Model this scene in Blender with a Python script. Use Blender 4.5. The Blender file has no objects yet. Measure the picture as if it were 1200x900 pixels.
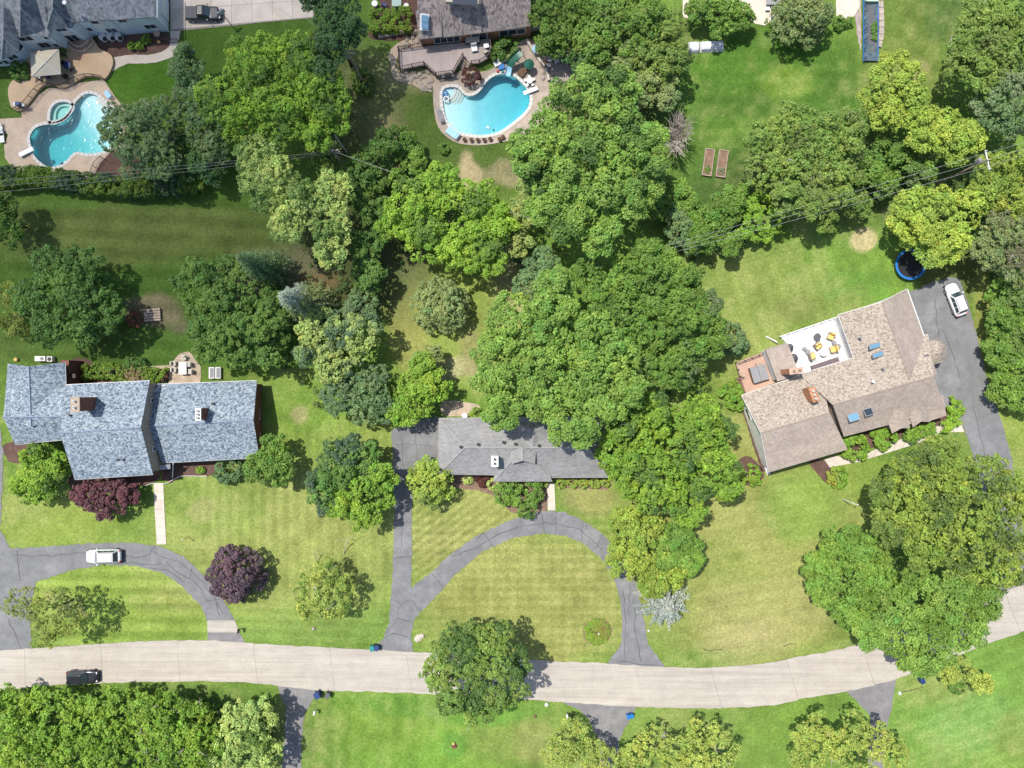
import bpy, bmesh, math, random
import numpy as np
from mathutils import Vector, Matrix

random.seed(7)
RNG = np.random.default_rng(11)
sc = bpy.context.scene
COL = sc.collection
R = math.radians

# ------------------------------------------------------------------ camera
H = 100.0            # flying height of the camera, metres
S = 0.12             # metres on the ground per photograph pixel
cam_d = bpy.data.cameras.new("camera")
cam = bpy.data.objects.new("camera", cam_d)
COL.objects.link(cam)
cam.location = (0, 0, H)
cam.rotation_euler = (0, 0, 0)
cam_d.sensor_fit = 'HORIZONTAL'
cam_d.sensor_width = 36
cam_d.lens = 18 * H / (600 * S)
cam_d.clip_start = 0.5
cam_d.clip_end = 9000
sc.camera = cam

# ------------------------------------------------------------------ sky and sun
SUN_DX, SUN_DY = 0.36, -0.27          # metres a shadow runs per metre of height
EL = math.atan2(1, math.hypot(SUN_DX, SUN_DY))
AZ = math.atan2(-SUN_DX, -SUN_DY)     # from +Y towards +X
world = bpy.data.worlds.new("World")
sc.world = world
world.use_nodes = True
wn = world.node_tree
wn.nodes.clear()
sky = wn.nodes.new('ShaderNodeTexSky')
sky.sky_type = 'NISHITA'
sky.sun_disc = False
sky.sun_elevation = EL
sky.sun_rotation = AZ % (2 * math.pi)
sky.dust_density = 1.5
bg = wn.nodes.new('ShaderNodeBackground')
bg.inputs[1].default_value = 0.15
wo = wn.nodes.new('ShaderNodeOutputWorld')
wn.links.new(sky.outputs[0], bg.inputs[0])
wn.links.new(bg.outputs[0], wo.inputs[0])
sun_d = bpy.data.lights.new("sun", 'SUN')
sun_d.energy = 4.9
sun_d.angle = R(0.55)
sun_d.color = (1.0, 0.95, 0.87)
sun = bpy.data.objects.new("sun", sun_d)
COL.objects.link(sun)
sun.rotation_euler = Vector((SUN_DX, SUN_DY, -1)).to_track_quat('-Z', 'Y').to_euler()
sc.view_settings.view_transform = 'Standard'
sc.view_settings.look = 'None'
sc.view_settings.exposure = 0.48
sc.view_settings.gamma = 1
sc.cycles.max_bounces = 6
sc.cycles.transparent_max_bounces = 12

# ------------------------------------------------------------------ a cloud added out of view above, outlined to shade the north-west lots
def make_cloud():
    out = [(-160, -120), (250, -150), (560, -110), (690, -40), (640, 60), (560, 130), (470, 210), (430, 330), (300, 400), (120, 425), (-80, 430), (-200, 300), (-220, 60)]
    alt = 330.0; c0 = Vector(((210 - 600) * S, (450 - 130) * S, 0))
    pts = [Vector(((x - 600) * S, (450 - y) * S, 0)) - c0 for x, y in out]
    ang = [math.atan2(p.y, p.x) for p in pts]; rad = [p.length for p in pts]
    o = sorted(zip(ang, rad)); ang = [a for a, _ in o]; rad = [r for _, r in o]
    th = np.linspace(-math.pi, math.pi, 65)[:-1]
    rr = np.interp(th, ang, rad, period=2 * math.pi) * 1.1
    vs, fs = [], []; m = 14
    rng = random.Random(5)
    for i in range(1, m):
        ph = math.pi * i / m
        for k in range(64):
            w = 1 + .06 * math.sin(th[k] * 5 + i) + .04 * math.sin(th[k] * 11 + i * 2)
            vs.append((rr[k] * w * math.sin(ph) * math.cos(th[k]), rr[k] * w * math.sin(ph) * math.sin(th[k]), -20 * math.cos(ph) * (1 + .15 * math.sin(th[k] * 4))))
    nb_ = len(vs); vs += [(0, 0, -20), (0, 0, 20)]
    for i in range(m - 2):
        for k in range(64):
            a_, b_ = i * 64 + k, i * 64 + (k + 1) % 64
            fs.append((a_, b_, b_ + 64, a_ + 64))
    for k in range(64):
        fs.append((nb_, (k + 1) % 64, k)); fs.append((nb_ + 1, (m - 2) * 64 + k, (m - 2) * 64 + (k + 1) % 64))
    me = bpy.data.meshes.new('shade_cloud'); me.from_pydata(vs, [], fs); me.update()
    cm = bpy.data.materials.new('shade_cloud'); cm.use_nodes = True; nt = cm.node_tree; nt.nodes.clear()
    o_ = nt.nodes.new('ShaderNodeOutputMaterial'); v = nt.nodes.new('ShaderNodeVolumePrincipled')
    v.inputs['Density'].default_value = CLOUD_DENSITY; v.inputs['Color'].default_value = (.8, .8, .82, 1)
    nt.links.new(v.outputs[0], o_.inputs['Volume']); me.materials.append(cm)
    ob = bpy.data.objects.new('shade_cloud', me); COL.objects.link(ob)
    ob.location = (c0.x - SUN_DX * alt, c0.y - SUN_DY * alt, alt); ob['kind'] = 'structure'
CLOUD_DENSITY = 0.018
make_cloud()

# ------------------------------------------------------------------ helpers
def P(px, py, h=0.0):
    """photograph pixel seen at height h -> point of the place"""
    k = S * (1 - h / H)
    return Vector(((px - 600) * k, (450 - py) * k, h))

def PL(pts, h=0.0):
    return [P(x, y, h) for x, y in pts]

def smooth(pts, closed=True, n=5):
    """Catmull-Rom through 2-D or 3-D points"""
    out = []
    m = len(pts)
    pts = [Vector(p) for p in pts]
    rng = range(m if closed else m - 1)
    for i in rng:
        if closed:
            a, b, c, d = pts[i - 1], pts[i], pts[(i + 1) % m], pts[(i + 2) % m]
        else:
            a, b, c, d = pts[max(i - 1, 0)], pts[i], pts[i + 1], pts[min(i + 2, m - 1)]
        for k in range(n):
            t = k / n
            out.append(0.5 * ((2 * b) + (c - a) * t + (2 * a - 5 * b + 4 * c - d) * t * t + (3 * b - a - 3 * c + d) * t ** 3))
    if not closed:
        out.append(pts[-1])
    return out

def inpoly(X, Y, poly):
    inside = np.zeros(X.shape, bool)
    n = len(poly)
    for i in range(n):
        x0, y0 = poly[i][0], poly[i][1]
        x1, y1 = poly[(i + 1) % n][0], poly[(i + 1) % n][1]
        if y0 == y1:
            continue
        c = ((y0 > Y) != (y1 > Y)) & (X < (x1 - x0) * (Y - y0) / (y1 - y0) + x0)
        inside ^= c
    return inside

class MB:
    def __init__(s):
        s.v = []; s.f = []
    def add(s, vs, fs):
        o = len(s.v)
        s.v += [Vector(v) for v in vs]
        s.f += [tuple(i + o for i in f) for f in fs]
        return s
    def box(s, c, size, rz=0, taper=1.0, rot=None):
        hx, hy, hz = size[0] / 2, size[1] / 2, size[2] / 2
        M = rot if rot is not None else Matrix.Rotation(rz, 3, 'Z')
        vs = []
        for z, k in ((-hz, 1), (hz, taper)):
            for x, y in ((-hx, -hy), (hx, -hy), (hx, hy), (-hx, hy)):
                vs.append(Vector(c) + M @ Vector((x * k, y * k, z)))
        return s.add(vs, [(3, 2, 1, 0), (4, 5, 6, 7), (0, 1, 5, 4), (1, 2, 6, 5), (2, 3, 7, 6), (3, 0, 4, 7)])
    def prism(s, pts, z0, z1, bottom=True):
        n = len(pts)
        if sum(pts[i][0] * pts[(i + 1) % n][1] - pts[(i + 1) % n][0] * pts[i][1] for i in range(n)) < 0:
            pts = list(reversed(pts))
        vs = [(p[0], p[1], z0) for p in pts] + [(p[0], p[1], z1) for p in pts]
        fs = [tuple(range(n, 2 * n))] + [(i, (i + 1) % n, n + (i + 1) % n, n + i) for i in range(n)]
        if bottom:
            fs.append(tuple(reversed(range(n))))
        return s.add(vs, fs)
    def slab(s, pts, t):
        """plate with 3-D top points, t thick downwards"""
        n = len(pts)
        if sum(pts[i][0] * pts[(i + 1) % n][1] - pts[(i + 1) % n][0] * pts[i][1] for i in range(n)) < 0:
            pts = list(reversed(pts))
        vs = [Vector(p) - Vector((0, 0, t)) for p in pts] + [Vector(p) for p in pts]
        fs = [tuple(range(n, 2 * n)), tuple(reversed(range(n)))] + [(i, (i + 1) % n, n + (i + 1) % n, n + i) for i in range(n)]
        return s.add(vs, fs)
    def tube(s, pts, r, n=6, r1=None, cap=True):
        pts = [Vector(p) for p in pts]
        m = len(pts)
        vs = []
        for i, p in enumerate(pts):
            d = (pts[min(i + 1, m - 1)] - pts[max(i - 1, 0)])
            if d.length < 1e-6: d = Vector((0, 0, 1))
            d.normalize()
            a = Vector((0, 0, 1)) if abs(d.z) < 0.9 else Vector((1, 0, 0))
            u = d.cross(a).normalized(); w = d.cross(u)
            rr = r if r1 is None else r + (r1 - r) * i / max(m - 1, 1)
            for k in range(n):
                t = 2 * math.pi * k / n
                vs.append(p + (u * math.cos(t) + w * math.sin(t)) * rr)
        fs = []
        for i in range(m - 1):
            for k in range(n):
                a, b = i * n + k, i * n + (k + 1) % n
                fs.append((a, a + n, b + n, b))
        if cap:
            fs.append(tuple(range(n))); fs.append(tuple(reversed(range((m - 1) * n, m * n))))
        return s.add(vs, fs)
    def lathe(s, prof, c=(0, 0, 0), n=16, ax=1.0, ay=1.0):
        vs = []; m = len(prof)
        for r, z in prof:
            for k in range(n):
                t = 2 * math.pi * k / n
                vs.append((c[0] + r * ax * math.cos(t), c[1] + r * ay * math.sin(t), c[2] + z))
        fs = []
        for i in range(m - 1):
            for k in range(n):
                a, b = i * n + k, i * n + (k + 1) % n
                fs.append((a, b, b + n, a + n))
        fs.append(tuple(reversed(range(n)))); fs.append(tuple(range((m - 1) * n, m * n)))
        return s.add(vs, fs)
    def sphere(s, c, r, n=10, m=6, sz=1.0):
        prof = [(max(r * math.sin(math.pi * i / m), 1e-3), -r * sz * math.cos(math.pi * i / m)) for i in range(m + 1)]
        return s.lathe(prof, c, n)
    def build(s, name, mat=None, parent=None, world=False, smooth=False):
        off = Vector((0, 0, 0))
        if world:
            q = parent
            while q is not None:
                off += q.location; q = q.parent
        me = bpy.data.meshes.new(name)
        me.from_pydata([tuple(v - off) for v in s.v], [], s.f)
        if smooth:
            me.polygons.foreach_set('use_smooth', [True] * len(me.polygons))
        me.update()
        if mat: me.materials.append(mat)
        o = bpy.data.objects.new(name, me)
        COL.objects.link(o)
        if parent is not None: o.parent = parent
        return o

def bevel(o, w, seg=2):
    m = o.modifiers.new("bevel", 'BEVEL'); m.width = w; m.segments = seg; m.limit_method = 'ANGLE'
    return o

def tag(o, label, cat, group=None):
    o['label'] = label; o['category'] = cat
    if group: o['group'] = group
    return o

def struct(o, kind='structure'):
    o['kind'] = kind
    return o

def thing(name, label, cat, loc=(0, 0, 0), rz=0.0, group=None):
    o = bpy.data.objects.new(name, None)
    o.empty_display_size = 0.5
    COL.objects.link(o)
    o.location = loc; o.rotation_euler = (0, 0, rz)
    return tag(o, label, cat, group)

def kids(o):
    return [c for c in bpy.data.objects if c.parent == o]

def copy_tree(o, parent=None):
    c = o.copy(); COL.objects.link(c)
    c.parent = parent
    for ch in kids(o): copy_tree(ch, c)
    return c

# ------------------------------------------------------------------ materials
def nd(nt, t, **kw):
    n = nt.nodes.new(t)
    for k, v in kw.items(): setattr(n, k, v)
    return n

TONE = 0.80
def mat(name, col, rough=0.8, var=0.15, scale=1.5, fine=0.0, fscale=25, bump=0.0, spec=0.3, metal=0.0, col2=None, stain=None, stain_scale=0.3, coat=0.0):
    """base colour with broad noise, fine grain, and optional stains of col2"""
    m = bpy.data.materials.new(name); m.use_nodes = True
    nt = m.node_tree; b = nt.nodes['Principled BSDF']
    b.inputs['Roughness'].default_value = rough
    b.inputs['Specular IOR Level'].default_value = spec
    b.inputs['Metallic'].default_value = metal
    b.inputs['Coat Weight'].default_value = coat
    tc = nd(nt, 'ShaderNodeTexCoord')
    n1 = nd(nt, 'ShaderNodeTexNoise'); n1.inputs['Scale'].default_value = scale; n1.inputs['Detail'].default_value = 5
    nt.links.new(tc.outputs['Object'], n1.inputs['Vector'])
    c = Vector(col) * TONE; lo = c * (1 - var); hi = c * (1 + var)
    r = nd(nt, 'ShaderNodeValToRGB')
    r.color_ramp.elements[0].position = 0.3; r.color_ramp.elements[1].position = 0.7
    r.color_ramp.elements[0].color = (*lo, 1); r.color_ramp.elements[1].color = (*hi, 1)
    nt.links.new(n1.outputs['Fac'], r.inputs['Fac'])
    out = r.outputs['Color']
    if col2 is not None:
        n3 = nd(nt, 'ShaderNodeTexNoise'); n3.inputs['Scale'].default_value = stain_scale; n3.inputs['Detail'].default_value = 6; n3.inputs['Roughness'].default_value = 0.65
        nt.links.new(tc.outputs['Object'], n3.inputs['Vector'])
        mr = nd(nt, 'ShaderNodeMapRange'); mr.inputs[1].default_value = 0.48; mr.inputs[2].default_value = 0.68; mr.inputs[4].default_value = stain or 0.6
        nt.links.new(n3.outputs['Fac'], mr.inputs[0])
        mx = nd(nt, 'ShaderNodeMixRGB'); mx.inputs[2].default_value = (*(Vector(col2) * TONE), 1)
        nt.links.new(mr.outputs[0], mx.inputs[0]); nt.links.new(out, mx.inputs[1]); out = mx.outputs[0]
    if fine > 0 or bump > 0:
        n2 = nd(nt, 'ShaderNodeTexNoise'); n2.inputs['Scale'].default_value = fscale; n2.inputs['Detail'].default_value = 4
        nt.links.new(tc.outputs['Object'], n2.inputs['Vector'])
        if fine > 0:
            mr = nd(nt, 'ShaderNodeMapRange'); mr.inputs[1].default_value = 0.3; mr.inputs[2].default_value = 0.7
            mr.inputs[3].default_value = 1 - fine; mr.inputs[4].default_value = 1 + fine
            nt.links.new(n2.outputs['Fac'], mr.inputs[0])
            vm = nd(nt, 'ShaderNodeVectorMath', operation='SCALE')
            nt.links.new(out, vm.inputs[0]); nt.links.new(mr.outputs[0], vm.inputs['Scale']); out = vm.outputs[0]
        if bump > 0:
            bp = nd(nt, 'ShaderNodeBump'); bp.inputs['Strength'].default_value = 1; bp.inputs['Distance'].default_value = bump
            nt.links.new(n2.outputs['Fac'], bp.inputs['Height']); nt.links.new(bp.outputs[0], b.inputs['Normal'])
    nt.links.new(out, b.inputs['Base Color'])
    return m

def slab_tone(m, amp=0.07, streak=0.0):
    """each slab its own tone; faint wheel streaks along x"""
    nt = m.node_tree; b = nt.nodes['Principled BSDF']; l = b.inputs['Base Color'].links[0]; src = l.from_socket
    oi = nd(nt, 'ShaderNodeObjectInfo'); mr = nd(nt, 'ShaderNodeMapRange'); mr.inputs[3].default_value = 1 - amp; mr.inputs[4].default_value = 1 + amp
    nt.links.new(oi.outputs['Random'], mr.inputs[0]); f = mr.outputs[0]
    if streak:
        tc = nd(nt, 'ShaderNodeTexCoord'); mp = nd(nt, 'ShaderNodeMapping'); mp.inputs['Scale'].default_value = (0.04, 0.9, 1); nt.links.new(tc.outputs['Object'], mp.inputs['Vector'])
        n = nd(nt, 'ShaderNodeTexNoise'); n.inputs['Scale'].default_value = 1.6; n.inputs['Detail'].default_value = 6; n.inputs['Roughness'].default_value = .7; nt.links.new(mp.outputs[0], n.inputs['Vector'])
        m2 = nd(nt, 'ShaderNodeMapRange'); m2.inputs[1].default_value = .35; m2.inputs[2].default_value = .65; m2.inputs[3].default_value = 1 - streak; m2.inputs[4].default_value = 1 + streak * .5; nt.links.new(n.outputs['Fac'], m2.inputs[0])
        mm = nd(nt, 'ShaderNodeMath', operation='MULTIPLY'); nt.links.new(f, mm.inputs[0]); nt.links.new(m2.outputs[0], mm.inputs[1]); f = mm.outputs[0]
    vm = nd(nt, 'ShaderNodeVectorMath', operation='SCALE'); nt.links.new(src, vm.inputs[0]); nt.links.new(f, vm.inputs['Scale']); nt.links.new(vm.outputs[0], b.inputs['Base Color'])
    return m

def shingle_mat(name, cols, w=0.42, h=0.2, rz=0.0, blotch=0.12):
    """asphalt shingles: little tabs of random tone in courses, slight relief"""
    m = bpy.data.materials.new(name); m.use_nodes = True
    nt = m.node_tree; b = nt.nodes['Principled BSDF']; b.inputs['Roughness'].default_value = 0.9
    b.inputs['Specular IOR Level'].default_value = 0.2
    tc = nd(nt, 'ShaderNodeTexCoord')
    mp = nd(nt, 'ShaderNodeMapping'); mp.inputs['Rotation'].default_value = (0, 0, rz); mp.inputs['Scale'].default_value = (1 / w, 1 / h, 1 / 0.6)
    nt.links.new(tc.outputs['Object'], mp.inputs['Vector'])
    vo = nd(nt, 'ShaderNodeTexVoronoi'); vo.inputs['Scale'].default_value = 1; vo.inputs['Randomness'].default_value = 0.75
    nt.links.new(mp.outputs[0], vo.inputs['Vector'])
    sp = nd(nt, 'ShaderNodeSeparateColor'); nt.links.new(vo.outputs['Color'], sp.inputs[0])
    r = nd(nt, 'ShaderNodeValToRGB'); cr = r.color_ramp
    while len(cr.elements) < len(cols): cr.elements.new(0.5)
    for i, c in enumerate(cols):
        cr.elements[i].position = i / (len(cols) - 1); cr.elements[i].color = (*(Vector(c) * TONE), 1)
    nt.links.new(sp.outputs[0], r.inputs['Fac'])
    n1 = nd(nt, 'ShaderNodeTexNoise'); n1.inputs['Scale'].default_value = 0.35; n1.inputs['Detail'].default_value = 5
    nt.links.new(tc.outputs['Object'], n1.inputs['Vector'])
    mr = nd(nt, 'ShaderNodeMapRange'); mr.inputs[1].default_value = 0.3; mr.inputs[2].default_value = 0.7; mr.inputs[3].default_value = 1 - blotch; mr.inputs[4].default_value = 1 + blotch
    nt.links.new(n1.outputs['Fac'], mr.inputs[0])
    vm = nd(nt, 'ShaderNodeVectorMath', operation='SCALE'); nt.links.new(r.outputs[0], vm.inputs[0]); nt.links.new(mr.outputs[0], vm.inputs['Scale'])
    nt.links.new(vm.outputs[0], b.inputs['Base Color'])
    bp = nd(nt, 'ShaderNodeBump'); bp.inputs['Distance'].default_value = 0.02
    nt.links.new(sp.outputs[1], bp.inputs['Height']); nt.links.new(bp.outputs[0], b.inputs['Normal'])
    return m

def board_mat(name, col, pitch, axis='Z', rz=0.0, gap=(0.45), var=0.08, rough=0.7):
    """siding or decking: courses of boards with a fine recessed line and their own tone"""
    m = bpy.data.materials.new(name); m.use_nodes = True
    nt = m.node_tree; b = nt.nodes['Principled BSDF']; b.inputs['Roughness'].default_value = rough
    tc = nd(nt, 'ShaderNodeTexCoord'); mp = nd(nt, 'ShaderNodeMapping'); mp.inputs['Rotation'].default_value = (0, 0, rz)
    nt.links.new(tc.outputs['Object'], mp.inputs['Vector'])
    sx = nd(nt, 'ShaderNodeSeparateXYZ'); nt.links.new(mp.outputs[0], sx.inputs[0])
    dv = nd(nt, 'ShaderNodeMath', operation='DIVIDE'); dv.inputs[1].default_value = pitch; nt.links.new(sx.outputs[axis], dv.inputs[0])
    fr = nd(nt, 'ShaderNodeMath', operation='FRACT'); nt.links.new(dv.outputs[0], fr.inputs[0])
    fl = nd(nt, 'ShaderNodeMath', operation='FLOOR'); nt.links.new(dv.outputs[0], fl.inputs[0])
    wn_ = nd(nt, 'ShaderNodeTexWhiteNoise', noise_dimensions='1D'); nt.links.new(fl.outputs[0], wn_.inputs['W'])
    lt = nd(nt, 'ShaderNodeMath', operation='LESS_THAN'); lt.inputs[1].default_value = 0.1; nt.links.new(fr.outputs[0], lt.inputs[0])
    mr = nd(nt, 'ShaderNodeMapRange'); mr.inputs[3].default_value = 1 - var; mr.inputs[4].default_value = 1 + var; nt.links.new(wn_.outputs['Value'], mr.inputs[0])
    m2 = nd(nt, 'ShaderNodeMath', operation='MULTIPLY_ADD'); m2.inputs[1].default_value = -gap; nt.links.new(lt.outputs[0], m2.inputs[0]); nt.links.new(mr.outputs[0], m2.inputs[2])
    n1 = nd(nt, 'ShaderNodeTexNoise'); n1.inputs['Scale'].default_value = 0.8; n1.inputs['Detail'].default_value = 5; nt.links.new(tc.outputs['Object'], n1.inputs['Vector'])
    m3 = nd(nt, 'ShaderNodeMapRange'); m3.inputs[1].default_value = 0.3; m3.inputs[2].default_value = 0.7; m3.inputs[3].default_value = 0.9; m3.inputs[4].default_value = 1.1; nt.links.new(n1.outputs['Fac'], m3.inputs[0])
    m4 = nd(nt, 'ShaderNodeMath', operation='MULTIPLY'); nt.links.new(m2.outputs[0], m4.inputs[0]); nt.links.new(m3.outputs[0], m4.inputs[1])
    vm = nd(nt, 'ShaderNodeVectorMath', operation='SCALE'); vm.inputs[0].default_value = Vector(col) * TONE; nt.links.new(m4.outputs[0], vm.inputs['Scale'])
    nt.links.new(vm.outputs[0], b.inputs['Base Color'])
    bp = nd(nt, 'ShaderNodeBump'); bp.inputs['Distance'].default_value = 0.02; nt.links.new(fr.outputs[0], bp.inputs['Height']); nt.links.new(bp.outputs[0], b.inputs['Normal'])
    return m

def leaf_mat(name, trans=0.3, rough=0.5):
    m = bpy.data.materials.new(name); m.use_nodes = True
    nt = m.node_tree; b = nt.nodes['Principled BSDF']; b.inputs['Roughness'].default_value = rough; b.inputs['Specular IOR Level'].default_value = 0.35
    at = nd(nt, 'ShaderNodeAttribute'); at.attribute_name = 'tint'
    nt.links.new(at.outputs['Color'], b.inputs['Base Color'])
    tl = nd(nt, 'ShaderNodeBsdfTranslucent'); nt.links.new(at.outputs['Color'], tl.inputs['Color'])
    mx = nd(nt, 'ShaderNodeMixShader'); mx.inputs[0].default_value = trans
    nt.links.new(b.outputs[0], mx.inputs[1]); nt.links.new(tl.outputs[0], mx.inputs[2])
    nt.links.new(mx.outputs[0], nt.nodes['Material Output'].inputs['Surface'])
    return m

def glass_mat(name, col, rough=0.08):
    m = bpy.data.materials.new(name); m.use_nodes = True
    b = m.node_tree.nodes['Principled BSDF']
    b.inputs['Base Color'].default_value = (*col, 1); b.inputs['Roughness'].default_value = rough; b.inputs['Specular IOR Level'].default_value = 0.7
    return m

M = {}
M['leaf'] = leaf_mat('leaf', 0.33, 0.6)
M['bark'] = mat('bark', (0.11, 0.085, 0.065), 0.95, 0.3, 3, 0.3, 20, 0.02)
M['deadwood'] = mat('dead_wood', (0.42, 0.36, 0.32), 0.95, 0.2, 3, 0.2, 20)
M['concrete'] = slab_tone(mat('concrete', (0.42, 0.382, 0.33), 0.9, 0.06, 0.5, 0.10, 7, 0.006, col2=(0.38, 0.335, 0.295), stain=0.7, stain_scale=0.3), 0.02, 0.16)
M['joint'] = mat('joint', (0.27, 0.24, 0.21), 0.95, 0.2, 2)
M['concrete_pale'] = slab_tone(mat('pale_concrete', (0.54, 0.48, 0.41), 0.9, 0.07, 0.7, 0.08, 10, col2=(0.42, 0.365, 0.30), stain=0.6, stain_scale=0.5), 0.06)
M['asphalt'] = mat('asphalt', (0.172, 0.174, 0.178), 0.95, 0.12, 0.8, 0.22, 11, 0.01, col2=(0.25, 0.25, 0.255), stain=0.8, stain_scale=0.3)
M['asphalt_warm'] = mat('warm_asphalt', (0.185, 0.18, 0.182), 0.95, 0.12, 0.8, 0.22, 11, 0.01, col2=(0.27, 0.25, 0.24), stain=0.8, stain_scale=0.35)
M['asphalt_dark'] = mat('dark_asphalt', (0.115, 0.118, 0.125), 0.9, 0.10, 0.5, 0.14, 18, 0.006, col2=(0.16, 0.16, 0.165), stain=0.8, stain_scale=0.3)
M['tar'] = mat('tar', (0.075, 0.075, 0.08), 0.6, 0.2, 4)
M['stamped'] = mat('stamped_patio', (0.50, 0.40, 0.30), 0.85, 0.14, 0.6, 0.16, 6, 0.01, col2=(0.46, 0.29, 0.20), stain=0.45, stain_scale=0.3)
M['stamped2'] = mat('stamped_patio_warm', (0.50, 0.37, 0.24), 0.85, 0.14, 0.5, 0.12, 7, 0.01, col2=(0.28, 0.17, 0.10), stain=0.7, stain_scale=0.25)
M['cool_deck'] = mat('pool_deck_stone', (0.40, 0.33, 0.27), 0.9, 0.15, 0.9, 0.15, 8, 0.01, col2=(0.30, 0.25, 0.21), stain=0.7, stain_scale=0.5)
M['coping'] = mat('coping', (0.62, 0.60, 0.56), 0.8, 0.06, 2)
M['gravel'] = mat('gravel', (0.42, 0.34, 0.25), 0.95, 0.2, 1.2, 0.35, 10, 0.03)
M['gravel_pink'] = mat('pinkish_gravel', (0.33, 0.27, 0.25), 0.95, 0.2, 1.2, 0.35, 9, 0.03)
M['mulch'] = mat('mulch', (0.11, 0.065, 0.05), 0.95, 0.25, 1.2, 0.4, 9, 0.03)
M['soil'] = mat('soil', (0.20, 0.13, 0.09), 0.95, 0.25, 2, 0.3, 12, 0.02)
M['rock'] = mat('rock', (0.36, 0.31, 0.26), 0.9, 0.25, 2, 0.2, 9, 0.02)
M['white'] = mat('white_paint', (0.78, 0.78, 0.76), 0.5, 0.03, 1)
M['trim'] = mat('white_trim', (0.66, 0.66, 0.64), 0.6, 0.05, 1)
M['black'] = mat('black_metal', (0.02, 0.02, 0.022), 0.5, 0.1, 2)
M['darkgrey'] = mat('dark_grey', (0.10, 0.10, 0.11), 0.7, 0.1, 2)
M['grey'] = mat('grey', (0.26, 0.26, 0.27), 0.75, 0.1, 2, 0.08, 12)
M['brown'] = mat('brown_wood', (0.16, 0.095, 0.06), 0.8, 0.2, 2)
M['wood'] = mat('weathered_wood', (0.36, 0.29, 0.23), 0.85, 0.15, 2, 0.15, 15)
M['cedar'] = mat('cedar_boards', (0.50, 0.33, 0.25), 0.8, 0.1, 1)
M['railwood'] = mat('rail_wood', (0.15, 0.10, 0.10), 0.8, 0.15, 2)
M['brick_red'] = mat('red_brick', (0.20, 0.085, 0.06), 0.9, 0.25, 2, 0.3, 12, 0.01)
M['brick_orange'] = mat('orange_brick', (0.42, 0.20, 0.11), 0.9, 0.3, 1.5, 0.3, 9, 0.01)
M['brick_tan'] = mat('tan_brick', (0.40, 0.31, 0.25), 0.9, 0.2, 2, 0.2, 10, 0.01)
M['pane'] = glass_mat('window_pane', (0.025, 0.035, 0.05))
M['pane_blue'] = glass_mat('skylight_pane', (0.12, 0.24, 0.33), 0.15)
M['yellow'] = mat('yellow_cushion', (0.75, 0.52, 0.17), 0.9, 0.08, 3)
M['orange'] = mat('orange_flowers', (0.55, 0.20, 0.06), 0.9, 0.2, 6)
M['blue'] = mat('blue_plastic', (0.02, 0.16, 0.45), 0.45, 0.08, 1)
M['navy'] = mat('navy_plastic', (0.02, 0.045, 0.16), 0.5, 0.1, 1)
M['teal'] = mat('teal_plastic', (0.02, 0.22, 0.20), 0.5, 0.1, 1)
M['green_plastic'] = mat('green_plastic', (0.03, 0.13, 0.09), 0.4, 0.1, 1)
M['lightblue'] = mat('light_blue', (0.35, 0.62, 0.78), 0.5, 0.05, 1)
M['red'] = mat('red_plastic', (0.5, 0.04, 0.04), 0.5, 0.1, 1)
M['cream'] = mat('cream_canvas', (0.50, 0.46, 0.36), 0.85, 0.05, 1, 0.05, 8)
M['tarp'] = mat('white_tarp', (0.62, 0.63, 0.70), 0.6, 0.08, 2, 0.08, 6, 0.02)
M['net'] = mat('blue_tarp', (0.06, 0.10, 0.13), 0.9, 0.35, 1.6, 0.4, 6, 0.03, col2=(0.13, 0.13, 0.11), stain=.8, stain_scale=1.2)
M['siding'] = board_mat('blue_siding', (0.72, 0.85, 0.92), 0.2, 'Z', 0, 0.25, 0.03)
M['siding_white'] = board_mat('white_siding', (0.88, 0.89, 0.88), 0.2, 'Z', 0, 0.2, 0.03)
M['deckboards'] = board_mat('composite_decking', (0.40, 0.33, 0.30), 0.15, 'X', R(-8), 0.25, 0.05)
M['patio_white'] = mat('white_membrane', (0.74, 0.73, 0.71), 0.7, 0.03, 0.5, col2=(0.62, 0.62, 0.60), stain=0.5, stain_scale=0.6)
M['sh_blue'] = shingle_mat('blue_grey_shingles', [(0.07, 0.10, 0.13), (0.18, 0.225, 0.27), (0.235, 0.285, 0.335), (0.36, 0.40, 0.43)], 0.23, 0.17, R(-3), 0.05)
M['sh_tan'] = shingle_mat('tan_shingles', [(0.22, 0.18, 0.14), (0.335, 0.285, 0.235), (0.38, 0.325, 0.27), (0.46, 0.40, 0.335)], 0.20, 0.16, R(17), 0.05)
M['sh_tan2'] = shingle_mat('smooth_tan_shingles', [(0.32, 0.265, 0.225), (0.365, 0.305, 0.26), (0.40, 0.34, 0.29)], 0.36, 0.26, R(17), 0.1)
M['sh_grey'] = shingle_mat('grey_shingles', [(0.21, 0.21, 0.21), (0.255, 0.255, 0.255), (0.29, 0.285, 0.28)], 0.4, 0.18, 0, 0.12)
M['sh_slate'] = shingle_mat('slate_grey_shingles', [(0.13, 0.145, 0.165), (0.20, 0.22, 0.24), (0.26, 0.28, 0.30)], 0.3, 0.3, 0, 0.14)
M['sh_brown'] = shingle_mat('brown_shake_shingles', [(0.16, 0.13, 0.135), (0.27, 0.235, 0.225), (0.36, 0.31, 0.29), (0.40, 0.34, 0.30)], 0.22, 0.3, 0, 0.12)
M['ridge_grey'] = mat('grey_ridge', (0.33, 0.33, 0.325), 0.9, 0.08, 2)
M['ridge_blue'] = mat('blue_ridge', (0.22, 0.28, 0.36), 0.9, 0.2, 6)
M['ridge_tan'] = mat('tan_ridge', (0.30, 0.24, 0.20), 0.9, 0.2, 6)
M['ridge_slate'] = mat('slate_ridge', (0.28, 0.30, 0.32), 0.9, 0.2, 6)
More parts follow.
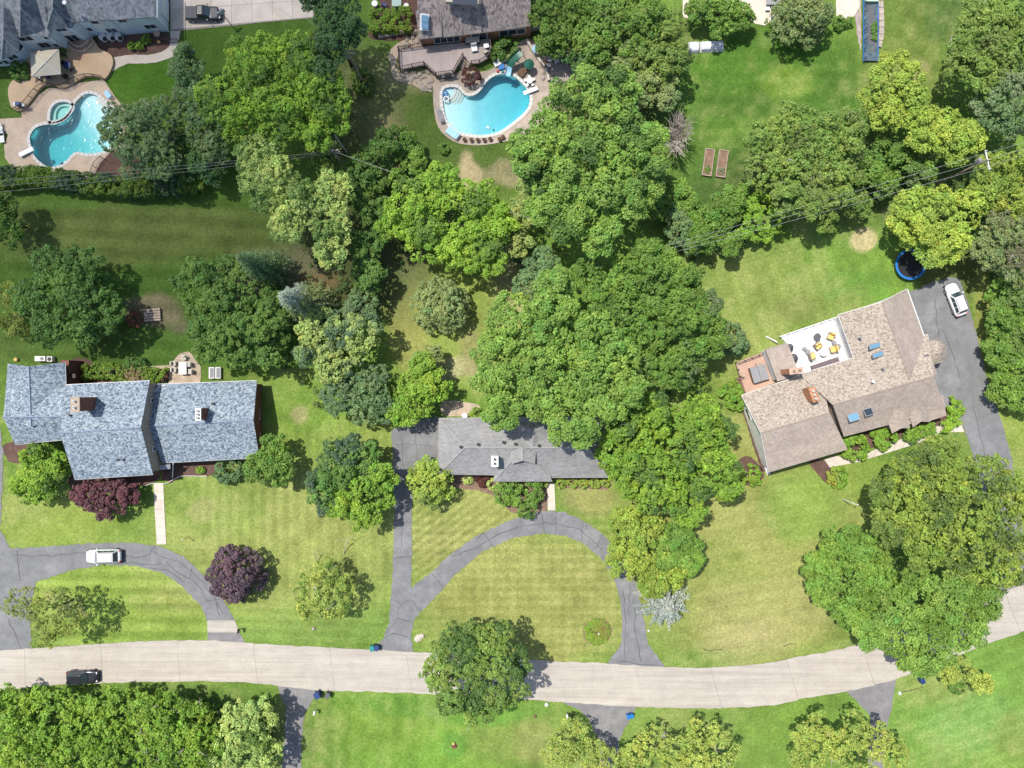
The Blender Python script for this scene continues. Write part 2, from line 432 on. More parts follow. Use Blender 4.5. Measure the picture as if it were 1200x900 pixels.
# ------------------------------------------------------------------ lawn (one ground sheet)
def vnoise(X, Y, sc_, seed):
    g = np.random.default_rng(seed).random((64, 64))
    x = X / sc_; y = Y / sc_
    xi = np.floor(x).astype(int); yi = np.floor(y).astype(int)
    fx = x - xi; fy = y - yi
    fx = fx * fx * (3 - 2 * fx); fy = fy * fy * (3 - 2 * fy)
    a = g[xi % 64, yi % 64]; b = g[(xi + 1) % 64, yi % 64]; c = g[xi % 64, (yi + 1) % 64]; d = g[(xi + 1) % 64, (yi + 1) % 64]
    return (a * (1 - fx) + b * fx) * (1 - fy) + (c * (1 - fx) + d * fx) * fy

def fbm(X, Y, sc_, seed, o=4):
    t = 0; w = 0
    for i in range(o):
        t = t + vnoise(X, Y, sc_ / 2 ** i, seed + i) * 0.6 ** i; w += 0.6 ** i
    return t / w

# pool basins in photograph pixels
POOL_W = [(36.5, 170), (35.6, 160), (41, 151), (50, 147), (60, 145.3), (70, 143.5), (78, 139), (84, 131), (87, 123), (91, 117.5), (97, 112.3), (104, 110), (112.5, 112), (120, 118), (130, 126), (138, 137), (140, 150), (136, 163), (127, 174), (115, 179), (102, 180), (91, 178), (84, 181.5), (77.5, 189), (69, 194), (57.5, 195.6), (49, 191), (40.5, 182)]
SPA = [(60, 143.2), (59, 135), (61, 127), (66, 121.5), (74, 119.5), (81, 121), (84.8, 125.5), (82.5, 130), (76.5, 137), (69, 141.5)]
POOL_E = [(518.8, 108), (524, 102.8), (535, 102.8), (540.5, 108), (546.5, 112.5), (555.5, 111.8), (563, 106.5), (570.5, 96), (579.5, 89.3), (590, 87), (602, 90), (611, 97.5), (618.5, 106.5), (620.8, 117), (618.5, 126), (611, 135), (596, 147), (584, 154.5), (567.5, 158.3), (552.5, 157.5), (537.5, 154.5), (528.5, 147), (522.5, 138), (519.5, 124.5)]
POOL_W_W = smooth(PL(POOL_W), True, 4); SPA_W = smooth(PL(SPA), True, 4); POOL_E_W = smooth(PL(POOL_E), True, 4)

GX, GY, GS = 88.0, 69.0, 0.4
nx = int(2 * GX / GS) + 1; ny = int(2 * GY / GS) + 1
xs = np.linspace(-GX, GX, nx); ys = np.linspace(-GY, GY, ny)
X, Y = np.meshgrid(xs, ys)
PX = X / S + 600; PY = 450 - Y / S
wx = (fbm(X, Y, 7, 1) - 0.5) * 70; wy = (fbm(X, Y, 7, 21) - 0.5) * 70
QX = PX + wx * 0.55; QY = PY + wy * 0.55
col = np.zeros((ny, nx, 3)); col[:] = (0.15, 0.215, 0.045)

def ell(cx, cy, rx, ry, c, k=1.0, soft=0.35, warp=1.0):
    X_ = PX + (QX - PX) * warp; Y_ = PY + (QY - PY) * warp
    d = np.sqrt(((X_ - cx) / rx) ** 2 + ((Y_ - cy) / ry) ** 2)
    w = np.clip((1 + soft - d) / (2 * soft), 0, 1); w = (w * w * (3 - 2 * w) * k)[..., None]
    col[:] = col * (1 - w) + np.array(c) * w

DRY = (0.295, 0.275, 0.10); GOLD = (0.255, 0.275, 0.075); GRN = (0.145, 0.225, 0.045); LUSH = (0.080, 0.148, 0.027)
DEEP = (0.075, 0.125, 0.025); BROWNG = (0.13, 0.125, 0.05); DIRT = (0.30, 0.22, 0.15); LITTER = (0.10, 0.105, 0.045)  # last tone is brown-green leaf litter under the trees
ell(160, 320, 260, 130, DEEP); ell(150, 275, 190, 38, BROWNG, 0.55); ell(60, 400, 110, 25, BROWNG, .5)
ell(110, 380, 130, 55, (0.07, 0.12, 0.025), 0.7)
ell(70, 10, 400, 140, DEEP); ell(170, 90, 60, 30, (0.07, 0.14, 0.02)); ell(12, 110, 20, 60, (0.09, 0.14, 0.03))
ell(500, 180, 130, 90, (0.085, 0.12, 0.03)); ell(430, 120, 38, 70, (0.16, 0.15, 0.07), 0.8); ell(455, 170, 30, 30, (0.26, 0.2, 0.12), 0.7)
ell(480, 90, 30, 25, DIRT, 0.6); ell(545, 203, 16, 18, (0.40, 0.29, 0.19), 1, 0.3); ell(590, 205, 30, 12, DIRT, 0.7)
ell(700, 80, 110, 80, LITTER)
ell(910, 130, 130, 110, LUSH); ell(880, 190, 70, 50, (0.11, 0.185, 0.035)); ell(870, 80, 80, 30, (0.08, 0.15, 0.025)); ell(925, 95, 30, 18, (0.17, 0.24, 0.04), .7)
ell(1060, 60, 55, 80, (0.13, 0.17, 0.04)); ell(1075, 80, 14, 12, (0.26, 0.23, 0.10)); ell(1115, 20, 30, 30, (0.07, 0.12, 0.03))
ell(178, 366, 32, 18, (0.21, 0.15, 0.11), .8); ell(205, 385, 14, 8, (0.22, 0.16, 0.12), .6)
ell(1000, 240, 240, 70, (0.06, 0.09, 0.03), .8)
ell(960, 330, 140, 75, (0.17, 0.25, 0.05)); ell(880, 350, 60, 60, (0.25, 0.25, 0.08), 0.6); ell(1000, 345, 40, 25, (0.13, 0.22, 0.045), .8); ell(960, 362, 60, 15, (0.20, 0.19, 0.07), .5); ell(860, 420, 40, 40, (0.24, 0.26, 0.07), .7)
ell(1014, 280, 15, 14, (0.48, 0.37, 0.22), 1, 0.15, 0.25)
ell(1120, 320, 40, 30, (0.12, 0.13, 0.04)); ell(1150, 380, 12, 60, (0.25, 0.25, 0.07))
ell(540, 380, 90, 80, GOLD, .85); ell(480, 370, 30, 60, (0.26, 0.24, 0.08)); ell(530, 435, 40, 12, (0.42, 0.33, 0.22), .7); ell(555, 425, 18, 40, (0.30, 0.24, 0.12), .6); ell(600, 330, 20, 60, (0.30, 0.22, 0.13), .7)
ell(420, 300, 90, 70, LITTER); ell(330, 320, 60, 30, (0.20, 0.17, 0.11), .8); ell(370, 325, 30, 12, (0.22, 0.11, 0.06), .5)
ell(350, 520, 110, 70, (0.20, 0.25, 0.06)); ell(330, 480, 90, 30, (0.16, 0.23, 0.045), .9); ell(330, 640, 150, 90, (0.26, 0.265, 0.085)); ell(250, 590, 60, 40, (0.20, 0.25, 0.06), .8)
ell(240, 600, 18, 14, (0.32, 0.28, 0.13), .6); ell(350, 735, 120, 22, (0.20, 0.26, 0.07), .6); ell(360, 620, 50, 30, DRY, .45); ell(348, 491, 10, 8, (0.36, 0.27, 0.17), .6)
ell(60, 610, 80, 40, (0.22, 0.26, 0.06)); ell(140, 710, 130, 50, (0.22, 0.27, 0.06)); ell(200, 705, 30, 20, (0.30, 0.27, 0.10), .5)
ell(540, 620, 70, 70, (0.27, 0.255, 0.09)); ell(500, 590, 40, 30, GOLD, .6); ell(450, 510, 30, 30, GOLD, .7)
ell(620, 710, 130, 80, (0.27, 0.255, 0.085)); ell(600, 665, 80, 20, DRY, .4); ell(530, 745, 40, 25, (0.24, 0.26, 0.08), .5)
ell(690, 590, 40, 25, (0.31, 0.26, 0.11), .8)
ell(880, 640, 140, 150, (0.27, 0.26, 0.085)); ell(840, 690, 60, 60, GOLD, .7); ell(900, 720, 80, 40, (0.33, 0.28, 0.12), .7); ell(940, 590, 45, 45, (0.18, 0.245, 0.055), .8); ell(830, 770, 50, 14, (0.17, 0.25, 0.055), .7)
ell(880, 500, 20, 60, (0.25, 0.24, 0.08), .6); ell(880, 755, 40, 25, (0.36, 0.28, 0.15), .5, .6)
ell(1010, 560, 60, 20, (0.20, 0.25, 0.055), .8); ell(1190, 510, 25, 50, (0.22, 0.26, 0.06))
ell(500, 860, 160, 60, (0.16, 0.255, 0.045)); ell(440, 855, 60, 30, (0.20, 0.26, 0.05), .5); ell(610, 860, 60, 40, (0.25, 0.25, 0.08), .5); ell(540, 830, 130, 14, (0.12, 0.22, 0.04), .8)
ell(760, 860, 130, 60, (0.17, 0.23, 0.055)); ell(630, 870, 25, 30, (0.30, 0.26, 0.11), .5)
ell(1130, 830, 130, 90, (0.18, 0.275, 0.06)); ell(1100, 800, 50, 22, (0.24, 0.25, 0.08), .6); ell(1140, 850, 60, 40, (0.18, 0.28, 0.09), .5); ell(1190, 870, 30, 30, (0.23, 0.23, 0.07), .5)
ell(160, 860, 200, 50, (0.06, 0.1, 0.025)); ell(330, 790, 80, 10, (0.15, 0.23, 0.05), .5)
ell(532, 873, 15, 15, (0.125, 0.235, 0.045), 1, .12, .12); ell(532, 873, 10, 10, (0.155, 0.25, 0.05), .6, .3, .12)
# bare ground round tree rings
for cx, cy in ((276, 664), (400, 676), (553, 745), (60, 700)):
    ell(cx, cy, 9, 8, (0.20, 0.17, 0.09), .7, .5, .3)
n1 = fbm(X, Y, 5, 40, 5); n2 = fbm(X, Y, 1.6, 60, 4); n3 = fbm(X, Y, 14, 90, 3)
k = 1 + (n1 - 0.5) * 0.55 + (n2 - 0.5) * 0.55
col *= k[..., None]
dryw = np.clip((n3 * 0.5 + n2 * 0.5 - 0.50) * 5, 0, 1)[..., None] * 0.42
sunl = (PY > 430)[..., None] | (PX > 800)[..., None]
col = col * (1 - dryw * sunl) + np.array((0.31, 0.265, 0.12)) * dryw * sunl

def stripes(poly, ang, period, amp):
    m = inpoly(PX, PY, poly)
    a = R(ang)
    u = (PX * math.cos(a) + PY * math.sin(a)) + (n1 - 0.5) * 3
    s = np.sin(2 * math.pi * u / period); s = np.tanh(s * 2)
    f = 1 + amp * s * (0.45 + 0.9 * n3) * m
    # sheen of mown blades painted into the colour: lighter stripes a little yellower
    col[..., 0] *= f * (1 + 0.25 * (f - 1)); col[..., 1] *= f; col[..., 2] *= f ** 1.3
stripes([(484, 600), (760, 600), (760, 782), (470, 782)], 90, 11, .09)
stripes([(484, 600), (760, 600), (760, 782), (470, 782)], 0, 13, .05)
stripes([(40, 655), (250, 655), (250, 756), (0, 760)], 90, 17, .16)
stripes([(190, 520), (462, 480), (462, 700), (440, 715), (280, 700)], 0, 13, .09)
stripes([(280, 700), (462, 700), (440, 762), (280, 755)], 92, 12, .09)
stripes([(482, 540), (620, 575), (620, 600), (482, 690)], 55, 9, .14)
stripes([(10, 232), (330, 232), (300, 430), (10, 430)], 93, 21, .12)
stripes([(800, 60), (1000, 60), (900, 250), (800, 250)], 90, 15, .05)
stripes([(840, 280), (1080, 260), (1080, 380), (870, 430)], -19, 16, .05)
stripes([(360, 812), (640, 815), (640, 900), (360, 900)], 2, 20, .06)
stripes([(1050, 790), (1260, 730), (1260, 920), (1050, 920)], 70, 14, .06)
stripes([(770, 520), (1000, 560), (930, 780), (770, 780)], 80, 15, .04)
col = np.clip(col, 0.01, 0.8) * np.array((0.72, 0.83, 0.72))

_e = np.clip(np.minimum(GX - np.abs(X), GY - np.abs(Y)) / 9.0, 0, 1)[..., None]
col = col * _e + np.array((0.10, 0.15, 0.036)) * (1 - _e)

def hole(cx, cy):
    return inpoly(cx, cy, POOL_W_W) | inpoly(cx, cy, SPA_W) | inpoly(cx, cy, POOL_E_W)
Z = (fbm(X, Y, 9, 5) - 0.5) * 0.05 - 0.015
ground_v = np.stack([X, Y, Z], -1).reshape(-1, 3)
ii, jj = np.meshgrid(np.arange(nx - 1), np.arange(ny - 1))
a = (jj * nx + ii).ravel()
quads = np.stack([a, a + 1, a + nx + 1, a + nx], -1)
bad = np.zeros(len(a), bool)
hv = hole(X, Y).ravel()
for c in range(4): bad |= hv[quads[:, c]]
quads = quads[~bad]
# ring to the horizon, sharing the border
F = 4000.0
nb = len(ground_v)
outer = np.array([(-F, -F, -0.05), (F, -F, -0.05), (F, F, -0.05), (-F, F, -0.05)])
ground_v = np.vstack([ground_v, outer])
faces = quads.tolist()
b0 = [i for i in range(nx)]; b1 = [j * nx + nx - 1 for j in range(ny)]
b2 = [(ny - 1) * nx + i for i in range(nx - 1, -1, -1)]; b3 = [j * nx for j in range(ny - 1, -1, -1)]
for e, (p, q) in zip((b0, b1, b2, b3), ((0, 1), (1, 2), (2, 3), (3, 0))):
    faces.append([nb + p, nb + q] + e[::-1])
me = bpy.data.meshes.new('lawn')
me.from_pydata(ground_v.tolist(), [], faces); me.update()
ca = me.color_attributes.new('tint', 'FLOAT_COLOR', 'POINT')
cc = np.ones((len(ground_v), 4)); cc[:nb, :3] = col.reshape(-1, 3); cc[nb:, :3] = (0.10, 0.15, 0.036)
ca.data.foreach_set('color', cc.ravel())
gm = bpy.data.materials.new('lawn'); gm.use_nodes = True; nt = gm.node_tree; b = nt.nodes['Principled BSDF']
b.inputs['Roughness'].default_value = 1.0; b.inputs['Specular IOR Level'].default_value = 0.1
at = nd(nt, 'ShaderNodeAttribute'); at.attribute_name = 'tint'
tc = nd(nt, 'ShaderNodeTexCoord')
def nz(scale, det, rough=0.6):
    n = nd(nt, 'ShaderNodeTexNoise'); n.inputs['Scale'].default_value = scale; n.inputs['Detail'].default_value = det; n.inputs['Roughness'].default_value = rough
    nt.links.new(tc.outputs['Object'], n.inputs['Vector']); return n
f1 = nz(2.2, 6, 0.7); f2 = nz(6, 5, 0.75)
ma = nd(nt, 'ShaderNodeMapRange'); ma.inputs[1].default_value = 0.3; ma.inputs[2].default_value = 0.7; ma.inputs[3].default_value = 0.74; ma.inputs[4].default_value = 1.26
nt.links.new(f1.outputs['Fac'], ma.inputs[0])
mb_ = nd(nt, 'ShaderNodeMapRange'); mb_.inputs[1].default_value = 0.3; mb_.inputs[2].default_value = 0.7; mb_.inputs[3].default_value = 0.58; mb_.inputs[4].default_value = 1.42
nt.links.new(f2.outputs['Fac'], mb_.inputs[0])
mm = nd(nt, 'ShaderNodeMath', operation='MULTIPLY'); nt.links.new(ma.outputs[0], mm.inputs[0]); nt.links.new(mb_.outputs[0], mm.inputs[1])
vm = nd(nt, 'ShaderNodeVectorMath', operation='SCALE'); nt.links.new(at.outputs['Color'], vm.inputs[0]); nt.links.new(mm.outputs[0], vm.inputs['Scale'])
# small straw coloured flecks
f3 = nz(1.1, 8, 0.8); mc = nd(nt, 'ShaderNodeMapRange'); mc.inputs[1].default_value = 0.55; mc.inputs[2].default_value = 0.75; mc.inputs[4].default_value = 0.45
nt.links.new(f3.outputs['Fac'], mc.inputs[0])
sc2 = nd(nt, 'ShaderNodeVectorMath', operation='MULTIPLY'); sc2.inputs[1].default_value = (1.6, 1.15, 1.3); nt.links.new(vm.outputs[0], sc2.inputs[0])
mx = nd(nt, 'ShaderNodeMixRGB'); nt.links.new(mc.outputs[0], mx.inputs[0]); nt.links.new(vm.outputs[0], mx.inputs[1]); nt.links.new(sc2.outputs[0], mx.inputs[2])
nt.links.new(mx.outputs[0], b.inputs['Base Color'])
bp = nd(nt, 'ShaderNodeBump'); bp.inputs['Distance'].default_value = 0.12; bp.inputs['Strength'].default_value = 0.8
nt.links.new(f2.outputs['Fac'], bp.inputs['Height']); nt.links.new(bp.outputs[0], b.inputs['Normal'])
me.materials.append(gm)
lawn = bpy.data.objects.new('lawn', me); COL.objects.link(lawn); struct(lawn)

# ------------------------------------------------------------------ paved sheets
def ragged(pts, jit=0.07, step=0.45):
    out = []; n = len(pts)
    for i in range(n):
        p, q = pts[i], pts[(i + 1) % n]
        L = (q - p).length; m = max(1, int(L / step))
        for kk in range(m):
            v = p + (q - p) * (kk / m)
            out.append(Vector((v.x + random.uniform(-jit, jit), v.y + random.uniform(-jit, jit), 0)))
    return out

def sheet(name, pts_px, z, m, jit=0.06, sm=0, parent=None, kind='structure', z0=-0.4):
    pts = PL(pts_px)
    if sm: pts = smooth(pts, True, sm)
    if jit: pts = ragged(pts, jit)
    o = MB().prism(pts, z0, z).build(name, m, parent)
    if kind and parent is None: struct(o, kind)
    return o

# the road: a bed with concrete slabs on it, dark joints between
ROAD = [(-60, 767, 816), (0, 762, 809), (50, 759, 803), (125, 754, 800), (190, 751, 798.5), (245, 750.5, 798), (300, 754.5, 800), (372, 758.5, 808), (432, 761, 810), (510, 765.5, 813), (580, 770, 816.5), (650, 775, 822), (710, 777.5, 826), (780, 782, 829), (840, 782, 829.5), (900, 777, 826.5), (945, 768, 817.5)]
top = [(x, t) for x, t, _ in ROAD] + [(985, 761), (1030, 747), (1085, 728), (1150, 704), (1200, 684), (1260, 660)]
bot = [(x, b_) for x, _, b_ in ROAD] + [(1000, 808), (1051, 795), (1108, 773), (1162, 752), (1212, 735), (1280, 708)]
tw = smooth(PL(top), False, 6); bw = smooth(PL(bot), False, 6)
road = MB().prism(ragged(tw, 0.04) [:len(ragged(tw, 0.0))-1] + list(reversed(bw)) if False else tw + list(reversed(bw)), -0.4, 0.035).build('road', M['joint'])
struct(road)
def along(line, t):
    L = [0]
    for i in range(1, len(line)): L.append(L[-1] + (line[i] - line[i - 1]).length)
    d = t * L[-1]
    for i in range(1, len(line)):
        if L[i] >= d: 
            return line[i - 1].lerp(line[i], (d - L[i - 1]) / max(L[i] - L[i - 1], 1e-6))
    return line[-1]
NS = 15
for i in range(NS):
    t0, t1 = i / NS + 0.0001, (i + 1) / NS - 0.0001
    up = [along(tw, t0 + (t1 - t0) * q / 12) for q in range(13)]
    dn = [along(bw, t0 + (t1 - t0) * q / 12) for q in range(13)]
    for j, (fa, fb) in enumerate(((0.0, 1.0),)):
        A = [u.lerp(d_, fa) for u, d_ in zip(up, dn)]; B = [u.lerp(d_, fb) for u, d_ in zip(up, dn)]
        A = [p + Vector((0, random.uniform(-.08, .12), 0)) for p in A]
        B = [p + Vector((0, random.uniform(-.12, .08), 0)) for p in B]
        MB().prism(A + B[::-1], 0.0, 0.06 + random.uniform(0, 0.004)).build('slab', M['concrete'], road)

# centre driveway: straight leg, apron by the garage and the half loop
drive_c = sheet('driveway', [(458, 505), (470, 494), (514, 488), (514, 540), (484, 556), (483, 600), (482, 689), (505, 671), (525, 652), (560, 627), (597, 610), (620, 602), (642, 598.5), (662, 600.5), (685, 611), (706, 625), (724, 645), (738, 666), (746, 685), (752.5, 717), (760, 755), (781, 784), (710, 780), (727, 756), (729, 735), (728, 707), (720, 680), (705, 655), (685, 637), (662, 627.5), (637, 625), (600, 630), (565, 647), (535, 672), (508, 702), (487, 724), (481, 742), (485, 766), (438, 764), (450, 746), (456, 730), (460, 675), (462, 600), (460, 532)], 0.03, M['asphalt'], 0.10)
drive_w = sheet('driveway', [(-20, 480), (-2, 490), (4, 530), (3, 575), (0, 620), (12, 643), (60, 640), (110, 636.5), (150, 636), (187, 640), (215, 652), (245, 680), (262, 703), (275, 727), (243, 727), (235, 710), (215, 688), (190, 671), (160, 663), (120, 662), (80, 669), (42, 682), (38, 700), (36, 735), (38, 762), (-40, 768), (-60, 640), (-50, 480)], 0.03, M['asphalt'], 0.10)
sheet('driveway_apron', [(243, 727), (275, 727), (281, 741), (243.5, 741)], 0.035, M['concrete'], 0.02)
sheet('driveway_apron', [(243.5, 741.3), (281, 741.3), (289, 756), (243, 753)], 0.03, M['asphalt_warm'], 0.03)
drive_e = sheet('driveway', [(1056, 346), (1090, 332), (1114.7, 324), (1125, 328), (1133, 350), (1143, 388), (1157, 445), (1170, 482), (1184, 530), (1194, 590), (1200, 640), (1204, 690), (1170, 706), (1166, 660), (1158, 610), (1147, 560), (1135, 515), (1125, 492), (1100, 469), (1086, 440), (1074, 400)], 0.03, M['asphalt'], 0.10)
sheet('driveway', [(325, 803), (372, 806), (366, 822), (357, 835), (354, 862), (352, 925), (328, 925), (333, 870), (335, 830)], 0.03, M['asphalt_warm'], 0.10)
sheet('driveway', [(652, 820), (747, 826), (737, 845), (726, 866), (722, 925), (702, 925), (700, 865), (690, 843), (678, 831)], 0.03, M['asphalt_warm'], 0.10)
sheet('driveway', [(990, 809), (1051, 794), (1047, 812), (1046, 826), (1040, 850), (1034, 925), (1016, 925), (1020, 840), (1007, 824)], 0.03, M['asphalt_warm'], 0.10)

# tar filled cracks that cross the drives
def crack(pts, parent=None, r=0.05, wander=0.35):
    ps = []
    pts = PL(pts)
    for i in range(len(pts) - 1):
        m = max(2, int((pts[i + 1] - pts[i]).length / 0.8))
        for q in range(m):
            p = pts[i].lerp(pts[i + 1], q / m)
            ps.append(p + Vector((random.uniform(-1, 1), random.uniform(-1, 1), 0)) * wander * (0 if i == 0 and q == 0 else .5))
    ps.append(pts[-1])
    L = []; Rr = []
    for i, p in enumerate(ps):
        d = (ps[min(i + 1, len(ps) - 1)] - ps[max(i - 1, 0)]).normalized(); nrm = Vector((-d.y, d.x, 0))
        w = r * random.uniform(0.5, 1.2)
        L.append(p + nrm * w); Rr.append(p - nrm * w)
    MB().prism(L + Rr[::-1], 0.0, 0.036 + random.uniform(0, .002)).build('tar_crack', M['tar'], parent)
for c in ([(461, 610), (483, 612)], [(461, 655), (482, 652)], [(458, 700), (470, 708), (484, 704)], [(484, 704), (492, 716)], [(470, 708), (466, 724), (452, 742)], [(466, 724), (482, 728)],
          [(450, 748), (462, 742), (478, 746)], [(506, 672), (520, 688)], [(535, 645), (547, 662)], [(566, 624), (577, 640)], [(566, 624), (556, 636)], [(610, 606), (612, 627)], [(634, 599), (638, 624)], [(652, 600), (651, 625)],
          [(683, 612), (682, 635)], [(706, 626), (696, 645), (688, 638)], [(724, 648), (710, 662)], [(730, 690), (734, 730), (732, 770)], [(742, 700), (745, 745), (752, 776)], [(738, 680), (737, 720)], [(715, 772), (740, 777), (776, 780)],
          [(471, 500), (473, 560), (471, 640)], [(530, 652), (560, 640), (600, 620), (640, 612)], [(640, 612), (680, 620), (706, 645)], [(463, 520), (510, 524)], [(485, 495), (489, 540)]):
    crack(c, drive_c, random.uniform(.03, .055))
for c in ([(15, 650), (60, 652), (110, 645)], [(143, 650), (160, 655), (175, 648), (182, 640)], [(142, 658), (170, 662), (190, 660)], [(178, 645), (192, 655), (205, 668)], [(190, 652), (215, 662)], [(175, 665), (195, 668), (215, 682)], [(205, 668), (228, 682), (245, 705)], [(215, 662), (240, 685), (262, 718)],
          [(20, 645), (24, 680)], [(5, 700), (30, 705)], [(225, 665), (222, 680)], [(252, 700), (258, 722)], [(240, 705), (262, 700)], [(10, 725), (25, 760)]):
    crack(c, drive_w, random.uniform(.04, .06))
for c in ([(1103, 385), (1118, 420), (1127, 448)], [(1096, 350), (1100, 395)], [(1140, 470), (1150, 520), (1158, 560)]):
    crack(c, drive_e, .04)

# concrete drive and walk of the north-west house, in slabs
sheet('concrete_driveway', [(199, -60), (199, 0), (200, 35.5), (212, 36), (275, 30), (300, 27), (368, 21), (366, -60)], 0.03, M['joint'], 0.0)
cd = bpy.data.objects['concrete_driveway']
def quadsplit(cs, nu, nv, z, m, parent, g=0.02, name='slab', jit=0.0):
    a_, b_, c_, d_ = [P(*q) for q in cs]
    for i in range(nu):
        for j in range(nv):
            def pt(u, v): return a_.lerp(b_, u).lerp(d_.lerp(c_, u), v)
            u0, u1, v0, v1 = i / nu, (i + 1) / nu, j / nv, (j + 1) / nv
            q = [pt(u0, v0), pt(u1, v0), pt(u1, v1), pt(u0, v1)]; cen = sum(q, Vector()) / 4
            q = [p + (cen - p).normalized() * g for p in q]
            MB().prism(q, 0, z + random.uniform(0, .004)).build(name, m, parent)
quadsplit([(200, -60), (366, -60), (367, 20), (200, 35)], 7, 4, 0.05, M['concrete_pale'], cd, 0.03)
walk_nw = sheet('garden_path', [(199, 36), (211.5, 36), (209, 52), (208, 62), (200, 68), (185, 73), (170, 74.5), (150, 74.5), (140, 79), (132, 84), (128, 80), (134, 67), (155, 64), (175, 64.5), (190, 61), (198, 55), (200, 46)], 0.04, M['concrete_pale'], 0.03)

def path_slabs(name, left, right, n, m, z=0.05):
    """a walk cut in flags between two edges"""
    L = PL(left); Rr = PL(right)
    base = struct(MB().prism(L + Rr[::-1], -0.3, z - 0.02).build(name, M['joint']))
    for i in range(n):
        t0, t1 = i / n + .002, (i + 1) / n - .002
        q = [along(L, t0), along(L, (t0 + t1) / 2), along(L, t1), along(Rr, t1), along(Rr, (t0 + t1) / 2), along(Rr, t0)]
        MB().prism(q, 0, z + random.uniform(0, .004)).build('slab', m, base)
    return base
path_slabs('front_walk', [(180, 566), (181.5, 600), (184, 638)], [(191.5, 566), (193, 600), (195, 638)], 7, M['concrete_pale'])
path_slabs('front_walk', [(641, 566), (642, 598)], [(649.5, 566), (651, 598)], 3, M['concrete_pale'])
path_slabs('front_walk', [(966, 538), (972, 548), (1007, 541), (1045, 529), (1080, 518), (1100, 507), (1130, 506)], [(980, 534), (990, 537.5), (1010, 533), (1045, 519), (1075, 507), (1096, 500), (1124, 491)], 14, M['concrete_pale'])

# planting beds and bare patches
bed_i = [0]
def bed(pts, m='mulch', name='planting_bed', sm=4, z=0.02): return sheet(name, pts, z, M[m], 0.08, sm)
bed([(108, 45), (140, 42), (192, 38), (199, 47), (197, 57), (180, 63), (150, 65), (133, 66), (118, 60)])
bed([(190, 541), (245, 538), (262, 545), (255, 557), (215, 558), (200, 566), (190, 562)], sm=0)
bed([(85, 555), (180, 552), (180, 566), (150, 572), (120, 568), (92, 580)], sm=3)
bed([(5, 520), (45, 515), (44, 530), (25, 542), (10, 540)])
bed([(80, 424), (100, 420), (120, 432), (150, 430), (200, 431), (200, 446), (140, 449), (90, 452)], sm=3)
bed([(948, 541), (964, 538), (974, 552), (970, 566), (962, 560)])
bed([(866, 470), (876, 470), (905, 555), (892, 552)], sm=0)
bed([(865, 540), (880, 536), (896, 556), (884, 568), (868, 565)])
bed([(985, 512), (1045, 497), (1110, 480), (1126, 490), (1095, 500), (1040, 517), (990, 538)], sm=0)
bed([(520, 556), (640, 563), (640, 600), (625, 604), (600, 600), (585, 585), (560, 575), (530, 570)], 'soil')
bed([(652, 560), (712, 560), (712, 574), (652, 572)], 'soil', sm=0)
bed([(118, 184), (128, 176), (150, 170), (175, 185), (160, 205), (130, 210), (110, 208)])
bed([(520, 470), (560, 474), (556, 486), (520, 486)], 'gravel')
bed([(430, -20), (486, -20), (488, 40), (478, 48), (440, 46), (432, 38), (446, 5)], 'mulch')
bed([(1000, 0), (1009, 0), (1009, 60), (1004, 40)], 'gravel_pink', sm=0)

# stone circle with the garden table, and the stepping strip to it
pc = sheet('round_patio', [(200, 432), (204, 422), (212, 414), (222, 412.5), (228, 420), (235, 430), (235, 446), (230, 452), (200, 452), (199, 440)], 0.05, M['gravel'], 0.05, 4)
sheet('stone_strip', [(110, 433), (140, 430), (200, 428), (201, 432), (150, 434), (112, 438)], 0.035, M['gravel'], 0.05)

# ------------------------------------------------------------------ pools
def pool_water_mat(name, dens, colr):
    m = bpy.data.materials.new(name); m.use_nodes = True; nt = m.node_tree; nt.nodes.clear()
    out = nd(nt, 'ShaderNodeOutputMaterial'); tr = nd(nt, 'ShaderNodeBsdfTransparent'); gl = nd(nt, 'ShaderNodeBsdfGlossy'); gl.inputs['Roughness'].default_value = 0.08
    fr = nd(nt, 'ShaderNodeFresnel'); fr.inputs[0].default_value = 1.33
    tc = nd(nt, 'ShaderNodeTexCoord'); n = nd(nt, 'ShaderNodeTexNoise'); n.inputs['Scale'].default_value = 2.0; n.inputs['Detail'].default_value = 3; n.inputs['Distortion'].default_value = 1
    nt.links.new(tc.outputs['Object'], n.inputs['Vector'])
    bp = nd(nt, 'ShaderNodeBump'); bp.inputs['Distance'].default_value = 0.03; nt.links.new(n.outputs['Fac'], bp.inputs['Height'])
    nt.links.new(bp.outputs[0], gl.inputs['Normal']); nt.links.new(bp.outputs[0], fr.inputs['Normal'])
    mx = nd(nt, 'ShaderNodeMixShader'); nt.links.new(fr.outputs[0], mx.inputs[0]); nt.links.new(tr.outputs[0], mx.inputs[1]); nt.links.new(gl.outputs[0], mx.inputs[2])
    nt.links.new(mx.outputs[0], out.inputs['Surface'])
    va = nd(nt, 'ShaderNodeVolumeAbsorption'); va.inputs['Color'].default_value = (*colr, 1); va.inputs['Density'].default_value = dens
    nt.links.new(va.outputs[0], out.inputs['Volume'])
    return m
M['water_w'] = pool_water_mat('pool_water', 0.42, (0.0, 0.80, 0.83))
M['water_e'] = pool_water_mat('lighter_pool_water', 0.5, (0.0, 0.74, 0.82))
def plaster(name, c, c2):
    m = mat(name, c, 0.8, 0.05, 1.2, 0.0, 25, 0, col2=c2, stain=0.5, stain_scale=0.9)
    return m
M['plaster'] = plaster('pool_plaster', (0.62, 0.78, 0.80), (0.74, 0.86, 0.86))
M['plaster_spa'] = plaster('spa_plaster', (0.54, 0.78, 0.68), (0.62, 0.82, 0.74))

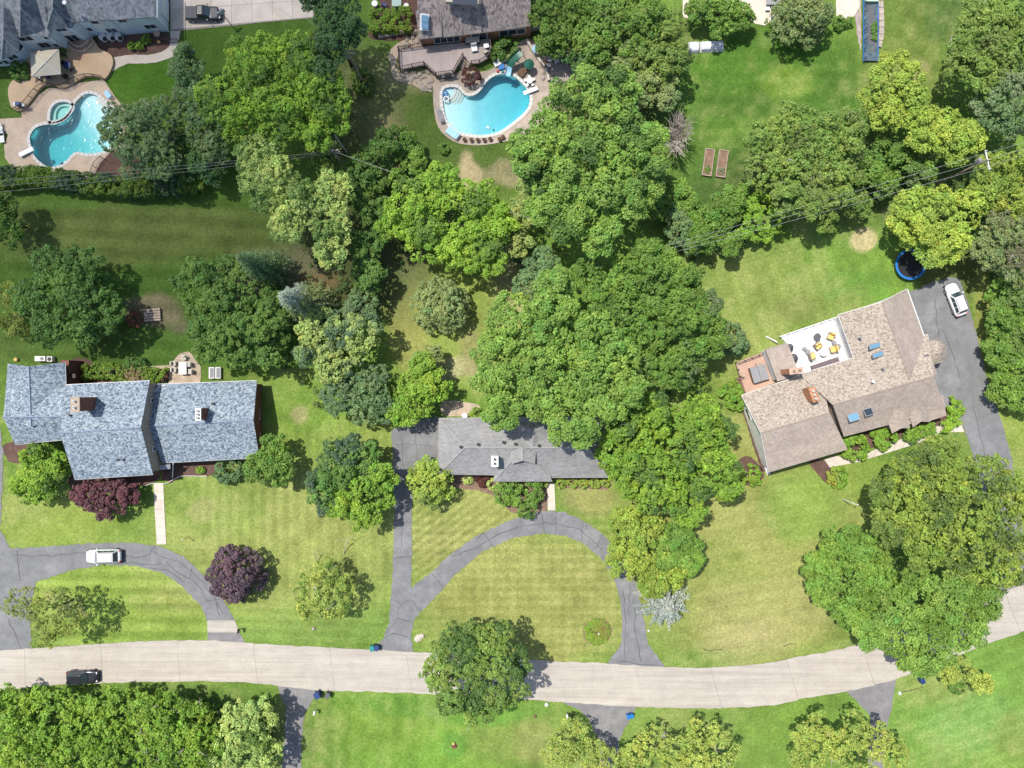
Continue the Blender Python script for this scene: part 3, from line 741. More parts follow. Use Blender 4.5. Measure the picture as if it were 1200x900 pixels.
def pool(name, outline, depth_fn, water_mat, plaster_mat, label, wz=-0.12, cat='pool', steps=None):
    t = thing(name, label, cat, (sum((p.x for p in outline)) / len(outline), sum((p.y for p in outline)) / len(outline), 0))
    n = len(outline)
    if sum(outline[i].x * outline[(i + 1) % n].y - outline[(i + 1) % n].x * outline[i].y for i in range(n)) < 0: outline = outline[::-1]
    cen = Vector((t.location.x, t.location.y, 0))
    wall = MB()
    wall.add([(p.x, p.y, 0.02) for p in outline] + [(p.x, p.y, -3.2) for p in outline], [((i + 1) % n, i, n + i, n + (i + 1) % n) for i in range(n)])
    basin = wall.build('basin_wall', plaster_mat, t, world=True)
    if cat == 'spa':
        MB().prism(outline, -3.0, -depth_fn(0, 0)).build('basin_floor', plaster_mat, t, world=True)
    else:
        x0, x1 = min(p.x for p in outline) - .5, max(p.x for p in outline) + .5; y0, y1 = min(p.y for p in outline) - .5, max(p.y for p in outline) + .5
        gx, gy = int((x1 - x0) / .25) + 1, int((y1 - y0) / .25) + 1
        vs = [(x0 + i * .25, y0 + j * .25, -depth_fn(x0 + i * .25, y0 + j * .25)) for j in range(gy) for i in range(gx)]
        fs = [(j * gx + i, j * gx + i + 1, (j + 1) * gx + i + 1, (j + 1) * gx + i) for j in range(gy - 1) for i in range(gx - 1)]
        fx = MB().add(vs, fs); fx.build('basin_floor', plaster_mat, t, world=True, smooth=True)
    ins = [cen + (p - cen) * 0.999 for p in outline]
    MB().prism(ins, -3.1, wz).build('water', water_mat, t, world=True)
    # coping stones
    def coping(w, m, nseg):
        for i in range(nseg):
            t0, t1 = i / nseg + .0008, (i + 1) / nseg - .0008
            cl = outline + [outline[0]]
            ps = [along(cl, t0 + (t1 - t0) * q / 3) for q in range(4)]
            outp = []
            for q in ps:
                d = (along(cl, min(((ps.index(q)) * 0 + t0 + (t1 - t0) * ps.index(q) / 3 + .004), 1)) - along(cl, max(t0 + (t1 - t0) * ps.index(q) / 3 - .004, 0))).normalized()
                outp.append(q + Vector((d.y, -d.x, 0)) * w)
            A = sum(outline[j].x * outline[(j + 1) % n].y - outline[(j + 1) % n].x * outline[j].y for j in range(n))
            if A < 0: outp = [q * 2 - o_ for q, o_ in zip(ps, outp)]
            MB().prism(ps + outp[::-1], -0.1, 0.09).build('coping_stone', m, t, world=True)
    return t, coping

def depth_w(x, y):
    # shallow beach at the east end, deep end south-west
    px, py = x / S + 600, 450 - y / S
    u = ((px - 118) * -0.83 + (py - 125) * 0.56)
    return 0.35 + 0.55 * min(max(u / 30, 0), 1) + 1.7 * min(max((u - 22) / 45, 0), 1)
def depth_e(x, y):
    px, py = x / S + 600, 450 - y / S
    u = (px - 522)
    return 0.30 + 0.75 * min(max(u / 42, 0), 1) + 1.3 * min(max((u - 30) / 70, 0), 1)
pw, cop = pool('swimming_pool', POOL_W_W, depth_w, M['water_w'], M['plaster'], 'turquoise kidney shaped pool with a deep blue end beside the small round spa'); cop(0.42, M['coping'], 60)
ps_, cop = pool('spa_pool', SPA_W, lambda x, y: 0.75, M['water_e'], M['plaster_spa'], 'small half round pale green spa joined to the western pool', cat='spa'); cop(0.38, M['coping'], 18)
bench = MB()
ic = ps_.location
ring = [Vector((ic.x, ic.y, 0)) + (p - Vector((ic.x, ic.y, 0))) * 0.98 for p in SPA_W]; rin = [Vector((ic.x, ic.y, 0)) + (p - Vector((ic.x, ic.y, 0))) * 0.68 for p in SPA_W]
nn = len(ring)
bench.add([(p.x, p.y, -0.42) for p in ring] + [(p.x, p.y, -0.42) for p in rin] + [(p.x, p.y, -0.74) for p in rin], [(i, (i + 1) % nn, nn + (i + 1) % nn, nn + i) for i in range(nn)] + [(nn + i, nn + (i + 1) % nn, 2 * nn + (i + 1) % nn, 2 * nn + i) for i in range(nn)]).build('bench', M['plaster_spa'], ps_, world=True)
pe, cop = pool('swimming_pool', POOL_E_W, depth_e, M['water_e'], M['plaster'], 'light blue kidney shaped pool below the pinkish brown deck'); cop(0.42, M['coping'], 60)
# curved entry steps in the shallow ends
def steps_arc(t, c, r0, a0, a1, n, dz0, m):
    for i in range(n):
        r1 = r0 - i * 0.38
        pts = [P(*c) + Vector((math.cos(a), math.sin(a), 0)) * r1 for a in np.linspace(a0, a1, 12)]
        pin = [P(*c) + Vector((math.cos(a), math.sin(a), 0)) * (r1 - 0.36) for a in np.linspace(a0, a1, 12)]
        z = dz0 + i * 0.09
        MB().prism(pts + pin[::-1], -1.0, z).build('step', m, t, world=True)
steps_arc(pw, (125, 112), 2.4, R(190), R(285), 4, -0.50, M['coping'])
steps_arc(pe, (520, 104), 2.9, R(-75), R(10), 4, -0.55, M['coping'])

def deck_with_hole(name, outer, holes, z, m, sm=0, jit=0.0):
    """slab with pool shaped openings: planar faces by tessellation"""
    from mathutils.geometry import tessellate_polygon
    pts = PL(outer)
    if sm: pts = smooth(pts, True, sm)
    def ccw(q, want):
        A = sum(q[i].x * q[(i + 1) % len(q)].y - q[(i + 1) % len(q)].x * q[i].y for i in range(len(q)))
        return list(q) if (A > 0) == want else list(reversed(q))
    loops = [ccw(pts, True)] + [ccw(hh, False) for hh in holes]
    tri = tessellate_polygon([[Vector((p.x, p.y, 0)) for p in l] for l in loops])
    flat = [p for l in loops for p in l]
    vs = [(p.x, p.y, z) for p in flat]; fs = []
    for t_ in tri:
        a_, b_, c_ = [flat[i] for i in t_]
        fs.append(tuple(t_) if (b_.x - a_.x) * (c_.y - a_.y) - (b_.y - a_.y) * (c_.x - a_.x) > 0 else tuple(reversed(t_)))
    N = len(flat); vs += [(p.x, p.y, -0.3) for p in flat]; o = 0
    for l in loops:
        for i in range(len(l)):
            a_, b_ = o + i, o + (i + 1) % len(l)
            fs.append((a_, a_ + N, b_ + N, b_))
        o += len(l)
    return struct(MB().add(vs, fs).build(name, m))
# one opening round the western pool and its spa
un = [p for p in PL([(36.5, 170), (35.6, 160), (41, 151), (50, 147), (58.5, 145.3), (58.6, 135), (60.6, 127), (65.8, 121), (74, 119), (81.4, 120.5), (86.5, 123.5), (90, 119), (97, 112.3), (104, 110), (112.5, 112), (120, 118), (130, 126), (138, 137), (140, 150), (136, 163), (127, 174), (115, 179), (102, 180), (91, 178), (84, 181.5), (77.5, 189), (69, 194), (57.5, 195.6), (49, 191), (40.5, 182)])]
un = smooth(un, True, 3)
deck_with_hole('pool_surround', [(-14, 140), (8, 139), (26, 138), (25, 132), (38, 122), (46, 111), (58, 103), (75, 104), (94, 97), (122, 93), (126, 100), (134, 112), (142, 122), (150, 134), (152, 160), (148, 172), (128, 180), (117, 192), (111, 205), (108, 209), (90, 206), (60, 202), (25, 200), (14, 196), (6, 185), (5, 170), (10, 158), (2, 152), (-14, 152)], [un], 0.05, M['stamped'])
deck_with_hole('pool_surround', [(510, 98), (514, 94), (528, 90), (545, 80), (556, 84), (572, 83), (586, 74), (598, 62), (608, 50), (622, 46), (634, 62), (645, 84), (652, 108), (650, 130), (630, 150), (604, 163), (590, 166), (578, 168.5), (560, 170.5), (539, 168.5), (524, 161), (513.5, 149), (509, 132), (507.5, 110)], [smooth(PL(POOL_E), True, 4)], 0.05, M['cool_deck'], 2)
# gap between spa and pool is a narrow weir wall
sheet('gravel_yard', [(640, 48), (655, 52), (668, 60), (676, 72), (678, 90), (660, 96), (648, 96), (640, 80), (632, 62)], 0.035, M['gravel_pink'], 0.08, 3)
sheet('rocky_bank', [(455, 62), (468, 50), (496, 42), (495, 56), (468, 62), (468, 84), (512, 88), (530, 90), (512, 98), (506, 108), (495, 104), (480, 98), (462, 92), (458, 76)], 0.03, M['gravel'], 0.1, 3)
# raised upper terrace
up = [P(x, y, 0) for x, y in [(13, 118), (12, 106), (16, 97), (24, 92), (34, 88), (34, 60), (60, 57), (80, 58), (84, 49), (100, 47), (110, 46), (118, 58), (132, 66), (134, 78), (126, 93), (117, 92), (108, 91), (98, 93), (80, 103), (72, 104), (62, 101), (52, 103), (44, 112), (36, 122), (28, 130), (22, 131), (16, 127)]]
struct(MB().prism(smooth(up, True, 3), -0.3, 0.45).build('upper_terrace', M['stamped2']))
sheet('back_patio', [(800, -50), (916, -50), (912, 22), (896, 30), (885, 28), (860, 8), (830, 10), (818, 24), (800, 20)], 0.05, M['concrete_pale'], 0.0)
sheet('side_patio', [(978, -50), (1006, -50), (1007, 8), (1000, 20), (990, 24), (980, 20)], 0.05, M['concrete_pale'], 0.03)
# ------------------------------------------------------------------ houses
def part_roof(house, name, polys, m, t=0.16):
    mb = MB()
    for poly in polys: mb.slab([P(*q) for q in poly], t)
    return mb.build(name, m, house, world=True)

def caps(house, m, lines, r=0.09, parent=None):
    for a_, b_ in lines:
        MB().tube([P(*a_) + Vector((0, 0, .02)), P(*b_) + Vector((0, 0, .02))], r, 6).build('ridge_cap', m, parent or house, world=True)

def gutter(house, a_, b_, m=None, r=0.07, parent=None):
    A, B = P(*a_), P(*b_); d = (B - A).normalized()
    MB().tube([A - Vector((0, 0, .1)), B - Vector((0, 0, .1))], r, 5).build('gutter', m or M['trim'], parent or house, world=True)

def gable_block(house, NA, NB, RA, RB, SA, SB, m, wallm, caps_m, inset=0.45, gut=True, ends=(True, True)):
    """NA-NB one eave, RA-RB the ridge, SA-SB the other eave (pixel, pixel, height)"""
    rf = part_roof(house, 'roof', [[NA, NB, RB, RA], [RA, RB, SB, SA]], m)
    caps(house, caps_m, [(RA, RB)])
    if gut:
        gutter(house, NA, NB); gutter(house, SA, SB)
    n0, n1, r0, r1, s0, s1 = [P(*q) for q in (NA, NB, RA, RB, SA, SB)]
    ax = (r1 - r0).normalized(); cr = (s0 - n0); cr.z = 0; cr.normalize()
    n0i = n0 + ax * inset + cr * inset; n1i = n1 - ax * inset + cr * inset
    s0i = s0 + ax * inset - cr * inset; s1i = s1 - ax * inset - cr * inset
    r0i = r0 + ax * inset; r1i = r1 - ax * inset
    hn = (r0.z - n0.z) * inset / max((Vector((r0.x, r0.y, 0)) - Vector((n0.x, n0.y, 0))).length, 1)
    zt = -0.19
    def w(p, z): return (p.x, p.y, z)
    vs = [w(n0i, -.3), w(n1i, -.3), w(s1i, -.3), w(s0i, -.3), w(n0i, n0.z + hn + zt), w(n1i, n1.z + hn + zt), w(s1i, s1.z + hn + zt), w(s0i, s0.z + hn + zt), w(r0i, r0.z + zt), w(r1i, r1.z + zt)]
    fs = [(0, 1, 5, 4), (2, 3, 7, 6), (1, 2, 6, 9, 5), (3, 0, 4, 8, 7), (4, 5, 9, 8), (8, 9, 6, 7)]
    MB().add(vs, fs).build('wall', wallm, house, world=True)
    return rf, [Vector(v) for v in vs]

def window(house, a_, b_, t, w, z0, z1, frame=None, pane='pane', split=2, out=0.03):
    """a window set in the wall that runs a_ -> b_ on the ground, outside to its right"""
    d = (b_ - a_); d.z = 0; L = d.length; d.normalize(); nrm = Vector((d.y, -d.x, 0))
    c = a_ + d * (t * L); c.z = (z0 + z1) / 2
    M3 = Matrix((d, nrm, Vector((0, 0, 1)))).transposed()
    fm = MB(); h = z1 - z0; f = 0.09
    for s_ in (-1, 1):
        fm.box(c + d * s_ * (w / 2) + nrm * out, (f, 0.12, h + f), rot=M3)
        fm.box(c + Vector((0, 0, s_ * h / 2)) + nrm * (out + .002), (w - f, 0.12, f), rot=M3)
    for i in range(1, split): fm.box(c + d * (-w / 2 + w * i / split) + nrm * (out - .01), (0.06, 0.1, h - f), rot=M3)
    o = fm.build('window', frame or M['white'], house, world=True)
    for i in range(split):
        MB().box(c + d * (-w / 2 + w * (i + .5) / split) + nrm * out, (w / split - 0.08, 0.05, h - .09), rot=M3).build('pane', M[pane], o, world=True)
    return o

def vent(house, px, py, h, r=0.16, hh=0.35, m='black'):
    MB().lathe([(r, -0.4), (r, hh), (r * 1.3, hh + .02), (r * 1.3, hh + .1)], P(px, py, h), 8).build('roof_vent', M[m], house, world=True)

def skylight(house, cx, cy, h, w, l, rz, tilt_dir, m='pane_blue', tilt=0.2):
    c = P(cx, cy, h)
    rot = Matrix.Rotation(rz, 3, 'Z') @ Matrix.Rotation(tilt, 3, 'X')
    o = MB().box(c, (w + .16, l + .16, .16), rot=rot).build('skylight', M['grey'], house, world=True)
    MB().box(c + rot @ Vector((0, 0, .08)), (w, l, .06), rot=rot).build('pane', M[m], o, world=True)

def chimney(house, px, py, ztop, zbot, w, l, rz, m, cap='concrete', flues=2, flue_m='darkgrey'):
    c = P(px, py, ztop)
    o = MB().box((c.x, c.y, (ztop + zbot) / 2), (w, l, ztop - zbot), rz).build('chimney', m, house, world=True)
    MB().box((c.x, c.y, ztop + .05), (w + .16, l + .16, .12), rz).build('chimney_cap', M[cap], o, world=True)
    for i in range(flues):
        k = (i + .5) / flues - .5
        d = Matrix.Rotation(rz, 3, 'Z') @ (Vector((0, k * l * .9, 0)) if l > w else Vector((k * w * .9, 0, 0)))
        MB().lathe([(.16, 0), (.16, .35), (.11, .35), (.11, .05)], (c.x + d.x, c.y + d.y, ztop + .1), 8).build('flue', M[flue_m], o, world=True)
    return o

# ---- house at the centre: grey hipped ranch house
hb = thing('house', 'long low grey roofed house with white chimney behind the half loop driveway', 'house', P(610, 525))
E = 2.8; T = 4.7
part_roof(hb, 'roof', [[(514.7, 490.2, E), (712, 488, E), (690, 524.5, T), (545, 524, T)], [(545, 524, T), (690, 524.5, T), (712, 559.5, E), (513.5, 556, E)],
                       [(514.7, 490.2, E), (545, 524, T), (513.5, 556, E)], [(712, 488, E), (712, 559.5, E), (690, 524.5, T)]], M['sh_grey'])
part_roof(hb, 'entry_roof', [[(578.3, 564, E - .1), (611.5, 526, T + .05), (646.8, 564, E - .1)], [(578.3, 564, E - .1), (583, 530, E + 0.9), (611.5, 526, T + .05)], [(646.8, 564, E - .1), (640, 530, E + .9), (611.5, 526, T + .05)]], M['sh_grey'])
part_roof(hb, 'gablet', [[(600, 543.8, 4.55), (612.5, 540, 5.15), (612, 523, 5.15), (598, 530, 4.55)], [(627, 543.8, 4.55), (612.5, 540, 5.15), (612, 523, 5.15), (628, 530, 4.55)]], M['sh_grey'], .1)
part_roof(hb, 'rear_roof', [[(600, 494, E + .2), (626, 504, T + .1), (624, 526, T + .1), (598, 526, E + .9)], [(652, 494, E + .2), (626, 504, T + .1), (624, 526, T + .1), (654, 526, E + .9)], [(600, 494, E + .2), (626, 504, T + .1), (652, 494, E + .2)]], M['sh_grey'])
caps(hb, M['ridge_grey'], [((545, 524, T), (690, 524.5, T)), ((514.7, 490.2, E), (545, 524, T)), ((513.5, 556, E), (545, 524, T)), ((578.3, 564, E - .1), (611.5, 526, T + .05)), ((646.8, 564, E - .1), (611.5, 526, T + .05)), ((612.5, 540, 5.15), (612, 523, 5.15)), ((690, 524.5, T), (712, 559.5, E))])
for a_, b_ in (((514.7, 490.2, E), (712, 488, E)), ((513.5, 556, E), (578, 556, E)), ((578.3, 564, E - .1), (646.8, 564, E - .1)), ((647, 559.5, E), (712, 559.5, E)), ((514.7, 490.2, E), (513.5, 556, E))): gutter(hb, a_, b_, M['ridge_grey'])
fp = [P(520, 496, E), P(706, 494, E), P(706, 553, E), P(641, 553.5, E), P(641, 558, E), P(584, 558, E), P(584, 550.5, E), P(519, 550.5, E)]
MB().prism(fp, -.3, E - .02).build('wall', M['brick_tan'], hb, world=True)
for t_, w_ in ((.15, 1.6), (.5, 2.2), (.82, 1.6)): window(hb, *[Vector((p.x, p.y, 0)) for p in (fp[6], fp[7])][::-1], t_, w_, .9, 2.1)
for t_, w_ in ((.2, 1.8), (.5, 1.8), (.8, 1.8)): window(hb, *[Vector((p.x, p.y, 0)) for p in (fp[3], fp[2])], t_, w_, .9, 2.1)
window(hb, Vector((fp[5].x, fp[5].y, 0)), Vector((fp[4].x, fp[4].y, 0)), .35, 2.4, .6, 2.2, split=3)
dr = MB().box((P(641, 558, 0) + Vector((-.9, -.04, 1.05))), (.95, .12, 2.1)).build('door', M['white'], hb, world=True)
for x, y in ((540, 523.5), (560.5, 520.5), (590, 518), (604, 520), (631.6, 522), (653.6, 522), (675, 523)): vent(hb, x, y, T - .1, .17, .3)
chimney(hb, 579.8, 540.5, 5.6, 3.0, .8, 1.25, 0, M['white'], 'white', 2)
g = MB().lathe([(.42, -.0), (.42, .7), (.34, .75)], P(545, 487, 0), 14).build('air_conditioner', M['trim']); tag(g, 'round white air conditioner behind the long grey house', 'air conditioner')

# ---- west house: blue grey shingles, three stepped parts
hc = thing('house', 'blue shingled house with brick chimneys beside the circular drive on the left', 'house', P(150, 495))
wb = M['brick_red']
gable_block(hc, (9, 426, 4.6), (4, 492, 4.6), (33.8, 429.5, 6.0), (36.5, 500, 6.0), (75.8, 424.2, 4.2), (78.5, 490, 4.2), M['sh_blue'], wb, M['ridge_blue'], ends=(1, 0))
gable_block(hc, (20, 452, 4.1), (175, 446, 5.0), (3.5, 489, 6.05), (165, 500.7, 7.2), (88, 562, 4.6), (178.8, 556, 5.0), M['sh_blue'], wb, M['ridge_blue']) if False else None
# middle part
N0, N1, R0, R1, S0, S1 = (77, 451, 4.9), (175.3, 446, 4.9), (70, 507.5, 7.1), (165, 500.7, 7.1), (87.5, 562, 4.9), (179.2, 556, 4.9)
gable_block(hc, N0, N1, R0, R1, S0, S1, M['sh_blue'], M['brown'], M['ridge_blue'])
# west part, ridge a little lower
gable_block(hc, (6, 470, 5.2), (86, 452, 4.7), (3.6, 488.8, 6.1), (90, 487.6, 6.1), (17.5, 521, 4.4), (86, 514, 4.4), M['sh_blue'], wb, M['ridge_blue'], gut=False)
gutter(hc, (17.5, 521, 4.4), (72, 515.6, 4.4))
# east part, one storey lower
gable_block(hc, (179, 450.5, 2.9), (301, 446, 2.9), (172, 499.3, 4.9), (297, 492.5, 4.9), (190, 542.5, 2.9), (304, 536.5, 2.9), M['sh_blue'], M['brick_red'], M['ridge_blue'])
# big stucco gable face between middle and east part, with two small windows
ga = [P(166, 449, 4.4), P(170, 552, 4.4)]
gp = [Vector((P(171, 449, 4.7).x, P(175, 449, 4.7).y, 0))]
A_ = P(175.3, 446, 4.9); B_ = P(165, 500.7, 7.1); C_ = P(179.2, 556, 4.9)
face = [Vector((A_.x - .12, A_.y - .35, 4.68)), Vector((A_.x - .12, A_.y - .35, 2.2)), Vector((C_.x - .12, C_.y + .35, 2.2)), Vector((C_.x - .12, C_.y + .35, 4.68)), Vector((B_.x - .12, B_.y, 6.88))]
th = Vector((-.15, 0, 0))
MB().add([p for p in face] + [p + th for p in face], [(0, 1, 2, 3, 4), (9, 8, 7, 6, 5)] + [(i, i + 5, (i + 1) % 5 + 5, (i + 1) % 5) for i in range(5)]).build('gable_panel', M['wood'], hc, world=True)
def face_window(y_px, z, w=.5, h_=.6):
    q = P(170, y_px, z); x0 = face[1].x + (face[2].x - face[1].x) * ((face[1].y - q.y) / (face[1].y - face[2].y))
    o = MB().box((x0 + .05, q.y, z), (.1, w + .16, h_ + .16)).build('window', M['white'], hc, world=True)
    MB().box((x0 + .11, q.y, z), (.02, w, h_)).build('pane', M['pane'], o, world=True)
face_window(469.5, 4.3); face_window(526, 4.3)
# white corner trim and the small porch roof at the notch
part_roof(hc, 'porch_roof', [[(180.5, 546, 3.0), (199.5, 544, 3.0), (199.5, 549.5, 2.6), (181, 551.5, 2.6)]], M['ridge_slate'], .12)
for a_, b_ in (((166, 470, 0), (200, 470, 0)),): pass
MB().tube([P(202.5, 540, 2.8), P(203, 543, 2.7), P(202, 560, .1)], .06, 5).build('downspout', M['white'], hc, world=True)
MB().tube([P(177, 458, 3.4), P(182, 459, 3.3), P(186, 452.5, 3.0), P(194, 451.3, 3.0)], .06, 5).build('downspout', M['white'], hc, world=True)
MB().box(P(184, 550, 1.4), (1.1, 1.1, 2.6)).build('entry_wall', M['brown'], hc, world=True)
chimney(hc, 88.5, 474, 9.4, 5.0, 1.0, 1.75, 0, M['brick_red'], 'wood', 2, 'trim')
chimney(hc, 232.5, 485.5, 6.6, 3.5, .6, 1.5, 0, M['brick_red'], 'trim', 3, 'trim')
for x, y, hh in ((83, 486.5, 6.3), (139, 538.5, 5.6), (145.5, 538.5, 5.6), (249.5, 473, 4.2)): vent(hc, x, y, hh, .12, .25)
e0 = Vector((P(303, 536, 2.9).x - .45, P(303, 532, 2.9).y, 0)); e1 = Vector((P(300.5, 449, 2.9).x - .45, P(300, 449, 2.9).y, 0))
window(hc, e0, e1, .56, 1.5, .9, 2.1, split=2); window(hc, e0, e1, .2, 1.5, .9, 2.1, split=2); window(hc, e0, e1, .86, 1.2, .9, 2.1, split=1)
n0 = Vector((P(79, 453, 4.9).x, P(79, 453, 4.9).y, 0))
MB().box(P(84.5, 437, 1.6), (1.1, 3.4, 3.2)).build('chimney_base', M['brick_red'], hc, world=True)
MB().box(P(85, 440.5, 3.22), (.8, .55, .06)).build('flue', M['black'], hc, world=True)
s0, s1 = Vector((P(88, 558, 4.9).x + .4, P(88, 559, 4.9).y + .2, 0)), Vector((P(178, 553, 4.9).x - .4, P(178, 553, 4.9).y + .2, 0))
window(hc, s0, s1, .25, 1.8, 1, 2.4); window(hc, s0, s1, .7, 1.8, 1, 2.4)

# ---- east house: tan shingles, L shaped
ha = thing('house', 'large tan shingled house with skylights and a white rear terrace on the right', 'house', P(1000, 470))
tb = M['brick_tan']
HE = 3.2
gable_block(ha, (869.3, 463.3, HE), (960, 432.3, HE), (892, 507.3, 5.5), (972, 484, 5.5), (900.7, 553.3, HE), (993, 526.5, HE), M['sh_tan'], M['siding_white'], M['ridge_tan'])
gable_block(ha, (937, 438.8, HE), (1088, 392, HE), (976, 474.5, 5.9), (1094, 441, 5.9), (988.8, 511.5, HE), (1107.8, 480, HE), M['sh_tan'], tb, M['ridge_tan'])
gable_block(ha, (982.5, 368.8, HE), (1016, 462, HE + .1), (1033.8, 353.8, 5.7), (1068, 452, 5.7), (1062.5, 338.8, HE), (1098, 438, HE + .1), M['sh_tan'], M['siding_white'], M['ridge_tan'])
# smoother darker south slopes
part_roof(ha, 'south_roof', [[(892.6, 507.5, 5.55), (972.5, 484.2, 5.55), (993.3, 526.8, HE + .05), (901, 553.6, HE + .05)]], M['sh_tan2'], .05)
part_roof(ha, 'south_roof', [[(976.6, 474.8, 5.95), (1094.5, 441.3, 5.95), (1108, 480.3, HE + .05), (989, 511.8, HE + .05)]], M['sh_tan2'], .05)
part_roof(ha, 'east_roof', [[(1034.3, 354, 5.75), (1068.5, 452, 5.75), (1098.3, 438, HE + .15), (1062.8, 338.9, HE + .05)]], M['sh_tan2'], .05)
for g_ in (((1062.5, 338.8, HE), (1084, 399, HE)),): MB().tube([P(*g_[0]) + Vector((.08, 0, -.08)), P(*g_[1]) + Vector((.08, 0, -.08))], .13, 5).build('gutter', M['trim'], ha, world=True)
# projecting garage gables on the south side
def south_gable(a_, b_, c_, ridge_s, ridge_n, hn):
    part_roof(ha, 'dormer_roof', [[a_, ridge_s, ridge_n, hn[0]], [b_, ridge_s, ridge_n, hn[1]]], M['sh_tan2'], .12)
south_gable((1045.5, 508, HE - .1), (1067, 501.5, HE - .1), None, (1056, 502, 3.9), (1049, 478, 4.4), ((1037, 484, 3.7), (1060, 477, 3.9)))
south_gable((1070, 501, HE - .1), (1090, 494.5, HE - .1), None, (1079.5, 494, 3.9), (1072, 470, 4.4), ((1062, 477, 3.7), (1083, 470, 3.9)))
part_roof(ha, 'garage_roof', [[(1083, 470, 3.9), (1105, 462, 3.8), (1109, 487, HE - .1), (1089, 493.5, HE - .1)]], M['sh_tan2'], .12)
MB().prism([P(1046, 503, 3), P(1104, 486, 3), P(1099, 466, 3), P(1041, 482, 3)], -.2, HE - .25).build('wall', tb, ha, world=True)
# octagonal bay and flat addition beside the terrace
oc = P(1095.5, 412.5, 2.9)
ring = [oc + Vector((math.cos(a), math.sin(a), 0)) * 1.75 for a in [R(17 + 22.5 + 45 * i) for i in range(8)]]
mb = MB()
apex = oc + Vector((0, 0, 1.3))
for i in range(8): mb.slab([ring[i], ring[(i + 1) % 8], apex], .1)
mb.build('bay_roof', M['sh_tan'], ha, world=True)
MB().prism([oc + (p - oc) * .86 for p in ring], -.2, 2.85).build('bay_wall', tb, ha, world=True)
MB().box(P(1084.5, 419.5, 4.1), (.75, .85, .9), R(17)).build('chimney', M['darkgrey'], ha, world=True)
part_roof(ha, 'flat_roof', [[(897, 409, 2.9), (922.7, 401.3, 2.9), (937, 439, 3.0), (911, 447, 3.0)]], M['sh_tan2'], .2)
MB().prism([P(899, 411, 2.8), P(921, 404, 2.8), P(934, 438, 2.8), P(912, 445, 2.8)], -.2, 2.72).build('wall', M['siding_white'], ha, world=True)
# skylights, chimneys, vents
skylight(ha, 1024.7, 405.3, 5.0, 1.35, .5, R(17), 0, 'pane_blue'); skylight(ha, 1028.7, 415.5, 5.0, 1.35, .5, R(17), 0, 'pane_blue')
skylight(ha, 1000, 489, 5.1, 1.3, .9, R(17), 0, 'pane_blue', -.3); skylight(ha, 1017.5, 482.8, 5.1, 1.0, .85, R(17), 0, 'pane', -.3)
chimney(ha, 953.5, 462.5, 6.4, 4.2, .75, 1.8, R(20), M['brick_orange'], 'brick_orange', 3, 'trim')
chimney(ha, 933, 434.5, 6.2, 2.8, 1.7, .65, R(8), M['brick_orange'], 'cedar', 2, 'wood')
for x, y, hh in ((897, 488, 4.6), (906.5, 511.5, 5.0), (1022, 447.5, 5.2), (1008, 396, 4.6), (1035, 432, 5.3)): vent(ha, x, y, hh, .12, .25, 'grey')
MB().lathe([(.14, -.3), (.14, .4), (.2, .42), (.2, .5)], P(1021.5, 447, 5.5), 8).build('roof_vent', M['white'], ha, world=True)
for a_, b_ in (((869.3, 463.3, HE), (892, 507.3, 5.5)), ((892, 507.3, 5.5), (900.7, 553.3, HE)), ((982.5, 368.8, HE), (1033.8, 353.8, 5.7)), ((1033.8, 353.8, 5.7), (1062.5, 338.8, HE))):
    gutter(ha, a_, b_)
w0 = Vector((*P(871.5, 466, HE).xy, 0)) + Vector((.45, -.5, 0)); w1 = Vector((*P(901, 550, HE).xy, 0)) + Vector((.5, .4, 0))
for t_ in (.2, .48, .78): window(ha, w0, w1, t_, 1.5, .9, 2.2)
w0 = Vector((*P(984, 371, HE).xy, 0)) + Vector((.6, -.2, 0)); w1 = Vector((*P(1000, 417, HE).xy, 0)) + Vector((.6, .2, 0))
for t_ in (.25, .6): window(ha, w0, w1, t_, 1.8, .3, 2.3, M['grey'])
w0 = Vector((*P(990, 509, HE).xy, 0)) + Vector((0, .5, 0)); w1 = Vector((*P(1043, 494, HE).xy, 0)) + Vector((0, .5, 0))
for t_ in (.3, .7): window(ha, w0, w1, t_, 1.6, .9, 2.2)
MB().prism([P(868, 471, 0), P(872, 470, 0), P(903, 555, 0), P(899, 557, 0)], -.1, .12).build('foundation_edge', M['trim'], ha, world=True)

# ---- north-west house: pale blue siding, tall
hd = thing('house', 'pale blue sided two storey house with slate grey roof in the upper left corner', 'house', P(80, 20))
base = [(-60, 80), (18, 77), (34, 71), (42, 60.5), (67, 58), (80, 59), (84, 50), (99, 48.5), (105, 49.5), (110, 42), (148, 40.7), (197.5, 37), (197.5, -70), (-60, -70)]
bw_ = PL(base); HD = 4.7
MB().prism(bw_, -.3, HD).build('wall', M['siding'], hd, world=True)
def dw(i, t_, w, z0, z1, split=1, fm=None):
    return window(hd, bw_[i], bw_[i + 1], t_, w, z0, z1, fm or M['white'], 'pane', split)
dw(0, .86, 1.0, .7, 1.9); dw(0, .95, .9, .7, 1.9); dw(0, .905, 1.6, 3.0, 4.2, 2)
dw(1, .5, 1.2, 1.4, 2.6, 2); dw(2, .5, 1.0, 2.2, 3.7, 1)
dw(3, .35, 1.8, 3.1, 4.3, 2); dw(3, .75, 1.5, .9, 2.3, 2); dw(4, .5, .7, .9, 2.0); dw(4, .5, .7, 3.2, 4.3)
dw(6, .5, 1.6, .15, 2.1, 2); dw(6, .45, 1.4, 3.2, 4.3, 2)
dw(9, .12, .7, 1.4, 2.4); dw(9, .72, 1.5, .8, 2.0, 2); dw(9, .5, 1.1, 3.3, 4.2); dw(10, .25, 1.1, 3.3, 4.1, 2); dw(10, .72, 1.6, 1.2, 2.3, 2)
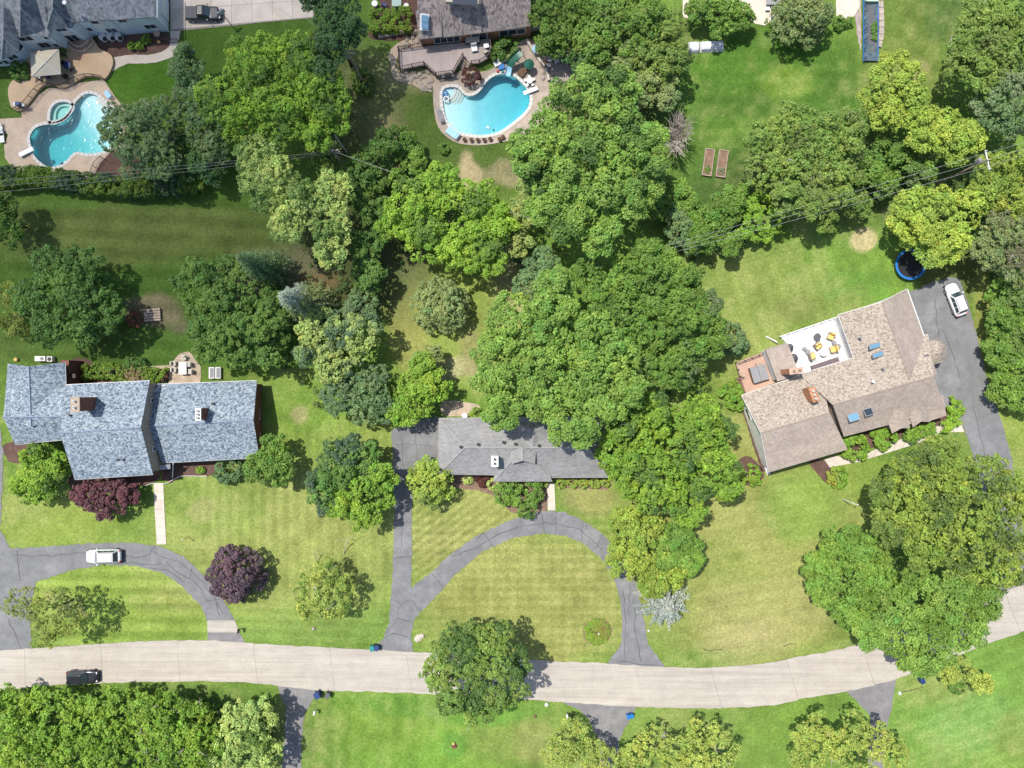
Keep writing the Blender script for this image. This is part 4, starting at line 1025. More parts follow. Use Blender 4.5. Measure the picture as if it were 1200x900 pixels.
for i, x in ((3, .5), (6, .5), (9, .55)):
    a_, b_ = bw_[i], bw_[i + 1]; d = (b_ - a_).normalized(); nrm = Vector((d.y, -d.x, 0)); c = a_.lerp(b_, x)
    L = (b_ - a_).length * (.55 if i != 9 else .35)
    MB().box(c + nrm * .02 + Vector((0, 0, HD / 2)), (L, .05, HD - .1), math.atan2(d.y, d.x)).build('wall_panel', M['siding_white'], hd, world=True)
    bpy.data.objects['wall_panel' if i == 3 else ('wall_panel.001' if i == 6 else 'wall_panel.002')]
for p in (bw_[10], bw_[11], bw_[6], bw_[9], bw_[5]): MB().box(p + Vector((0, 0, HD / 2)), (.14, .14, HD - .02)).build('corner_board', M['trim'], hd, world=True)
MB().box((P(197.5, 37).x + .05, P(197, 15).y, 1.2), (.12, 2.6, 2.2)).build('garage_door', M['white'], hd, world=True)
# slate roof: main body with hipped bays
def rp(p, out=(0, 0)):  # world point from a base corner, pushed out
    return Vector((p.x + out[0], p.y + out[1], HD))
o_ = .45
eave = [rp(bw_[0], (0, -o_)), rp(bw_[1], (.1, -o_)), rp(bw_[2], (.5, -.3)), rp(bw_[3], (.1, -.45)), rp(bw_[4], (0, -.45)), rp(bw_[5], (.4, -.45)), rp(bw_[6], (.35, -.45)), rp(bw_[7], (0, -.45)), rp(bw_[8], (.4, -.4)), rp(bw_[9], (.3, -.45)), rp(bw_[10], (0, -.45)), rp(bw_[11], (o_, -o_)), rp(bw_[12], (o_, 0))]
for e in eave: e.z = HD + .12
mb = MB()
rz_ = 8.6
Rm = [Vector((eave[i].x, 0, 0)) for i in range(len(eave))]
ridge_y = P(0, -28, 8).y
slope = .52
top_l = [Vector((e.x if 0 < i < 11 else e.x, ridge_y, HD + .12 + slope * (ridge_y - e.y))) for i, e in enumerate(eave[:12])]
zr = top_l[10].z
for i in range(11):
    a_, b_ = eave[i], eave[i + 1]
    ta, tb_ = Vector((a_.x, ridge_y, zr)), Vector((b_.x, ridge_y, zr))
    if i == 10: tb_ = Vector((b_.x - 5.5, ridge_y, zr))
    if abs(a_.x - b_.x) < .3: continue
    q = [a_, b_, tb_, ta]
    mb.slab(q, .15)
mb.slab([eave[11], eave[12], Vector((eave[11].x - 5.5, ridge_y, zr))], .15)
mb.build('roof', M['sh_slate'], hd, world=True)
def hipbay(c0, c1, apx, m='sh_slate'):
    a_, b_ = P(*c0), P(*c1); ap = P(*apx)
    bk = Vector((ap.x, ap.y + 4, ap.z))
    mb = MB(); mb.slab([a_, b_, ap], .14); mb.slab([a_, ap, bk, Vector((a_.x, bk.y, a_.z))], .14); mb.slab([b_, ap, bk, Vector((b_.x, bk.y, b_.z))], .14)
    mb.build('bay_roof', M[m], hd, world=True)
    caps(hd, M['ridge_slate'], [(c0, apx), (c1, apx)])
hipbay((2, 69.5, HD + .2), (22, 60, HD + .2), (4, 44, 6.6))
hipbay((24, 43, HD + .35), (52.5, 35, HD + .35), (24, 10, 8.2))
hipbay((55, 33.5, HD + .4), (79, 31.5, HD + .4), (62, 10, 7.6))
caps(hd, M['ridge_slate'], [((86, 26, HD + .3), (30, -8, 8.4))])
for a_, b_ in (((86.5, 25, HD), (183, 20, HD)), ((184, 20, HD), (184, -30, HD)), ((55, 33.6, HD + .3), (79, 31.6, HD + .3)), ((24, 43, HD + .3), (52.5, 35, HD + .3)), ((2, 69.5, HD + .1), (22, 60, HD + .1))): gutter(hd, a_, b_)
vent(hd, 78, 5, 7.4, .22, .4, 'trim'); 
for i, (x, y) in enumerate(((123, 45.5), (132, 45), (141, 45))):
    g = MB().lathe([(.52, 0), (.52, .75), (.44, .8), (.44, .74), (.15, .74), (.15, .8)], P(x, y, 0), 16).build('air_conditioner', M['trim'])
    MB().lathe([(.30, .0), (.30, .06)], P(x, y, .75), 12).build('fan', M['black'], g)
    tag(g, ['westernmost of three round white air conditioners against the blue house', 'middle one of three round white air conditioners against the blue house', 'easternmost of three round white air conditioners against the blue house'][i], 'air conditioner', 'air conditioners by the blue house')

# ---- north house: brown shakes, orange brick, long deck
he = thing('house', 'brown shingled house with orange brick wall behind the long deck at the top', 'house', P(555, 20))
HE2 = 3.3
f0 = [P(x, y) for x, y in ((494.5, 56), (622, 42), (618, -60), (492, -60))]
MB().prism(f0, -.3, HE2).build('wall', M['brick_orange'], he, world=True)
part_roof(he, 'roof', [[(490.5, 46.5, HE2), (564, 38, HE2), (564, -60, 9.2), (487, -60, 9.2)], [(564, 38.2, HE2 - .02), (622.5, 29.5, HE2 - .02), (620, -60, 9.1), (564, -60, 9.1)]], M['sh_brown'], .2)
part_roof(he, 'roof_step', [[(487, 12, 5.2), (518, 10, 5.2), (518, 43, 3.55), (491, 46.2, 3.5)]], M['sh_brown'], .1)
caps(he, M['joint'], [((518, 43.5, 3.5), (516, -10, 6.4)), ((564, 38, 3.5), (564, -10, 6.4))], .06)
window(he, f0[0], f0[1], .24, 3.6, .9, 2.5, split=4); window(he, f0[0], f0[1], .53, 2.2, .3, 2.6, split=2); window(he, f0[0], f0[1], .83, 3.6, 1.0, 2.5, split=3)
for t_ in (.09, .41, .62): pass
sk = MB().box(P(497.5, 26, 4.9), (1.2, 2.0, .2), rot=Matrix.Rotation(R(-6), 3, 'Z') @ Matrix.Rotation(R(25), 3, 'X')).build('skylight', M['white'], he, world=True)
for dy in (-4, 4): MB().box(P(498, 26 + dy, 4.96 + (0.0 if dy > 0 else .42)) + Vector((0, 0, .05)), (.9, .8, .12), rot=Matrix.Rotation(R(-6), 3, 'Z') @ Matrix.Rotation(R(25), 3, 'X')).build('pane', M['pane_blue'], sk, world=True)
MB().box(P(542, -1, 6.9), (4.3, 1.3, .7), R(-4)).build('dormer', M['cream'], he, world=True)
MB().box(P(545, 0, 7.25), (3.2, 1.4, .3), R(-4)).build('dormer_window', M['pane'], he, world=True)
gutter(he, (490.5, 46.5, HE2), (564, 38, HE2), M['wood']); gutter(he, (564, 38, HE2), (622.5, 29.5, HE2), M['wood'])
# deck with rail and stairs
dk = thing('deck', 'long pinkish brown timber deck with zigzag railing above the light blue pool', 'deck', P(520, 70))
DH = .9
dp = [(467.5, 58.5), (496, 54.5), (545, 49.5), (574, 44.5), (576, 60), (572, 68), (562, 74), (552.5, 75), (543, 66), (531, 86), (511, 88.5), (497.5, 76), (469, 81.5)]
dpw = [P(x, y, DH) for x, y in dp]
MB().prism(dpw, DH - .2, DH).build('deck_boards', M['deckboards'], dk, world=True)
sk_ = MB()
for i in range(len(dpw)): 
    a_, b_ = dpw[i], dpw[(i + 1) % len(dpw)]
    if i in (0, 1, 2, 7): continue
    n_ = max(1, int((b_ - a_).length / 1.2))
    for q in range(n_ + 1): pass
rails = [[0, 12, 11, 10, 9, 8], [7, 6, 5, 4, 3], [0, 1]]
for rl in rails:
    pts = [dpw[i] for i in rl]
    c = Vector((P(520, 66, DH).x, P(520, 66, DH).y, DH))
    rm = MB(); rm.tube([p + Vector((0, 0, 1.0)) for p in pts], .06, 4); rm.tube([p + Vector((0, 0, .15)) for p in pts], .04, 4)
    rr = rm.build('railing', M['railwood'], dk, world=True)
    for i in range(len(pts) - 1):
        n_ = max(1, int((pts[i + 1] - pts[i]).length / 1.4))
        for q in range(n_ + (1 if i == len(pts) - 2 else 0)):
            MB().box(pts[i].lerp(pts[i + 1], q / n_) + Vector((0, 0, .05)), (.12, .12, 2.1)).build('post', M['railwood'], rr, world=True)
        bal = MB()
        nb_ = int((pts[i + 1] - pts[i]).length / .25)
        for q in range(nb_): bal.box(pts[i].lerp(pts[i + 1], (q + .5) / nb_) + Vector((0, 0, .58)), (.05, .05, .84))
        bal.build('balusters', M['railwood'], rr, world=True)
for i in range(5):
    a_, b_ = P(543 - i * 1.2, 67 + i * 2.2, 0), P(552.5 - i * 1.5, 75.2 + i * 2, 0)
    z = DH - .16 * (i + 1); d = (b_ - a_).normalized(); nn_ = Vector((d.y, -d.x, 0))
    if nn_.y > 0: nn_ = -nn_
    MB().add([*(Vector((p.x, p.y, z_)) for z_ in (z - .06, z) for p in (a_, b_, b_ + nn_ * .28, a_ + nn_ * .28))], [(0, 1, 2, 3), (7, 6, 5, 4), (0, 4, 5, 1), (1, 5, 6, 2), (2, 6, 7, 3), (3, 7, 4, 0)]).build('stair_tread', M['wood'], dk, world=True)
for k_ in ((543, 67, 537.5, 77.5), (552.5, 75.2, 545.5, 85)):
    MB().tube([P(k_[0], k_[1], DH + .9), P(k_[2], k_[3], .9)], .06, 4).build('stair_rail', M['railwood'], dk, world=True)

# ---- terrace, cedar deck of the east house
tt = thing('terrace', 'bright white terrace full of yellow cushioned chairs behind the tan house', 'terrace', P(955, 405))
tp = [(913, 394), (981.3, 370.7), (1000, 419), (946, 437), (936, 440), (922, 404)]
MB().prism(PL(tp), -.2, .35).build('floor', M['patio_white'], tt, world=True)
MB().tube([P(913.5, 394.5, .9), P(981, 371.5, .9)], .05, 4).build('railing', M['white'], tt, world=True)
pp = [P(913.5, 394.5, .35).lerp(P(981, 371.5, .35), i / 7) for i in range(8)]
for p in pp: MB().box(p + Vector((0, 0, .27)), (.08, .08, .54)).build('post', M['white'], tt, world=True)
cdk = thing('deck', 'small reddish cedar deck with a grey hot tub beside the tan house', 'deck', P(882, 440))
cpts = PL([(861, 425), (896.5, 411.5), (910.5, 447.5), (868, 463), (857, 446), (866, 442)])
MB().prism(cpts, -.2, .3).build('deck_frame', M['brown'], cdk, world=True)
# boards laid one by one
a_, b_, c_, d_ = P(861, 425), P(896.5, 411.5), P(910.5, 447.5), P(873.5, 461)
for i in range(16):
    u0, u1 = i / 16 + .004, (i + 1) / 16 - .004
    MB().prism([a_.lerp(d_, u0), b_.lerp(c_, u0), b_.lerp(c_, u1), a_.lerp(d_, u1)], .25, .34).build('board', M['cedar'], cdk, world=True)
for q in ([(863, 425.5), (896, 413)], [(859, 445.5), (869, 442)], [(897, 412), (911, 446)], [(861, 425), (866, 441)]):
    p0, p1 = PL(q)
    MB().tube([p0 + Vector((0, 0, 1.1)), p1 + Vector((0, 0, 1.1))], .055, 4).build('rail', M['railwood'] if q[0][0] != 861 else M['cream'], cdk, world=True)
    for i in range(int((p1 - p0).length / 1.3) + 2):
        MB().box(p0.lerp(p1, i / (int((p1 - p0).length / 1.3) + 1)) + Vector((0, 0, .6)), (.1, .1, 1.1)).build('post', M['railwood'], cdk, world=True)
ht = thing('hot_tub', 'square hot tub under a folded grey cover on the cedar deck', 'hot tub', P(886.5, 438), R(17))
ht.location.z = .34
MB().box((0, 0, .4), (2.15, 2.1, .8)).build('tub', M['brown'], ht)
for s_ in (-1, 1): bevel(MB().box((s_ * .56, 0, .86), (1.09, 2.2, .12)).build('cover', M['grey'], ht), .04)
MB().box((.4, 1.2, .3), (.7, .5, .3)).build('step', M['wood'], ht)
# ------------------------------------------------------------------ vegetation
def leaf_object(name, C_, N_, S_, T_, parent, asp=0.8, world=False):
    """many small leaf faces; C centres, N normals, S sizes, T colours"""
    n = len(C_)
    N_ = N_ / np.linalg.norm(N_, axis=1, keepdims=True)
    rnd = RNG.normal(size=(n, 3)); t = np.cross(N_, rnd); t /= np.linalg.norm(t, axis=1, keepdims=True) + 1e-9
    b = np.cross(N_, t)
    h = S_[:, None] / 2
    fold = N_ * (S_[:, None] * 0.18)
    V = np.stack([C_ - t * h - fold, C_ - b * h * asp, C_ + t * h - fold * 0.4, C_ + b * h * asp * RNG.uniform(.7, 1.3, (n, 1))], 1).reshape(-1, 3)
    me = bpy.data.meshes.new(name)
    me.vertices.add(4 * n); me.vertices.foreach_set('co', V.astype(np.float32).ravel())
    me.loops.add(4 * n); me.loops.foreach_set('vertex_index', np.arange(4 * n, dtype=np.int32))
    me.polygons.add(n); me.polygons.foreach_set('loop_start', np.arange(0, 4 * n, 4, dtype=np.int32))
    try: me.polygons.foreach_set('loop_total', np.full(n, 4, dtype=np.int32))
    except Exception: pass
    me.update(calc_edges=True)
    a_ = me.color_attributes.new('tint', 'BYTE_COLOR', 'CORNER')
    cc = np.ones((n, 4, 4), np.float32)
    T_ = np.clip(T_, 0.003, 0.9)
    cc[:, :, :3] = T_[:, None, :]
    a_.data.foreach_set('color', cc.reshape(-1))
    me.materials.append(M['leaf'])
    o = bpy.data.objects.new(name, me); COL.objects.link(o); o.parent = parent
    return o

def unit(n):
    v = RNG.normal(size=(n, 3)); return v / np.linalg.norm(v, axis=1, keepdims=True)

LEAFN = [0]
def clumps_to_leaves(cc, cn, cr, base, ls, cov, spread=0.6, hue=0.10, up=0.62, second=None):
    """cc clump centres, cn outward, cr radii -> leaf arrays"""
    C_, N_, S_, T_ = [], [], [], []
    base = np.array(base)
    area = 2 * math.pi * cr ** 2 * cov / (0.45 * ls ** 2)
    cnt = np.maximum(area.astype(int), 5)
    idx = np.repeat(np.arange(len(cc)), cnt); n = len(idx)
    d = unit(n) + cn[idx] * 0.75; d /= np.linalg.norm(d, axis=1, keepdims=True)
    rad = cr[idx][:, None] * RNG.uniform(0.55, 1.05, (n, 1))
    C_ = cc[idx] + d * rad * np.array([1, 1, .8])
    N_ = d * spread + np.array([0, 0, up]) + RNG.normal(size=(n, 3)) * 0.38
    S_ = ls * RNG.uniform(0.7, 1.35, n)
    ctint = 1 + RNG.normal(size=(len(cc), 1)) * hue * 0.8
    cyel = RNG.normal(size=(len(cc), 1)) * hue * 0.7
    T_ = base * ctint[idx] * (1 + RNG.normal(size=(n, 1)) * hue)
    T_[:, 0:1] *= 1 + cyel[idx]
    yo = (RNG.random((n, 1)) < .22) * 1.0
    T_ = T_ * (1 + yo * np.array([.40, .30, .28]))
    g_ = np.sin(cc[idx, 0:1] * .55 + cc[idx, 1:2] * .4 + base[0] * 90) * np.cos(cc[idx, 1:2] * .6 - cc[idx, 0:1] * .3)
    T_ = T_ * (1 + .13 * g_) * np.hstack([1 + .06 * g_, np.ones_like(g_), 1 - .05 * g_])
    if second is not None:
        fld = .5 + .25 * (np.sin(cc[:, 0:1] * .9 + cc[:, 1:2] * .35 + base[1] * 50) + np.cos(cc[:, 1:2] * .8 - cc[:, 0:1] * .45 + cc[:, 2:3] * .5))
        w = np.clip((fld * .75 + RNG.random((len(cc), 1)) * .35 - (1 - second[1]) * .8 + .02) * 3, 0, 1)[idx]
        T_ = T_ * (1 - w) + np.array(second[0]) * w * (1 + RNG.normal(size=(n, 1)) * hue)
    LEAFN[0] += n
    return C_, N_, S_, T_

SPEC = {  # colour, clump radius, leaf size, cover, extra
 'maple':  dict(c=(0.085, 0.165, 0.035), rc=.78, ls=.30, cov=1.0),
 'maple2': dict(c=(0.10, 0.185, 0.045), rc=.80, ls=.30, cov=1.0),
 'mid':    dict(c=(0.075, 0.15, 0.032), rc=.62, ls=.28, cov=1.0),
 'lime':   dict(c=(0.105, 0.195, 0.030), rc=.60, ls=.28, cov=.95),
 'brite':  dict(c=(0.115, 0.215, 0.030), rc=.60, ls=.27, cov=.95),
 'yellow': dict(c=(0.155, 0.235, 0.05), rc=.62, ls=.28, cov=.9),
 'dark':   dict(c=(0.052, 0.112, 0.030), rc=.55, ls=.27, cov=1.1),
 'deep':   dict(c=(0.040, 0.095, 0.035), rc=.60, ls=.27, cov=1.0),
 'olive':  dict(c=(0.098, 0.165, 0.045), rc=.55, ls=.26, cov=.95),
 'pale':   dict(c=(0.20, 0.285, 0.11), rc=.52, ls=.25, cov=.95),
 'greyg':  dict(c=(0.12, 0.175, 0.085), rc=.50, ls=.25, cov=.95),
 'bluegr': dict(c=(0.075, 0.135, 0.070), rc=.50, ls=.24, cov=.95),
 'purple': dict(c=(0.085, 0.038, 0.048), rc=.48, ls=.24, cov=1.1),
 'violet': dict(c=(0.075, 0.052, 0.070), rc=.48, ls=.24, cov=1.1),
 'redb':   dict(c=(0.075, 0.03, 0.022), rc=.25, ls=.16, cov=1.2),
 'locust': dict(c=(0.17, 0.235, 0.065), rc=.50, ls=.22, cov=.6, sparse=.75),
 'thin':   dict(c=(0.12, 0.165, 0.045), rc=.45, ls=.20, cov=.55, sparse=.75),
 'pine':   dict(c=(0.085, 0.145, 0.075), rc=.42, ls=.22, cov=.9),
 'pinedk': dict(c=(0.034, 0.078, 0.036), rc=.45, ls=.24, cov=1.0),
 'silver': dict(c=(0.235, 0.285, 0.265), rc=.42, ls=.20, cov=1.1),
}

for _k, _v in SPEC.items():
    _f = (1.74, 1.60, 1.15) if _k not in ('purple', 'violet', 'redb', 'silver') else (1.5, 1.4, 1.35)
    _v['c'] = tuple(a * b for a, b in zip(_v['c'], _f))
    _v['rc'] *= .86; _v['ls'] *= .89; _v['cov'] *= .80

def lobe_clumps(lobes, rc, zmin=-0.35, inner=True, sparse=0.0):
    CC, CN, CR = [], [], []
    L = [(np.array(c), r, rz) for c, r, rz in lobes]
    for li, (c, r, rz) in enumerate(L):
        m = max(7, int(2.3 * math.pi * r * (r * .55 + rz * .45) * (1 - sparse * .45) / (math.pi * rc * rc) * 0.80))
        i = np.arange(m) + RNG.uniform(0, 1)
        z = 1 - (1 - zmin) * (i + .5) / m
        ph = i * 2.39996 + RNG.uniform(0, 6.28)
        d = np.stack([np.sqrt(np.maximum(1 - z * z, 0)) * np.cos(ph), np.sqrt(np.maximum(1 - z * z, 0)) * np.sin(ph), z], 1)
        d += RNG.normal(size=d.shape) * (0.10 + sparse * .1); d /= np.linalg.norm(d, axis=1, keepdims=True)
        k = RNG.uniform(0.80 - sparse * .35, 1.04, (m, 1)); k[RNG.random(m) < .12] *= 1.07
        p = c + d * np.array([r, r, rz]) * k - d * rc * .6
        keep = RNG.random(m) > .07
        for lj, (c2, r2, rz2) in enumerate(L):
            if lj == li: continue
            q = (p - c2) / np.array([r2, r2, rz2]); keep &= (np.linalg.norm(q, axis=1) > .72)
        CC.append(p[keep]); CN.append(d[keep]); CR.append(rc * RNG.uniform(.5, 1.45, keep.sum()))
    return np.vstack(CC), np.vstack(CN), np.concatenate(CR)

def auto_lobes(cx, cy, r, seed, n=9, flat=.75):
    rr = random.Random(seed)
    out = [(cx, cy, r * .74, 0)]
    a0 = rr.uniform(0, 6.28)
    for i in range(n):
        a = a0 + 6.283 * i / n + rr.uniform(-.25, .25)
        q = rr.uniform(.25, .40) * r; d = r * rr.uniform(.93, 1.03) - q
        out.append((cx + math.cos(a) * d, cy + math.sin(a) * d, q, rr.uniform(-.35, .1)))
    for i in range(6):
        a = i * 1.05 + rr.uniform(-.3, .3); d = r * rr.uniform(.25, .5); out.append((cx + math.cos(a) * d, cy + math.sin(a) * d, r * rr.uniform(.22, .32), rr.uniform(.35, .5)))
    return out

TREES = []
def tree(label, spec, lobes, h, name='tree', cat='tree', group=None, second=None, sub=True, twigs=0, scale_c=1.0, limbs=6):
    """lobes: photograph outline circles (x, y, r); h: height of the tree"""
    sp = SPEC[spec]
    W = []
    if len(lobes) == 1 and sub and lobes[0][2] > 14: al = auto_lobes(*lobes[0], seed=hash(label) % 9999 if False else int(lobes[0][0] * 7 + lobes[0][1]), n=10)
    elif sub and lobes[0][2] > 14 and len(lobes) > 1:
        al = []
        for (x, y, r) in lobes:
            al += [(x, y, r * .76, 0)]
            rr = random.Random(int(x * 3 + y))
            for q in range(6):
                a = q * 1.047 + rr.uniform(-.3, .3); k_ = r * rr.uniform(.28, .40); al.append((x + math.cos(a) * (r * rr.uniform(.92, 1.0) - k_), y + math.sin(a) * (r - k_), k_, rr.uniform(-.15, .2)))
            for q in range(2): a = rr.uniform(0, 6.28); al.append((x + math.cos(a) * r * .3, y + math.sin(a) * r * .3, r * rr.uniform(.28, .36), rr.uniform(.3, .5)))
    else: al = [(x, y, r, 0) for (x, y, r) in lobes]
    Rm = max(l[2] for l in lobes) * S * (1 - h / H * .8)
    zc0 = max(h - Rm * .85, h * .5)
    for (x, y, r, dz) in al:
        r_w = r * S * (1 - zc0 / H)
        rz = min(r_w * .8, h * .48)
        p = P(x, y, zc0)
        z = zc0 + dz * Rm
        if len(lobes) > 1: z += (Rm - r_w) * .25 - Rm * .12 * random.random()
        z = min(z, h - rz * .9)
        W.append(((p.x, p.y, max(z, rz * .5)), r_w, rz))
    wsum = sum(w[1] ** 2 for w in W)
    bx = sum(w[0][0] * w[1] ** 2 for w in W) / wsum; by = sum(w[0][1] * w[1] ** 2 for w in W) / wsum
    root = thing(name, label, cat, (bx, by, 0), 0, group)
    CC, CN, CR = lobe_clumps(W, sp['rc'], sparse=sp.get('sparse', 0))
    c = np.array(sp['c']) * scale_c * (1 + (random.random() - .5) * .06)
    C_, N_, S_, T_ = clumps_to_leaves(CC, CN, CR, c, sp['ls'], sp['cov'], second=second)
    # looser foliage inside closes the view through the crown
    ni = int(sum(w[1] ** 2 for w in W) * 7 * (1 - sp.get('sparse', 0)))
    if ni:
        pick = RNG.choice(len(W), ni, p=np.array([w[1] ** 2 for w in W]) / wsum)
        wc = np.array([w[0] for w in W]); wr = np.array([[w[1], w[1], w[2]] for w in W])
        d = unit(ni); pts = wc[pick] + d * wr[pick] * RNG.uniform(.3, .72, (ni, 1)) * np.array([1, 1, .8])
        C_ = np.vstack([C_, pts]); N_ = np.vstack([N_, d * .4 + np.array([0, 0, .8]) + RNG.normal(size=(ni, 3)) * .3])
        S_ = np.concatenate([S_, np.full(ni, .6)]); T_ = np.vstack([T_, np.tile(c * .95, (ni, 1))])
        LEAFN[0] += ni
    keep = C_[:, 2] > .08; C_, N_, S_, T_ = C_[keep], N_[keep], S_[keep], T_[keep]
    C_ = C_ - np.array([bx, by, 0])
    leaf_object('crown', C_, N_, S_, T_, root)
    # trunk and limbs
    tr = max(.05, h * .018)
    mb = MB(); zt = h * .55
    mb.tube([(0, 0, -.2), (tr * .3, 0, h * .12), (-tr * .4, tr * .5, h * .3), (0, 0, zt)], tr * 1.15, 8, tr * .6)
    big = sorted(W, key=lambda w: -w[1])[:limbs]
    for w in big:
        e = Vector((w[0][0] - bx, w[0][1] - by, w[0][2] + w[2] * .35)); s0 = Vector((0, 0, h * random.uniform(.2, .4)))
        m1 = s0.lerp(e, .5) + Vector((0, 0, -h * .03))
        mb.tube([s0, m1, e], tr * .5, 6, tr * .12)
    mb.build('trunk', M['bark'], root, smooth=True)
    for i in range(twigs):
        w = random.choice(W); a = random.uniform(0, 6.28); e = Vector((w[0][0] - bx + math.cos(a) * w[1] * 1.02, w[0][1] - by + math.sin(a) * w[1] * 1.02, w[0][2] + w[2] * random.uniform(.2, .75)))
        q = e.lerp(Vector((w[0][0] - bx, w[0][1] - by, w[0][2])), .5); f_ = q.lerp(e, .6) + Vector((random.uniform(-.3, .3), random.uniform(-.3, .3), .1))
        tm = MB(); tm.tube([q, f_, e, e + Vector((random.uniform(-.9, .9), random.uniform(-.9, .9), .1))], .06, 4, .012); tm.tube([f_, f_ + Vector((random.uniform(-.9, .9), random.uniform(-.9, .9), .2))], .035, 4, .012)
        tm.build('bare_branch', M['deadwood'], root)
    return root

def conifer(label, spec, tip, rpx, h, name='spruce', second=None, levels=None, lean=0.0):
    """tip: pixel where the top shows; whorls of drooping branches"""
    sp = SPEC[spec]; t = P(tip[0], tip[1], h); root = thing(name, label, 'tree', (t.x, t.y, 0))
    Rb = rpx * S
    nl = levels or max(8, int(h / .55)); CC, CN, CR = [], [], []
    for i in range(nl):
        f = i / (nl - 1); z0 = h * (.10 + .88 * f); Rl = Rb * (1 - f) ** .85 + .15
        nb_ = max(4, int(5 + 9 * (1 - f)))
        a0 = random.uniform(0, 6.28)
        for b_ in range(nb_):
            a = a0 + 6.283 * b_ / nb_ + random.uniform(-.18, .18); L = Rl * random.uniform(.82, 1.08)
            n_ = max(1, int(L / (sp['rc'] * .95)))
            for q in range(n_):
                u = (q + .8) / n_
                CC.append((math.cos(a) * L * u, math.sin(a) * L * u, z0 - L * .22 * u * u + random.uniform(-.05, .05))); CN.append((math.cos(a) * .5, math.sin(a) * .5, .8)); CR.append(sp['rc'] * random.uniform(.65, 1.0) * (1.1 - .35 * u))
    CC, CN, CR = np.array(CC), np.array(CN), np.array(CR)
    C_, N_, S_, T_ = clumps_to_leaves(CC, CN, CR, sp['c'], sp['ls'], sp['cov'] * .7, second=second, up=.7)
    C_[:, 2] = np.maximum(C_[:, 2], .1)
    leaf_object('crown', C_, N_, S_, T_, root, .5)
    MB().tube([(0, 0, -.2), (0, 0, h * .97)], h * .016, 8, .03).build('trunk', M['bark'], root)
    return root

def shrub(label, spec, x, y, r, h, name='shrub', cat='shrub', group=None, second=None, sc_=1.0, rc=None, ls=None):
    sp = dict(SPEC[spec]); k = rc or min(sp['rc'], max(.16, r * S * .28)); l_ = ls or min(sp['ls'], max(.13, r * S * .16))
    p = P(x, y, h * .5); R_ = r * S
    root = thing(name, label, cat, (p.x, p.y, 0), 0, group)
    W = [((0, 0, h * .45), R_, h * .55)]
    CC, CN, CR = lobe_clumps(W, k, zmin=-.2)
    C_, N_, S_, T_ = clumps_to_leaves(CC, CN, CR, np.array(sp['c']) * sc_, l_, 1.7, second=second)
    keep = C_[:, 2] > .04
    leaf_object('foliage', C_[keep], N_[keep], S_[keep], T_[keep], root)
    mb = MB()
    for i in range(4):
        a = i * 1.57 + .4; mb.tube([(0, 0, -.1), (math.cos(a) * R_ * .4, math.sin(a) * R_ * .4, h * .6)], .04, 5, .015)
    mb.build('stems', M['bark'], root)
    return root

def hedge(label, spec, pts, wpx, h, name='hedge', second=None, group=None, scc=1.0):
    sp = SPEC[spec]; pts = PL(pts, h * .6)
    root = thing(name, label, 'hedge', (pts[0].x, pts[0].y, 0), 0, group)
    CC, CN, CR = [], [], []; w = wpx * S / 2; rc = .38; st = MB()
    for i in range(len(pts) - 1):
        a_, b_ = pts[i], pts[i + 1]; L = (b_ - a_).length; d = (b_ - a_).normalized(); nn_ = Vector((-d.y, d.x, 0))
        m = int(L * (w * 2 + h * 2) / (rc * rc) * .55)
        for q in range(m):
            u = random.random() * L; v = random.uniform(-1, 1) * (w + h * .6)
            if abs(v) < w: off, z, nv = v, h - rc * .4, Vector((0, 0, 1))
            else: off, z, nv = math.copysign(w, v) * .9, h - (abs(v) - w) / .6 * .85, nn_ * math.copysign(1, v)
            bump = .25 * math.sin(u * 1.7) * (h / 3)
            p = a_ + d * u + nn_ * (off + random.uniform(-.1, .1)); CC.append((p.x, p.y, max(z + bump + random.uniform(-.15, .15), .2))); CN.append(tuple(nv)); CR.append(rc * random.uniform(.7, 1.2))
        for q in range(max(1, int(L / 1.5))): 
            p = a_ + d * (q + .5) * 1.5; st.tube([(p.x, p.y, -.1), (p.x, p.y, h * .7)], .05, 5, .02)
    CC, CN, CR = np.array(CC), np.array(CN), np.array(CR)
    C_, N_, S_, T_ = clumps_to_leaves(CC, CN, CR, np.array(sp['c']) * scc, .22, .8, second=second)
    C_ = C_ - np.array([root.location.x, root.location.y, 0]); keep = C_[:, 2] > .05
    leaf_object('foliage', C_[keep], N_[keep], S_[keep], T_[keep], root)
    for v in st.v: v -= root.location
    st.build('stems', M['bark'], root)
    return root

# --- north-west quarter
tree('feathery grey green pine hanging over the corner of the western pool', 'pine', [(150, 152, 38), (170, 175, 42), (185, 145, 34), (190, 190, 26)], 10, 'pine_tree', second=((.12, .17, .08), .15))
tree('sprawling lime yellow tree between the two upper pools', 'brite', [(265, 118, 36), (300, 80, 44), (352, 82, 44), (330, 130, 44), (385, 130, 34), (285, 145, 28), (372, 100, 36), (375, 165, 16)], 13, second=((.09, .17, .03), .3))
tree('grey green tree on the left flank of the sprawling lime tree', 'bluegr', [(222, 88, 26), (232, 118, 30), (218, 65, 14), (238, 150, 26), (252, 175, 20)], 8, second=((.10, .18, .04), .2))
tree('tall dark blue green evergreen touching the top edge left of the boxed hedge', 'pinedk', [(392, 12, 32), (388, 52, 27), (380, 84, 20), (412, 35, 20), (368, 2, 16)], 13, 'evergreen_tree')
tree('dark shaded tree between the feathery pine and the silvery tree', 'deep', [(228, 190, 24), (250, 200, 18), (215, 170, 16)], 6)
tree('pale silvery leaved tree with long crown below the sprawling lime tree', 'pale', [(302, 178, 31), (318, 216, 38), (352, 240, 32), (392, 225, 26), (388, 262, 30), (388, 296, 22), (340, 262, 28)], 12, second=((.15, .25, .06), .4))
